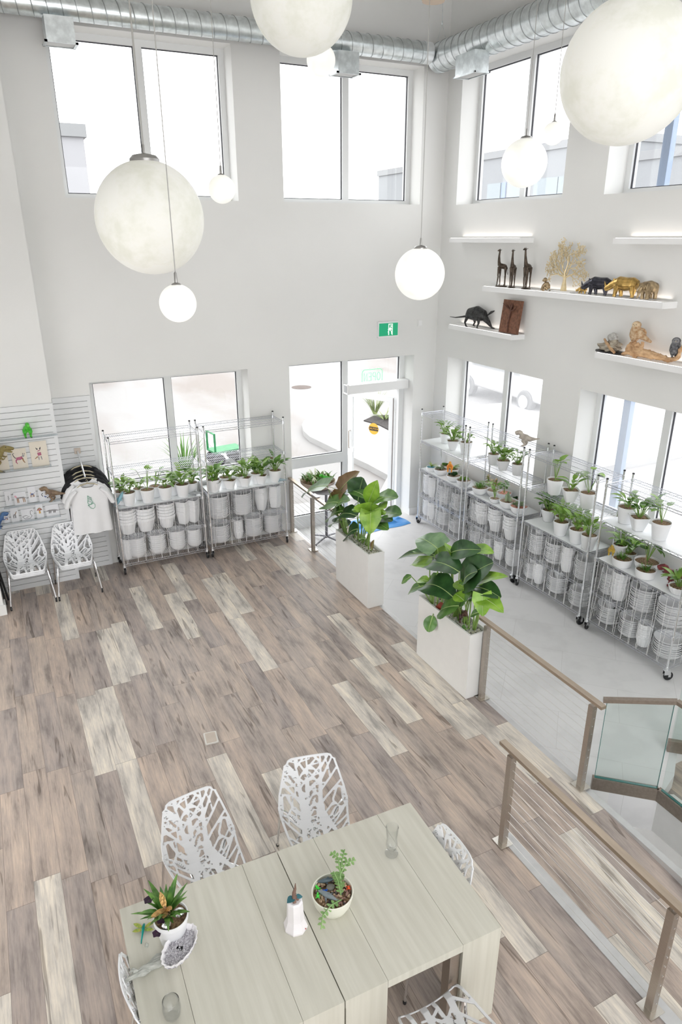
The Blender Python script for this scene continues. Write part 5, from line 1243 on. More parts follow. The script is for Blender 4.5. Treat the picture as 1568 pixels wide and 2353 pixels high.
# ---------------------------------------------------------------- cafe table with a fairy garden by the door
p = at(735, 1228, 'z', ZT); ct = thing('pedestal_table', 'small grey pedestal table behind the railing by the door', 'table', (p.x, min(p.y, 9.45), ZT), .5)
DGM = mat('dark_grey_metal', (.20, .20, .22), .45, .4, var=.05)
b = MB(); b.lathe([(.022, .05), (.022, .90)], 16); b.build('column', DGM, ct)
for k in range(4):
    a = k*PI/2; b = MB(); b.tube([(0, 0, .075), (.14*math.cos(a), .14*math.sin(a), .055), (.30*math.cos(a), .30*math.sin(a), .022)], [.022, .018, .014], 8, flat=.7); l_ = b.build('foot', DGM, ct); b = MB(); b.lathe([(.014, 0), (.014, .02)], 10, (.29*math.cos(a), .29*math.sin(a), 0)); b.build('glide', BLACK, l_)
b = MB(); b.lathe([(.30, .90), (.31, .91), (.30, .925), (.0001, .925)], 40); b.build('tabletop', mat('grey_top', (.36, .36, .38), .4, var=.04), ct)
zt_ = ZT+.927; fgd = thing('planter_tray', 'wide tray of mixed greenery on the small table by the door', 'planter', (p.x-.12, min(p.y+.03, 9.50), zt_)); fgd.scale = (1.2, 1.2, 1.35)
b = MB(); b.lathe(lip([(.15, 0), (.18, .01), (.225, .06), (.235, .09)], .008), 40); b.build('tray', mat('tray_beige', (.55, .45, .38), .6, var=.08), fgd)
b = MB(); b.lathe([(.22, .07), (.0001, .08)], 28); b.build('soil', SOIL, fgd)
r = random.Random(5); b = MB(); b2 = MB()
for i in range(90):
    a = r.uniform(0, 6.28); k = math.sqrt(r.random())*.2; (b if i % 3 else b2).leaf((k*math.cos(a), k*math.sin(a), .08), (r.uniform(-.8, .8), r.uniform(-.8, .8), 1), r.uniform(.06, .16), r.uniform(.02, .045), .8, .15, 4)
b.build('foliage', LD, fgd); b2.build('variegated_foliage', mat('variegated_leaf', (.45, .55, .30), .45, vscale=30, col2=(.85, .85, .70)), fgd)
# ---------------------------------------------------------------- blue tarp on the tile
tp = [at(*q, 'z', ZT+.004) for q in ((800, 1228), (868, 1214), (912, 1200), (932, 1207), (926, 1196), (905, 1188), (870, 1182), (815, 1186))]
c = sum((v for v in tp), Vector())/len(tp); f = MB(); r = random.Random(2); N = 34; vs = []; fs = []
mnx, mxx = c.x-.58, c.x+.42; mny, mxy = c.y-.30, c.y+.30
for i in range(N+1):
    for j in range(N+1):
        x = mnx+(mxx-mnx)*i/N; y = mny+(mxy-mny)*j/N
        x2 = x+.05*noise.noise(Vector((x*3, y*3, 0))); y2 = y+.07*noise.noise(Vector((x*2.5, y*2.5, 4)))
        h = .012+.10*max(0, noise.noise(Vector((x*4, y*9, 1)))+.05)*(0.3+min(1, (y-mny)/.25))
        e = min(i, N-i, j, N-j)/4
        vs.append((x2, y2, ZT+.004+h*min(1, e)))
for i in range(N):
    for j in range(N): a = i*(N+1)+j; fs.append((a, a+N+1, a+N+2, a+1))
f.add(vs, fs); o = f.build('blue_tarp', mat('tarp_blue', (.05, .28, .72), .3, vscale=5, bump=.3, col2=(.12, .40, .82))); tag(o, 'crumpled shiny blue tarp on the tile floor behind the first planter', 'tarp')
# ---------------------------------------------------------------- floating shelves with figurines
LED = mat('led_strip', (1, .97, .94), .4, emit=(1, .95, .9), estr=3.0)
def shelf(label, y0, y1, zt_, zb_, dep=.225, led=True):
    t = thing('floating_shelf', label, 'shelf', (XR, (y0+y1)/2, zb_), 0, 'floating wall shelves'); h = (y1-y0)/2
    b = MB(); b.bb((-dep, -h, 0), (0, h, zt_-zb_)); b.build('shelf_board', WHITE, t, smooth=False)
    if led:
        b = MB(); b.bb((-dep+.004, -h+.03, zt_-zb_), (-dep+.012, h-.03, zt_-zb_+.002)); b.build('led_strip', LED, t, smooth=False)
    return t
shelf('upper white floating shelf above the giraffes, empty', 7.64, 9.25, 4.455, 4.395)
shelf('upper white floating shelf at the right edge of the photo, empty', 4.3, 6.08, 4.450, 4.390)
shelf('long white floating shelf carrying giraffes, tree and rhinos', 5.29, 8.375, 3.820, 3.752)
shelf('short white floating shelf carrying the armadillo sculpture and brown plaque', 7.65, 9.16, 3.215, 3.148)
shelf('white floating shelf carrying the owls and driftwood', 4.3, 6.13, 3.195, 3.128)
# soft up-light from the strips
for y0, y1, z in ((7.64, 9.25, 4.47), (4.3, 6.08, 4.465), (5.29, 8.375, 3.835), (7.65, 9.16, 3.23), (4.3, 6.13, 3.21)):
    ld = bpy.data.lights.new('shelf_led', 'AREA'); ld.shape = 'RECTANGLE'; ld.size = .03; ld.size_y = (y1-y0)*.95; ld.energy = 0.4*(y1-y0); ld.color = (1, .90, .82)
    lo = bpy.data.objects.new('shelf_led', ld); COL.objects.link(lo); lo.location = (6.62, (y0+y1)/2, z); lo.rotation_euler = (PI, 0, 0)
def figure(name, label, cat, loc, rz, paths, ells, m, vox, parts=(), base=None, sc=1.0, grp=None):
    """one continuous body: tapered tubes and ellipsoids fused by a remesh"""
    t = thing(name, label, cat, loc, rz, grp)
    f = MB()
    for pts, rs in paths: f.tube([Vector(p)*sc for p in pts], [q*sc for q in rs], 16)
    for c, r_ in ells: f.ell(Vector(c)*sc, tuple(q*sc for q in r_), 16)
    o = f.build('body', m, t); md = o.modifiers.new('fuse', 'REMESH'); md.mode = 'VOXEL'; md.voxel_size = vox; md.use_smooth_shade = True
    for nm, mb, mm in parts:
        mb.xf(Matrix.Scale(sc, 4)); mb.build(nm, mm, t)
    return t
XS = 6.53
def sp(u, v, top=None):
    p = at(u, v, 'x', XS); return p
Z3 = lambda x, y: (1000+x/2.7606, 500+y/2.7606)
BRZ = mat('dark_bronze', (.085, .065, .05), .38, .75, var=.35, vscale=25, bump=.3); BRG = mat('gilt_bronze', (.55, .36, .12), .28, .95, var=.3, vscale=18); BLK = mat('black_bronze', (.06, .06, .075), .25, .8, var=.3, vscale=18); BAG = mat('antique_gold', (.36, .27, .16), .4, .7, var=.4, vscale=25)
# giraffes: local +x = forward
def giraffe(label, u, v, vt, rz, bend, mir=1):
    p = at(u, v, 'x', XS); H = at(u, vt, 'x', XS).z-3.822
    n = lambda x, y, z: (x, y*mir, z)
    paths = [([n(-.11, 0, .52), n(-.05, 0, .53), n(.05, 0, .545), n(.10, 0, .56)], [.05, .068, .072, .055]),
             ([n(.09, 0, .56), n(.12+bend*.2, 0, .66), n(.135+bend*.6, 0, .80), n(.13+bend, 0, .93)], [.055, .040, .028, .022]),
             ([n(.12+bend, 0, .935), n(.16+bend*1.4, 0, .955), n(.21+bend*1.6, 0, .935)], [.026, .027, .014]),
             ([n(.13+bend, .012, .95), n(.125+bend, .018, 1.0)], [.006, .006]), ([n(.13+bend, -.012, .95), n(.125+bend, -.018, 1.0)], [.006, .006]),
             ([n(.115+bend, .03, .955), n(.09+bend, .06, .965)], [.010, .004]), ([n(.115+bend, -.03, .955), n(.09+bend, -.06, .965)], [.010, .004]),
             ([n(-.13, 0, .53), n(-.16, 0, .44), n(-.165, 0, .32)], [.010, .008, .012])]
    for x, y, dx in ((.09, .035, .03), (.08, -.035, -.02), (-.10, .035, -.02), (-.09, -.035, .02)):
        paths.append(([n(x, y, .52), n(x+dx*.5, y, .30), n(x+dx*.2, y, .27), n(x+dx, y, .06), n(x+dx+.015, y, .035)], [.040, .021, .022, .014, .018]))
    b = MB(); b.lathe([(.15, 0), (.16, .012), (.14, .032), (.0001, .036)], 18, M=Matrix.Diagonal((1.1, .6, 1)).to_3x3())
    return figure('giraffe_figurine', label, 'figurine', (p.x, p.y, 3.822), rz, paths, [], BRZ, .0045, [('base', b, BRZ)], sc=H)
giraffe('bronze giraffe figurine, left of the three, looking left', *Z3(420, 434), 500+195/2.76, PI/2+.5, -.02)
giraffe('bronze giraffe figurine, middle of the three, smaller', *Z3(486, 440), 500+197/2.76, PI+.6, .0)
giraffe('bronze giraffe figurine, right of the three, tallest', *Z3(577, 450), 500+185/2.76, PI+.35, .05)
# filigree tree
TRE = mat('pale_gold_tree', (.70, .58, .36), .35, .55, var=.12, vscale=30)
p = at(*Z3(815, 462), 'x', XS); Ht = at(*Z3(815, 148), 'x', XS).z-3.822
tr = thing('tree_sculpture', 'pale gold filigree tree sculpture on the long shelf', 'sculpture', (p.x, p.y, 3.822))
b = MB(); b.box((0, 0, .008), (.11, .34, .016)); b.build('base', WHITE, tr, smooth=False)
b = MB(); lf = MB(); r = random.Random(31)
def branch(p0, ang, L, rad, dep):
    pts = [p0]; a = ang; q = p0
    for k in range(4):
        a += r.uniform(-.22, .22); q = q+Vector((r.uniform(-.01, .01), math.sin(a)*L/4, math.cos(a)*L/4)); pts.append(q)
    b.tube(pts, [rad*(1-.13*i) for i in range(5)], 6)
    if dep == 0:
        for k in range(9):
            c = q+Vector((r.uniform(-.008, .008), r.uniform(-.04, .04), r.uniform(-.04, .045))); b.tube([pts[3], c], .002, 4)
            lf.ell(c, (.004, .010, .007), 6, RX(r.uniform(0, 3)))
        return
    n = 3 if dep > 1 else 3
    for k in range(n): branch(pts[2+k % 3], a+r.uniform(.25, .85)*(1 if k % 2 else -1)+r.uniform(-.2, .2), L*.62, rad*.55, dep-1)
def sv(y, z): return Vector((0, y, z))
b.tube([sv(0, .015), sv(.0, .09*Ht/.4), sv(.0, .30*Ht)], [.042, .022, .020], 8)
for ang, L in ((-1.15, .30), (-.65, .34), (-.12, .38), (.35, .34), (.80, .34), (1.25, .30)): branch(sv(r.uniform(-.005, .005), .30*Ht), ang, L*Ht*1.08, .013, 2)
b.build('trunk', TRE, tr); o = lf.build('leaves', TRE, tr)
# monkey
p = at(*Z3(714, 465), 'x', XS); Hm = .165
figure('monkey_figurine', 'small seated bronze monkey at the foot of the tree sculpture', 'figurine', (p.x-.03, p.y, 3.822), PI-.6, [([(-.12, 0, .14), (-.06, 0, .36), (.06, 0, .62)], [.22, .26, .20]), ([(.06, .12, .6), (.26, .16, .4), (.36, .16, .06)], [.085, .06, .055]), ([(.06, -.12, .6), (.24, -.16, .4), (.34, -.16, .06)], [.085, .06, .055]), ([(-.1, .16, .12), (.16, .22, .30), (.16, .22, .05), (.26, .22, .04)], [.11, .085, .06, .05]), ([(-.1, -.16, .12), (.16, -.22, .30), (.16, -.22, .05), (.26, -.22, .04)], [.11, .085, .06, .05]), ([(-.25, 0, .05), (-.5, .1, .04), (-.7, .3, .04)], [.05, .035, .025])], [((.12, 0, .82), (.17, .16, .17)), ((.25, 0, .77), (.09, .10, .08)), ((.10, .17, .84), (.04, .03, .06)), ((.10, -.17, .84), (.04, .03, .06))], BAG, .004, sc=Hm)
# rhinos and elephant, facing left along the shelf (towards the corner)
def rhino(label, u0, u1, v, rz, m, nm='rhino_figurine'):
    p = at(*Z3((u0+u1)/2, v), 'x', XS); L = abs(at(*Z3(u0, v), 'x', XS).y-at(*Z3(u1, v), 'x', XS).y)/1.32/abs(math.sin(rz))
    paths = [([(-.46, 0, .47), (-.30, 0, .50), (0, 0, .48), (.26, 0, .52), (.40, 0, .50)], [.17, .235, .25, .235, .17]), ([(.36, 0, .50), (.52, 0, .44), (.70, 0, .32), (.80, 0, .27)], [.17, .145, .115, .085]),
             ([(.77, 0, .33), (.83, 0, .46), (.86, 0, .56)], [.05, .03, .008]), ([(.66, 0, .40), (.69, 0, .50)], [.04, .01]), ([(-.47, 0, .52), (-.56, 0, .40), (-.57, 0, .28)], [.03, .022, .018])]
    for x, y, dx in ((.28, .13, .04), (.26, -.13, -.06), (-.32, .13, -.06), (-.30, -.13, .05)): paths.append(([(x, y, .42), (x+dx*.4, y, .24), (x+dx, y, .10), (x+dx+.01, y, .03)], [.125, .085, .065, .075]))
    for s in (-1, 1): paths.append(([(.45, s*.09, .56), (.42, s*.13, .68)], [.04, .02]))
    return figure(nm, label, 'figurine', (p.x, p.y, 3.822), rz, paths, [], m, .0045, sc=L)
rhino('small gilt rhino calf figurine leading the row', 906, 962, 490, PI/2+.25, BRG)
rhino('dark bronze rhino figurine between the calf and the gold one', 962, 1108, 500, PI/2+.25, BLK)
rhino('gold rhino figurine behind the dark one on the long shelf', 1112, 1284, 514, PI/2+.25, BRG)
p = at(*Z3(1350, 528), 'x', XS); L = .215
paths = [([(-.36, 0, .56), (0, 0, .62), (.32, 0, .64)], [.27, .32, .25]), ([(.30, 0, .68), (.48, 0, .66)], [.22, .19]), ([(.52, 0, .62), (.64, 0, .46), (.66, 0, .24), (.74, 0, .10)], [.12, .09, .065, .04]), ([(-.42, 0, .6), (-.5, 0, .42), (-.49, 0, .3)], [.03, .02, .02])]
for x, y in ((.24, .16), (.24, -.16), (-.28, .16), (-.28, -.16)): paths.append(([(x, y, .5), (x, y, .25), (x, y, .04)], [.13, .10, .105]))
for s in (-1, 1): paths.append(([(.58, s*.09, .48), (.72, s*.10, .40), (.80, s*.08, .44)], [.035, .025, .01]))
figure('elephant_figurine', 'antique gold elephant figurine at the right end of the long shelf', 'figurine', (p.x, p.y, 3.822), PI-.1, paths, [((.34, .26, .62), (.14, .04, .22)), ((.34, -.26, .62), (.14, .04, .22))], BAG, .005, sc=L)
# armadillo-like welded sculpture
IRON = mat('dark_iron', (.055, .055, .055), .42, .8, var=.4, vscale=40, bump=.4)
p = at(*Z3(262, 690), 'x', XS); L = .64*abs(at(*Z3(186, 650), 'x', XS).y-at(*Z3(345, 650), 'x', XS).y)
figure('armadillo_sculpture', 'dark metal long-tailed armadillo sculpture on the short shelf', 'sculpture', (p.x, p.y, 3.218), -PI/2+.15, [([(-.52, 0, .40), (-.36, 0, .48), (0, 0, .52), (.30, 0, .46), (.44, 0, .38)], [.10, .22, .28, .22, .12]), ([(.42, 0, .38), (.62, 0, .24), (.82, 0, .06)], [.13, .085, .02]), ([(-.50, 0, .38), (-.80, 0, .33), (-1.2, .03, .27), (-1.55, .06, .27)], [.05, .035, .022, .012]),
  ([(.30, .16, .34), (.40, .20, .16), (.62, .2, .03), (.78, .2, .02)], [.07, .04, .03, .015]), ([(.26, -.16, .34), (.30, -.20, .18), (.22, -.2, .02), (.30, -.2, .015)], [.07, .04, .025, .02]), ([(-.34, .16, .34), (-.28, .2, .16), (-.36, .2, .02), (-.26, .2, .015)], [.07, .04, .03, .02]), ([(-.36, -.16, .34), (-.42, -.2, .16), (-.34, -.2, .02), (-.26, -.2, .015)], [.07, .04, .03, .02]),
  ([(.46, .09, .48), (.58, .16, .60), (.70, .2, .66)], [.02, .05, .015]), ([(.44, -.09, .48), (.50, -.14, .62), (.56, -.18, .68)], [.02, .05, .015])], [], IRON, .006, sc=L)
# brown plaque with a plant relief, leaning on the wall
RUST = mat('rust_brown', (.19, .085, .05), .7, .2, var=.3, vscale=30, bump=.4)
pa, pb = at(*Z3(403, 720), 'x', 6.50), at(*Z3(515, 737), 'x', 6.50); tz = at(*Z3(443, 515), 'x', 6.60).z-3.217
wq = abs(pa.y-pb.y); c = (pa+pb)/2
pl = thing('relief_plaque', 'rusty brown plaque with a raised plant leaning on the short shelf', 'plaque', (6.52, c.y, 3.218)); tilt = RY(.12); 
b = MB(); b.box(tilt @ Vector((0, 0, tz/2)), (.035, wq, tz), tilt); b.build('panel', RUST, pl, smooth=False)
b = MB(); V = lambda y, z, x=-.028: tilt @ Vector((x, y*wq, z*tz))
b.tube([V(.0, .03), V(.03, .3), V(.0, .6), V(.0, .72)], [.008, .009, .011, .012], 7)
for y, z in ((.42, .88), (-.38, .80), (.22, .86), (-.12, .9), (.08, .92)): b.tube([V(0, .68), V(y*.5, z-.1, -.04), V(y, z, -.05)], [.010, .016, .003], 7, flat=.6)
b.build('plant_relief', mat('relief_brown', (.13, .06, .04), .65, .3, var=.3, vscale=30), pl)
# rock on a black base, driftwood, owls
zs = 3.197
p = at(*Z3(1105, 862), 'x', XS); rk_ = thing('wood_sculpture', 'weathered wood and stone piece on an oval black base', 'sculpture', (p.x, p.y, zs))
b = MB(); b.lathe([(.165, 0), (.17, .008), (.165, .016), (.0001, .017)], 36, M=Matrix.Diagonal((.62, 1.15, 1)).to_3x3()); b.build('base', BLACK, rk_)
def rocky(mb, c, r_, seed, amp, n=26):
    m2 = MB(); m2.ell((0, 0, 0), 1, n); rr = Vector((seed*3.1, seed*1.7, 0)); vs = []
    for v in m2.v:
        v = Vector(v); k = 1+amp*noise.noise(v*1.6+rr)+amp*.6*noise.noise(v*4+rr); vs.append(Vector((v.x*r_[0], v.y*r_[1], v.z*r_[2]))*k+Vector(c))
    mb.add(vs, m2.f)
b = MB(); rocky(b, (0, .0, .06), (.085, .15, .055), 1, .45); rocky(b, (0, -.05, .09), (.06, .10, .06), 2, .4); b.build('weathered_wood', mat('weathered_bark', (.20, .16, .12), .85, vscale=18, bump=1.0, col2=(.52, .47, .38), stretch=(1, .5, 2)), rk_)
b = MB(); rocky(b, (0.01, -.02, .17), (.05, .065, .055), 3, .3); b.build('stone', mat('pale_grey_stone', (.34, .33, .31), .8, vscale=26, bump=.6, col2=(.58, .57, .54)), rk_)
b = MB(); b.tube([(-.04, .06, .15), (-.07, .0, .12), (-.08, -.09, .06), (-.075, -.15, .02)], [.012, .016, .02, .014], 8); b.build('root', mat('root_brown', (.38, .22, .12), .7, vscale=20, bump=.5, col2=(.55, .36, .2)), rk_)
DRW = mat('driftwood_tan', (.42, .24, .12), .7, vscale=16, bump=.8, col2=(.70, .47, .27), stretch=(2, .5, 2))
p = at(*Z3(1300, 880), 'x', XS); dw = thing('driftwood_branch', 'long tan driftwood branch under the owls', 'driftwood', (p.x, p.y, zs))
def W(u, v, dx=0): q = at(*Z3(u, v), 'x', XS-.02+dx); return (q.x-p.x, q.y-p.y, max(q.z-zs, .012))
paths = [([W(1188, 875), W(1230, 850), W(1290, 850), W(1360, 868), W(1430, 885), W(1490, 905), W(1540, 890), W(1562, 830), W(1590, 800), W(1650, 800)], [.016, .030, .052, .045, .034, .028, .024, .02, .022, .014]), ([W(1240, 790), W(1262, 820), W(1275, 850)], [.02, .034, .04]), ([W(1320, 790), W(1312, 820), W(1300, 850)], [.016, .022, .03]), ([W(1250, 905), W(1268, 885), W(1285, 860)], [.014, .024, .034]), ([W(1215, 830), W(1250, 845), W(1290, 850)], [.02, .04, .04])]
f = MB(); 
for pts, rs in paths: f.tube(pts, rs, 12)
rocky(f, W(1265, 835), (.05, .09, .07), 5, .55, 22)
o = f.build('branch', DRW, dw); md = o.modifiers.new('fuse', 'REMESH'); md.mode = 'VOXEL'; md.voxel_size = .007; md.use_smooth_shade = True
txr = bpy.data.textures.new('gnarl', 'CLOUDS'); txr.noise_scale = .035; txr.noise_depth = 3
md = o.modifiers.new('gnarl', 'DISPLACE'); md.texture = txr; md.strength = .030; md.mid_level = .5; md.texture_coords = 'LOCAL'
def owl(label, u, v, vt, rz, sc_m, c1, c2, z0, td):
    q = at(*Z3(u, v), 'x', XS); H = at(*Z3(u, vt), 'x', XS).z-z0
    tx, ty = td; P = lambda k, z, x=0: (x+tx*k, ty*k, z)
    wings = [((tx*.16-ty*s_*.17, ty*.16+tx*s_*.17, .47), (.13+abs(tx)*.14, .13+abs(ty)*.14, .24)) for s_ in (-1, 1)]
    t = figure('owl_figurine', label, 'figurine', (q.x, q.y, z0), rz, [([(.05, 0, .14), (.05, 0, .36), (.03, 0, .60), (.03, 0, .78)], [.16, .26, .25, .19]), ([P(0, .52), P(.22, .42), P(.48, .28), P(.80, .13)], [.22, .20, .12, .05]), ([(.06, .08, .2), (.08, .08, .01)], [.06, .045]), ([(.06, -.08, .2), (.08, -.08, .01)], [.06, .045])],
       [((.03, 0, .84), (.20, .21, .17))]+wings, mat(sc_m, c1, .75, vscale=34, bump=.6, col2=c2), .006, sc=H)
    b = MB(); b.ell((.16*H, 0, .85*H), (.075*H, .165*H, .135*H), 18); b.build('face_disc', mat(sc_m+'_face', tuple(min(1, x*1.15) for x in c2), .8, var=.1), t)
    b = MB()
    for s_ in (-1, 1): b.ell((.226*H, s_*.065*H, .868*H), (.012*H, .030*H, .012*H), 8, RX(-s_*.35))
    b.build('eye', BLACK, t); b = MB(); b.tube([(.228*H, 0, .85*H), (.25*H, 0, .82*H), (.236*H, 0, .785*H)], [.020*H, .016*H, .004*H], 7); b.build('beak', mat('beak_tan', (.45, .37, .26), .5), t)
    return t
owl('large tan barn owl figurine perched on the driftwood', 1265, 800, 655, PI+.30, 'owl_tan', (.40, .22, .10), (.62, .48, .32), at(*Z3(1280, 800), 'x', XS).z, (.05, 1.0))
owl('small dark grey owl figurine standing right of the tan owl', 1515, 888, 757, PI+.55, 'owl_grey', (.045, .045, .05), (.20, .20, .21), at(*Z3(1515, 890), 'x', XS).z, (-.6, -.1))
# ---------------------------------------------------------------- slat wall panels
SLAT = mat('slat_white', (.76, .775, .785), .5, var=.012); GRV = mat('slat_groove', (.40, .41, .41), .6)
def slatwall(label, x0_, x1_, yf, yb, z1_):
    t = thing('slatwall_panel', label, 'slat wall', ((x0_+x1_)/2, yb, 0)); h = (x1_-x0_)/2; d = yb-yf
    b = MB(); b.bb((-h, -d*.35, 0), (h, 0, z1_)); b.build('backing', GRV, t, smooth=False)
    b = MB(); z = .0; p = .0762
    while z < z1_-.01: b.bb((-h, -d, z), (h-.045, -d*.35, min(z+p-.007, z1_))); z += p
    b.build('slats', SLAT, t, smooth=False)
    b = MB(); b.bb((h-.045, -d-.002, 0), (h, -d*.35, z1_)); b.build('edge_trim', SLAT, t, smooth=False)
    return t
slatwall('white slat wall panel on the projecting pier, prints and toys on it', -1.4, .603, 9.505, 9.529, 2.505)
slatwall('narrower white slat wall panel set back behind the t-shirts', .62, 1.10, 9.776, 9.799, 2.505)
YS = 9.488
G = lambda x, y: (x/6.536, 900+y/6.536)
PAPER = mat('white_card', (.80, .81, .84), .6, var=.01); CANV = mat('cream_canvas', (.76, .70, .60), .7, var=.02, vscale=20)
INK = {k: mat('ink_'+k, c, .7, var=.25, vscale=60) for k, c in dict(black=(.05, .05, .055), rose=(.45, .14, .22), brown=(.35, .20, .10), gold=(.60, .38, .12), blue=(.18, .22, .40), pink=(.75, .40, .48), grey=(.30, .29, .30)).items()}
ART = {
 'cat': [('rose', [(-.22, .0), (.05, .02), (.2, .08)], [.11, .12, .10]), ('black', [(-.25, .05), (-.38, .25), (-.40, .42), (-.30, .42)], [.03, .025, .025, .02]), ('grey', [(.22, .12), (.30, .24)], [.07, .085]), ('rose', [(-.22, -.05), (-.26, -.22), (-.18, -.36)], [.06, .04, .03]), ('brown', [(.2, .0), (.24, -.2), (.32, -.34)], [.06, .04, .03]), ('black', [(.26, .3), (.24, .4)], [.03, .008]), ('black', [(.35, .28), (.37, .38)], [.03, .008])],
 'chihuahua': [('rose', [(.0, .1), (.02, -.1)], [.12, .11]), ('rose', [(.0, .24), (.02, .2)], [.10, .10]), ('black', [(-.06, .3), (-.16, .42)], [.05, .01]), ('black', [(.07, .3), (.13, .44)], [.05, .01]), ('grey', [(-.05, -.15), (-.05, -.38)], [.035, .03]), ('grey', [(.08, -.15), (.12, -.38)], [.035, .03]), ('brown', [(-.1, -.15), (-.28, -.28)], [.04, .02])],
 'dog': [('grey', [(-.25, .05), (.05, .05), (.28, .04)], [.055, .06, .07]), ('pink', [(-.36, .24), (-.30, .20), (-.24, .08)], [.06, .07, .05]), ('grey', [(.3, .05), (.42, .0)], [.03, .015])]+[('brown', [(x, 0), (x+.01, -.34)], [.035, .025]) for x in (-.22, -.14, .2, .3)],
 'pup': [('blue', [(-.15, .05), (.15, .0)], [.12, .11]), ('gold', [(-.18, .22), (-.12, .18)], [.09, .09]), ('blue', [(.18, .05), (.34, .22)], [.03, .015])]+[('brown', [(x, -.05), (x, -.35)], [.04, .03]) for x in (-.18, -.05, .12, .2)],
 'note': [('black', [(.0, -.42), (.06, -.2), (.0, .1), (.1, .34), (.05, .42), (-.03, .3), (.1, .05), (.16, -.1), (.05, -.2), (-.05, -.08)], [.015]*10)],
 'bird': [('black', [(-.1, .2), (-.2, .05), (-.1, -.1)], [.03, .03, .03]), ('blue', [(.0, -.1), (.15, -.2)], [.06, .06]), ('black', [(.2, -.25), (.3, -.3)], [.05, .03])],
 'giraffe': [('grey', [(-.15, -.02), (.08, .04)], [.09, .08]), ('brown', [(.08, .06), (.2, .36)], [.05, .03]), ('grey', [(.2, .38), (.3, .36)], [.035, .02])]+[('black', [(x, -.05), (x, -.4)], [.025, .02]) for x in (-.18, -.1, .03, .1)],
 'swan': [('black', [(-.36, -.1), (-.2, -.28), (.15, -.28), (.28, -.1), (.18, .05), (.2, .25), (.3, .33), (.36, .22)], [.014]*8), ('black', [(-.36, -.08), (-.1, -.02), (.1, -.12), (-.12, -.2)], [.014]*4)],
 'mushroom': [('brown', [(-.3, .1), (-.15, .3), (.0, .38), (.15, .3), (.3, .1)], [.05, .08, .10, .08, .05]), ('rose', [(-.2, .16), (.2, .16)], [.08, .08]), ('gold', [(.0, .08), (.0, -.34)], [.10, .13])],
 'gator': [('grey', [(-.4, .02), (-.2, .05), (.15, .04), (.42, -.02)], [.03, .06, .06, .015])]+[('black', [(x, 0), (x-.03, -.16)], [.03, .02]) for x in (-.2, -.1, .1, .18)],
 'flower': [('pink', [(-.1, .1), (.1, .1)], [.12, .12]), ('blue', [(.0, .25), (.02, .2)], [.09, .09]), ('brown', [(.0, .0), (.02, -.35)], [.025, .02])],
}
def card(name, label, cat, a, b_, m, art, tilt, grp, th=.004, zfix=None):
    pa, pb = at(*G(*a), 'y', YS), at(*G(*b_), 'y', YS)
    w_, h_ = abs(pb.x-pa.x), abs(pa.z-pb.z); c = (pa+pb)/2
    t = thing(name, label, cat, (c.x, YS, c.z-h_/2), 0, grp)
    q = MB(); q.bb((-w_/2, -th, 0), (w_/2, 0, h_)); q.build('sheet', m, t, smooth=False)
    s_ = min(w_, h_)*1.0 if m is CANV else min(w_, h_)*1.15
    by = {}
    for ink, pts, rs in ART[art]:
        mb = by.setdefault(ink, MB()); P = [Vector((p_[0]*s_*(1.15 if w_ > h_*1.2 else 1), 0, h_/2+p_[1]*s_)) for p_ in pts]; n0 = len(mb.v); mb.tube(P, [r_*s_ for r_ in rs], 8)
        mb.v[n0:] = [(v[0], -th-.0008+(.0006 if v[1] > 0 else -.0006), v[2]) for v in mb.v[n0:]]
    for ink, mb in by.items(): mb.build('drawing', INK[ink], t, smooth=False)
    return t
gC, gP = 'cream canvas prints on the slat wall', 'white drawing cards on the slat wall ledges'
card('canvas_print', 'cream canvas print behind the olive dinosaur at the left edge', 'print', (-150, 820), (150, 1165), CANV, 'flower', 0, gC)
card('canvas_print', 'cream canvas print of a patchwork cat', 'print', (152, 868), (432, 1140), CANV, 'cat', 0, gC)
card('canvas_print', 'cream canvas print of a small patchwork chihuahua', 'print', (425, 760), (748, 1105), CANV, 'chihuahua', 0, gC)
card('drawing_card', 'white card with a treble clef drawing', 'card', (55, 1500), (190, 1700), PAPER, 'note', 0, gP)
card('drawing_card', 'white card with a pink-headed walking dog drawing', 'card', (192, 1520), (412, 1682), PAPER, 'dog', 0, gP)
card('drawing_card', 'white card with a small blue puppy drawing', 'card', (402, 1432), (560, 1650), PAPER, 'pup', 0, gP)
card('drawing_card', 'white card partly hidden by the brown toy dinosaur', 'card', (564, 1470), (760, 1632), PAPER, 'bird', 0, gP)
card('drawing_card', 'white card behind the blue toy at the left edge', 'card', (40, 1830), (150, 1965), PAPER, 'pup', 0, gP)
card('drawing_card', 'white card with a giraffe drawing', 'card', (140, 1750), (300, 1950), PAPER, 'giraffe', 0, gP)
card('drawing_card', 'white card with an outlined swan drawing', 'card', (304, 1775), (528, 1925), PAPER, 'swan', 0, gP)
card('drawing_card', 'white card with a mushroom drawing', 'card', (522, 1685), (668, 1895), PAPER, 'mushroom', 0, gP)
card('drawing_card', 'white card with a small grey crocodile drawing', 'card', (672, 1712), (900, 1862), PAPER, 'gator', 0, gP)
LEDGE = glassmat('clear_acrylic', (.93, .95, .96), 1.2)
def ledge(label, xa, xb, v0, v1):
    p = at(*G(xa, v0), 'y', YS); q = at(*G(xb, v1), 'y', YS); z = (p.z+q.z)/2
    b = MB(); b.bb((p.x, 9.40, z-.004), (q.x, 9.503, z)); b.bb((p.x, 9.40, z), (q.x, 9.404, z+.02)); o = b.build('acrylic_ledge', LEDGE, None, smooth=False); tag(o, label, 'ledge', 'clear acrylic ledges'); return z
ze = ledge('clear acrylic ledge under the green dinosaur on the slat wall', -250, 860, 735, 645)
z1_ = ledge('clear acrylic ledge under the cream canvas prints', -250, 770, 1190, 1115)
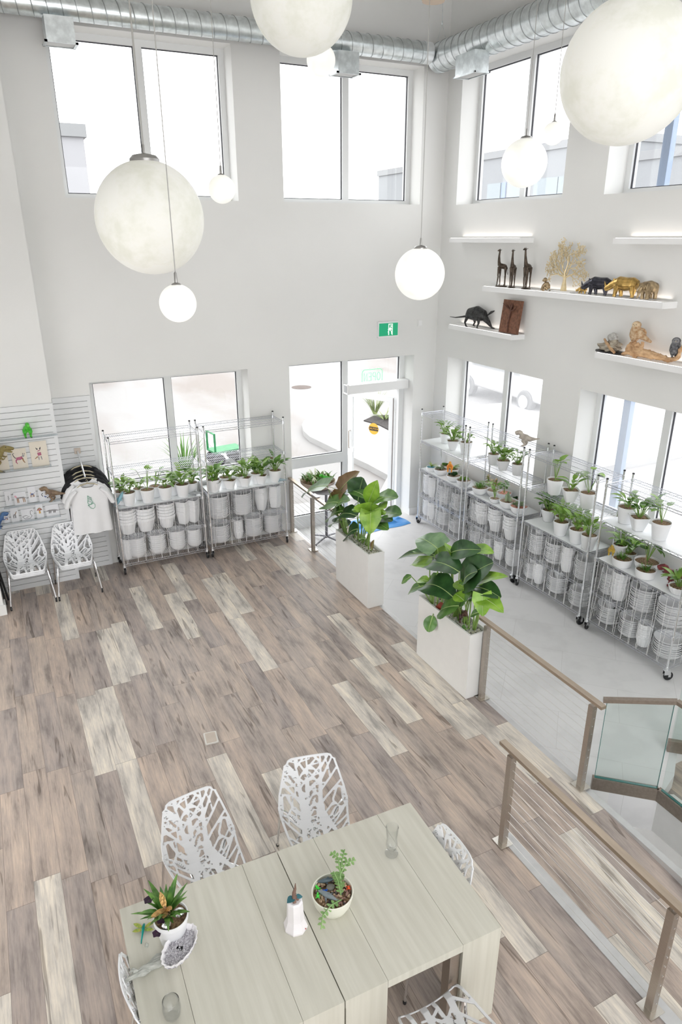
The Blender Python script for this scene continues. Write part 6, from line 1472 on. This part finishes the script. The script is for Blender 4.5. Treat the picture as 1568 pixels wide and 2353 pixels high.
z2_ = ledge('clear acrylic ledge under the upper row of drawing cards', 50, 905, 1700, 1640)
z3_ = ledge('clear acrylic ledge under the lower row of drawing cards', -100, 910, 1975, 1865)
# ---------------------------------------------------------------- dinosaur toys
def dino(label, loc, rz, H, m, m2=None, name='dinosaur_toy', bulk=1.0, spikes=None, vox=None, head=1.0, pose=0.0):
    """two-legged dinosaur, facing local +x, height H at the crown"""
    k = bulk
    paths = [([(-.95, 0, .42+pose*.3), (-.60, 0, .44+pose*.15), (-.30, 0, .50), (-.05, 0, .54), (.18, 0, .64), (.30, 0, .78)], [.018, .06*k, .12*k, .175*k, .15*k, .095*k]), ([(.28, 0, .76), (.34, 0, .88), (.42, 0, .90)], [.10*k, .10*k*head, .105*k*head]),
             ([(.38, 0, .91), (.56, 0, .89), (.70, 0, .86)], [.10*k*head, .085*k*head, .055*k*head]), ([(.38, 0, .84), (.54, 0, .77), (.64, 0, .75)], [.06*k, .045*k, .03*k]),
             ([(.22, .11, .64), (.34, .15, .54), (.42, .13, .58)], [.045*k, .032*k, .02*k]), ([(.22, -.11, .64), (.34, -.15, .54), (.42, -.13, .58)], [.045*k, .032*k, .02*k])]
    for s, dx in ((1, .06), (-1, -.06)): paths.append(([(-.06+dx*.4, s*.12, .50), (.06+dx, s*.15, .34), (-.06+dx, s*.15, .17), (.02+dx, s*.15, .045), (.13+dx, s*.15, .03)], [.125*k, .10*k, .055*k, .05*k, .045*k]))
    t = figure(name, label, 'toy', loc, rz, paths, [], m, vox or H*.02, sc=H)
    b = MB()
    for s in (-1, 1): b.ell((.47*H, s*.085*H*head*k, .945*H), (.018*H, .012*H, .018*H), 7)
    b.build('eye', BLACK, t)
    if spikes:
        for i in range(9):
            q = i/8; b = MB(); x = (-.75+1.0*q)*H; z = (.47+.20*q+.13*math.sin(PI*q))*H; s_ = (.05+.09*math.sin(PI*q))*H
            b.lathe([(s_*.45, 0), (.0001, s_)], 6, (x, 0, z), RY(-.3)); b.build('back_spike', spikes, t)
    if m2:
        b = MB()
        for s, dx in ((1, .06), (-1, -.06)):
            for j in (-1, 0, 1): b.tube([(.12*H+dx*H, s*.15*H+j*.03*H, .03*H), (.20*H+dx*H, s*.15*H+j*.045*H, .012*H)], [.02*H, .006*H], 6)
        b.build('claws', m2, t)
    return t
def tm(n, a, b2): return mat(n, a, .5, vscale=14, col2=b2, bump=.2)
DG = tm('dino_green', (.05, .45, .03), (.12, .62, .06)); DO = tm('dino_olive', (.22, .17, .05), (.36, .30, .12)); DB = tm('dino_brown', (.14, .09, .055), (.30, .21, .13)); DBL = tm('dino_blue', (.02, .06, .22), (.10, .22, .42)); DGY = tm('dino_greybrown', (.34, .30, .26), (.52, .47, .40)); DOR = tm('dino_orange', (.85, .24, .02), (.92, .45, .06)); DYL = tm('dino_ochre', (.40, .24, .03), (.62, .44, .06)); DRD = tm('dino_red', (.12, .015, .02), (.25, .04, .04)); DKB = tm('dino_darkbrown', (.06, .03, .025), (.14, .07, .05))
DARK = mat('dark_claw', (.05, .035, .03), .5)
p = at(*G(420, 640), 'y', 9.45); dino('small bright green dinosaur with open red mouth on the slat wall', (p.x, 9.45, ze+.001), -PI/2+.1, .205, DG, DARK, bulk=1.25)
p = at(*G(75, 1225), 'y', 9.44); dino('olive raptor toy before the canvas prints at the left edge', (p.x-.10, 9.40, z1_-.015), -.25, .37, DO, DARK, bulk=.85)
p = at(*G(800, 1640), 'y', 9.44); dino('brown big-headed dinosaur toy on the upper card ledge', (p.x, 9.44, z2_+.001), PI-.15, .205, DB, DARK, bulk=1.15, head=1.15)
p = at(*G(10, 2010), 'y', 9.44); dino('blue toy dinosaur at the left photo edge, lower card ledge', (p.x-.02, 9.44, z3_-.04), .2, .20, DBL, DARK, bulk=1.2)
p = at(1203, 1030, 'x', 6.18); dino('grey-brown toy dinosaur perched on top of the rack posts', (6.20, p.y, ZT+RH+.012), PI-.75, .20, DGY, DARK, bulk=1.45, pose=.5, head=1.1)
p = at(*A_(490, 960), 'z', Z3R+.09); dino('bright orange toy dinosaur standing among succulents in the corner rack', (p.x, p.y, Z3R+.085), -2.2, .20, DOR, None, bulk=1.1)
p = at(*B_(880, 1150), 'z', Z3R+.10); dino('ochre toy dinosaur leaning over the low ribbed bowl, nearest rack', (p.x, p.y, Z3R+.085), -2.4, .15, DYL, None, bulk=1.3, spikes=DYL)
p = at(*B_(1400, 1400), 'z', Z3R); dino('dark red spiky-backed toy dinosaur at the right edge, nearest rack', (6.36, p.y-.06, Z3R+.001), PI/2+.9, .24, DRD, None, bulk=1.3, spikes=DRD)
p = at(750, 1090, 'z', ZT+1.0); dino('bright green toy dinosaur in the tray garden by the door', (fgd.location.x+.09, fgd.location.y-.07, fgd.location.z+.081), PI+.3, .16, DG, None, bulk=1.2)
p = at(*C4(1230, 1050), 'x', 3.93); dino('dark brown toy dinosaur among the stems of the nearer planter', (3.94, p.y, .725), -2.0, .20, DKB, None, bulk=.9)
p = at(*C4(1090, 975), 'x', 3.88); b = MB(); M_ = at(*C4(1010, 985), 'x', 3.84)-p; b.tube([(0, 0, .06), tuple(M_*.35+Vector((0, 0, .03))), tuple(M_*.7+Vector((0, 0, .0))), tuple(M_+Vector((0, 0, .03)))], [.035, .028, .016, .004], 10); o = b.build('red_toy_tail', mat('toy_red', (.30, .04, .02), .45, var=.3, vscale=12)); o.location = (p.x, p.y, .74); tag(o, 'curved red toy tail hanging over the pebbles of the nearer planter', 'toy')
b = MB(); b.ell((0, 0, .05), (.022, .02, .05), 12); b.ell((0, 0, .105), (.018, .017, .02), 10); o = b.build('white_figurine', mat('figurine_white', (.75, .70, .62), .6, var=.06)); p = at(*C4(455, 490), 'z', .73); o.location = (3.93, min(p.y, 7.75), .73); tag(o, 'small whitish figurine in the pebbles of the planter by the door', 'figurine')
# dolphin and sharks on the left racks
p = at(*Q(245, 800), 'y', 9.345); DOL = mat('dolphin_blue', (.22, .42, .50), .4, var=.08)
sd = shark('toy_dolphin', 'pale blue toy dolphin leaning against the leftmost pot', (p.x, 9.345, Z3L+.13), 0, .22, DOL, 0); sd.rotation_euler = (0, -1.0, .2)
p = at(*Q(812, 772), 'y', 9.36); sh_ = shark('toy_shark', 'grey toy shark on the shelf right of the last white pots', (p.x, 9.36, Z3L+.035), 2.9, .20, mat('toy_shark_light', (.34, .36, .37), .45, var=.1))
p = at(*Q(1440, 690), 'y', 9.36); sh_ = shark('toy_shark', 'blue-grey toy shark with red mouth at the rack end by the door', (p.x, 9.35, Z3L+.04), 2.6, .22, mat('toy_shark_blue', (.30, .40, .45), .45, var=.1))
b = MB(); b.ell((.085, 0, -.022), (.02, .016, .008), 8); b.build('mouth', mat('mouth_red', (.6, .03, .03), .5), sh_)
# ---------------------------------------------------------------- t-shirts on a waterfall arm
pp_ = at(178, 1036, 'y', 9.77); pf = at(195, 1096, 'y', 9.42)
hk = thing('shirt_rail', 'chrome sloping display arm holding the t-shirts on the slat wall', 'display arm', (pp_.x, 9.776, pp_.z))
b = MB(); b.bb((-.04, -.01, -.04), (.04, 0, .04)); b.build('plate', BRUSHED, hk, smooth=False)
dv = Vector((pf.x-pp_.x, pf.y-9.776, pf.z-pp_.z)); b = MB(); b.tube([(0, -.008, 0), (0, -.03, 0), tuple(dv)], .011, 8); b.build('arm', CHROME, hk)
for i in range(7):
    q = .12+.14*i; b = MB(); b.ell(tuple(dv*q+Vector((0, 0, .014))), .008, 8); b.build('ball_stop', CHROME, hk)
SHW = mat('white_cotton', (.80, .80, .81), .9, bump=.05, var=.01, vscale=12); SHB = mat('black_cotton', (.012, .012, .014), .9, var=.2); HNG = mat('hanger_beige', (.45, .40, .28), .5, var=.1)
def shirt(label, c, m, rz=0.0, emblem=False, seed=0):
    t = thing('t_shirt', label, 't-shirt', c, rz, 't-shirts on the display arm'); r = random.Random(seed)
    rings = [(-.70, .255, .045), (-.55, .245, .045), (-.40, .238, .045), (-.27, .238, .045), (-.17, .25, .042), (-.10, .235, .036), (-.045, .19, .028), (-.015, .125, .024), (.0, .095, .022)]
    b = MB(); n = 48; vs = []; fs = []
    for z, rx, ry in rings:
        for j in range(n):
            a = 2*PI*j/n; fr = max(0, min(1, (-z-.2)/.4)); wv = 1+.35*fr*math.sin(a*7+seed)
            zz = z-(.055 if z > -.03 and math.sin(a) < 0 else 0)*max(0, -math.sin(a))
            vs.append((rx*math.cos(a), ry*math.sin(a)*wv, zz))
    for i in range(len(rings)-1):
        for j in range(n): j2 = (j+1) % n; fs.append((i*n+j, i*n+j2, (i+1)*n+j2, (i+1)*n+j))
    b.add(vs, fs)
    for s in (-1, 1): b.tube([(s*.15, 0, -.075), (s*.215, 0, -.125), (s*.265, 0, -.20), (s*.30, 0, -.29)], [.055, .085, .088, .085], 16, cap=False, flat=.45)
    b.build('fabric', m, t)
    b = MB(); b.tube([(-.20, 0, -.075), (-.09, 0, -.012), (0, 0, .008), (.09, 0, -.012), (.20, 0, -.075)], .009, 7); b.tube([(0, 0, .008), (0, 0, .03), (.012, 0, .045), (.0, 0, .06), (-.014, 0, .05)], .0035, 6); b.build('hanger', HNG, t)
    if emblem:
        e = MB(); loop = lambda pts, rr=.005: e.tube([(x, -.052, z) for x, z in pts+pts[:1]], rr, 6, flat=.5)
        loop([(-.02, -.15), (.005, -.185), (.02, -.18), (.022, -.22), (.035, -.25), (.01, -.275), (-.015, -.285), (-.03, -.25), (-.022, -.21)])
        loop([(-.03, -.285), (.005, -.28), (.045, -.265), (.06, -.29), (.055, -.325), (.03, -.345), (.0, -.33)])
        e.tube([(-.018, -.052, -.19), (.0, -.052, -.2), (.022, -.052, -.22)], .004, 6, flat=.5); e.tube([(-.025, -.052, -.225), (.005, -.052, -.235), (.02, -.052, -.255)], .004, 6, flat=.5)
        e.build('green_emblem', mat('emblem_green', (.02, .32, .16), .6, var=.1), t)
    return t
def onarm(q): v = dv*q; return (pp_.x+v.x, 9.776+v.y, pp_.z+v.z-.062)
shirt('black t-shirt hanging hindmost on the display arm', onarm(.42), SHB, 0, False, 1)
shirt('black t-shirt hanging second from the wall', onarm(.62), SHB, .03, False, 2)
shirt('black t-shirt hanging just behind the white ones', onarm(.76), SHB, -.03, False, 3)
shirt('plain white t-shirt hanging behind the front one', onarm(.88), SHW, .02, False, 4)
shirt('white t-shirt with green emblem, frontmost on the display arm', (pf.x+.012, pf.y-.045, pf.z-.085), SHW, -.02, True, 5)
# black folded stand at the left photo edge
b = MB(); b.tube([(-.36, 9.1, .02), (-.43, 9.25, 1.0)], .014, 7); b.tube([(-.33, 9.22, .02), (-.43, 9.28, 1.0)], .014, 7); b.tube([(-.38, 9.13, .35), (-.36, 9.22, .35)], .01, 6); o = b.build('folded_stand', BLACK); tag(o, 'black folded stand leaning beside the left chair stack at the photo edge', 'stand')
# ---------------------------------------------------------------- outside
def wetasphalt():
    m, t, b = nt('wet_asphalt'); N = t.nodes; L = t.links
    g = N.new('ShaderNodeNewGeometry'); mp = N.new('ShaderNodeMapping'); mp.inputs['Scale'].default_value = (.35, .14, 1); L.new(g.outputs['Position'], mp.inputs[0])
    nz = N.new('ShaderNodeTexNoise'); nz.inputs['Scale'].default_value = 1; nz.inputs['Detail'].default_value = 5; L.new(mp.outputs[0], nz.inputs['Vector'])
    r = N.new('ShaderNodeValToRGB'); e = r.color_ramp.elements; e[0].position = .36; e[0].color = (.19, .165, .15, 1); e[1].position = .52; e[1].color = (.25, .243, .238, 1)  # brownish blotches painted in for reflections on the wet ground
    L.new(nz.outputs['Fac'], r.inputs['Fac']); L.new(r.outputs['Color'], b.inputs['Base Color']); b.inputs['Roughness'].default_value = .6; b.inputs['Specular IOR Level'].default_value = .25
    return m
ASP = wetasphalt(); CON = mat('sidewalk_concrete', (.36, .355, .35), .8, var=.04, vscale=3); ZG = -.31
b = MB(); b.bb((-60, 10.2, -1.8), (90, 90, ZG)); b.bb((7.05, -40, -1.8), (90, 10.2, ZG)); o = b.build('ground', ASP, None, smooth=False); struct(o, 'wet parking lot outside')
W_ = lambda *q: at(*q, 'z', ZT-.01)
pts = [W_(893, 1092), W_(845, 1066), W_(780, 1036), W_(712, 1003), W_(698, 990), W_(694, 976), W_(699, 966), W_(715, 960), W_(770, 955), W_(840, 953)]
poly = [(v.x, v.y) for v in pts]; e = poly[-1]; poly += [(e[0]+8, e[1]-1), (e[0]+8, 10.3), (6.25, 10.3), (6.2, 10.9)]
b = MB(); b.prism(poly, ZG, ZT-.01); o = b.build('sidewalk', CON, None, smooth=False); struct(o, 'pale sidewalk with a rounded kerb outside the door')
b = MB(); b.prism([(3.95, 10.2), (6.3, 10.2), (6.3, 10.9), (5.9, 11.15), (3.95, 11.3)], ZG, ZT-.012); o = b.build('sidewalk', CON, None, smooth=False); struct(o, 'pale concrete landing in front of the door')
b = MB(); b.bb((XR+.42, -10, ZG), (XR+1.35, 10.2, ZT-.02)); o = b.build('sidewalk', CON, None, smooth=False); struct(o, 'pale walk along the right-hand side of the building')
# planting bed with grasses
bed = [W_(836, 968), W_(860, 957), W_(905, 955), W_(905, 995), W_(872, 978)]
b = MB(); b.prism([(v.x, v.y) for v in bed], ZT-.012, ZT+.02); o = b.build('planting_bed', mat('dark_mulch', (.035, .03, .028), .9, var=.4, vscale=20)); struct(o, 'dark mulch bed outside the door')
GRS = mat('ornamental_grass', (.10, .16, .035), .6, vscale=3, col2=(.22, .25, .08))
def grass(label, px, py, h, n, sp):
    c = W_(px, py); t = thing('grass_clump', label, 'grass', (c.x, c.y, ZT+.01)); f = MB(); r = random.Random(int(px))
    for i in range(n):
        a = r.uniform(0, 6.28); f.leaf((.05*math.cos(a), .05*math.sin(a), 0), (math.cos(a)*sp, math.sin(a)*sp, 1), h*r.uniform(.7, 1.1), .022, r.uniform(.3, 1.1), .2, 5, shape='taper')
    f.build('blades', GRS, t); return t
grass('pale ornamental grass clump in the mulch bed beyond the open door', 862, 953, .75, 70, .35)
grass('low yellowish grass spreading in the mulch bed by the caution sticker', 885, 966, .5, 40, 1.1)
c = at(425, 1080, 'z', ZG); t = thing('grass_clump', 'bright green grass outside the window behind the left racks', 'grass', (c.x, c.y, ZG)); f = MB(); r = random.Random(3)
for i in range(60): a = r.uniform(0, 6.28); f.leaf((.12*math.cos(a), .06*math.sin(a), 0), (math.cos(a)*.3, math.sin(a)*.2, 1), r.uniform(.5, .9), .04, r.uniform(.3, .9), .2, 5, shape='taper')
f.build('blades', mat('bright_grass', (.06, .17, .02), .6, vscale=3, col2=(.12, .24, .04)), t)
c = at(693, 890, 'z', ZG); b = MB(); b.lathe([(.34, 0), (.34, .006), (.30, .007), (.0001, .007)], 36); o = b.build('manhole_cover', mat('rusty_iron', (.10, .075, .065), .7, .3, var=.3, vscale=12)); o.location = (c.x, c.y, ZG); tag(o, 'round rusty manhole cover in the wet lot outside the door', 'manhole cover')
# white kerb line and green-framed trolley outside the left window
p0, p1 = at(452, 990, 'z', ZG), at(560, 1085, 'z', ZG); d = (p1-p0).normalized(); n = Vector((-d.y, d.x, 0))*.06; b = MB(); b.prism([tuple((v)[:2]) for v in (p0+n, p1+n, p1-n, p0-n)], ZG, ZG+.012); o = b.build('parking_line', mat('line_white', (.5, .5, .5), .8), None, smooth=False); tag(o, 'white painted line on the lot outside the left window', 'parking line')
GTR = mat('green_paint', (.02, .20, .07), .5, var=.1); c = at(520, 1062, 'z', ZG); t = thing('garden_trolley', 'green framed trolley outside the window behind the left racks', 'trolley', (c.x, c.y, ZG), .15)
b = MB(); b.bb((-.36, -.22, .30), (.36, .22, .34)); b.build('bed', GTR, t, smooth=False); b = MB(); b.tube([(-.34, .2, .34), (-.34, .2, .75), (-.34, -.2, .75), (-.34, -.2, .34)], .025, 7); b.build('side_frame', GTR, t); b = MB(); b.tube([(.34, .0, .30), (.42, .0, .60), (.42, 0, .82), (.62, 0, .86)], .022, 7); b.build('handle', GTR, t)
for sx in (-.25, .25):
    for sy in (-.2, .2): b = MB(); b.lathe([(.05, -.03), (.13, -.03), (.14, 0), (.13, .03), (.05, .03)], 18, (sx, sy, .14), RX(PI/2)); b.build('wheel', BLACK, t)
# neighbouring buildings
BW = mat('pale_cladding', (.30, .30, .315), .7, var=.02, vscale=.6); BG = mat('grey_cladding', (.235, .245, .255), .7, var=.02, vscale=.6); BT = mat('parapet_cap', (.22, .225, .23), .6, var=.02); BWN = mat('bluish_window', (.22, .26, .28), .2, spec=.6, var=.04); BLU = mat('blue_cladding', (.20, .26, .40), .5, var=.04)
def building(label, x0_, x1_, y0_, y1_, z1_, m, wins=(), side='y'):
    t = thing('building', label, 'building', ((x0_+x1_)/2, (y0_+y1_)/2, ZG)); hx, hy = (x1_-x0_)/2, (y1_-y0_)/2
    b = MB(); b.bb((-hx, -hy, 0), (hx, hy, z1_-ZG)); b.build('wall', m, t, smooth=False)
    b = MB(); b.bb((-hx-.12, -hy-.12, z1_-ZG), (hx+.12, hy+.12, z1_-ZG+.45)); b.build('parapet', BT, t, smooth=False)
    for (a, c, za, zb, mm) in wins:
        b = MB()
        if side == 'x': b.bb((-hx-.06, a-(y0_+y1_)/2, za-ZG), (-hx, c-(y0_+y1_)/2, zb-ZG))
        else: b.bb((a-(x0_+x1_)/2, -hy-.06, za-ZG), (c-(x0_+x1_)/2, -hy, zb-ZG))
        b.build('window' if mm is BWN else 'blue_panel', mm, t, smooth=False)
    return t
a = at(125, 285, 'y', 32); c = at(188, 285, 'y', 32); building('pale grey building beyond the upper left window', a.x-9, c.x, 32, 44, a.z-.4, BW)
XB = 34; zt3 = at(1175, 350, 'x', XB).z; yA, yB = at(1110, 380, 'x', XB).y, at(1305, 340, 'x', XB).y
def zz(v, u=1200): return at(u, v, 'x', XB).z
building('lower grey building beyond the upper window at the right edge', XB, XB+10, -6, 32.4, 8.4, BG, [(14, 22, 1, 6, BWN), (24, 31, 4, 6.6, BWN)], 'x')
building('long grey building with bluish windows beyond the right-hand windows', XB, XB+10, 32.7, at(871, 390, 'x', XB).y, 9.62, BG, [(at(u1, 430, 'x', XB).y, at(u0, 430, 'x', XB).y, zz(470), zz(415), mm) for u0, u1, mm in ((1122, 1152, BWN), (1154, 1164, BLU), (1168, 1205, BWN), (1228, 1282, BWN), (1284, 1296, BWN))], 'x')
# blue cladding strip outside the right-hand windows
b = MB(); b.bb((7.10, 6.22, 1.0), (7.20, 6.36, 7.0)); b = MB(); b.bb((7.16, 6.13, ZG), (7.24, 6.24, 7.2)); o = b.build('blue_fascia', mat('blue_fascia', (.24, .32, .46), .5, var=.03), None, smooth=False); tag(o, 'vertical blue strip outside the right-hand windows', 'fascia')
# parked car outside the lower right window
cx = at(1150, 925, 'z', ZG); car = thing('car', 'white car parked outside the lower right window by the corner', 'car', (cx.x+.6, cx.y, ZG), PI/2)
CARW = mat('car_white', (.40, .395, .395), .3, var=.01); CARG = mat('car_glass', (.26, .27, .28), .4, spec=.8)
prof = [(-2.2, .35), (-2.25, .75), (-2.0, .95), (-1.3, 1.0), (-.75, 1.42), (.75, 1.45), (1.45, 1.02), (2.1, .95), (2.25, .7), (2.2, .35)]
b = MB(); b.prism(prof, -.85, .85, 'y'); o = b.build('body', CARW, car); md = o.modifiers.new('bevel', 'BEVEL'); md.width = .08; md.segments = 3
b = MB(); b.prism([(-1.1, 1.02), (-.68, 1.36), (.68, 1.38), (1.2, 1.03)], -.862, .862, 'y'); b.build('window', CARG, car, smooth=False)
for sx in (-1.4, 1.35):
    for sy in (-.8, .8):
        b = MB(); b.lathe([(.16, -.1), (.30, -.11), (.33, -.08), (.33, .08), (.30, .11), (.16, .1)], 28, (sx, sy, .33), RX(PI/2)); w_ = b.build('wheel', mat('tyre', (.13, .13, .13), .8), car); b = MB(); b.lathe([(.0001, 0), (.2, 0), (.2, .02), (.0001, .03)], 20, (sx, sy*1.14, .33), RX(PI/2 if sy < 0 else -PI/2)); b.build('hub_cap', CHROME, w_)
# ---------------------------------------------------------------- light
wd = bpy.data.worlds.new('overcast_sky'); S.world = wd; wd.use_nodes = True
wd.node_tree.nodes['Background'].inputs['Color'].default_value = (0.985, 0.99, 1.0, 1)
wd.node_tree.nodes['Background'].inputs['Strength'].default_value = 3.7
S.view_settings.view_transform = 'Standard'; S.view_settings.look = 'None'; S.view_settings.gamma = 1.0; S.view_settings.exposure = 0.12
S.view_settings.use_curve_mapping = False
S.cycles.max_bounces = 10; S.cycles.diffuse_bounces = 5; S.cycles.transparent_max_bounces = 24; S.cycles.glossy_bounces = 4
S.cycles.caustics_reflective = False; S.cycles.caustics_refractive = False
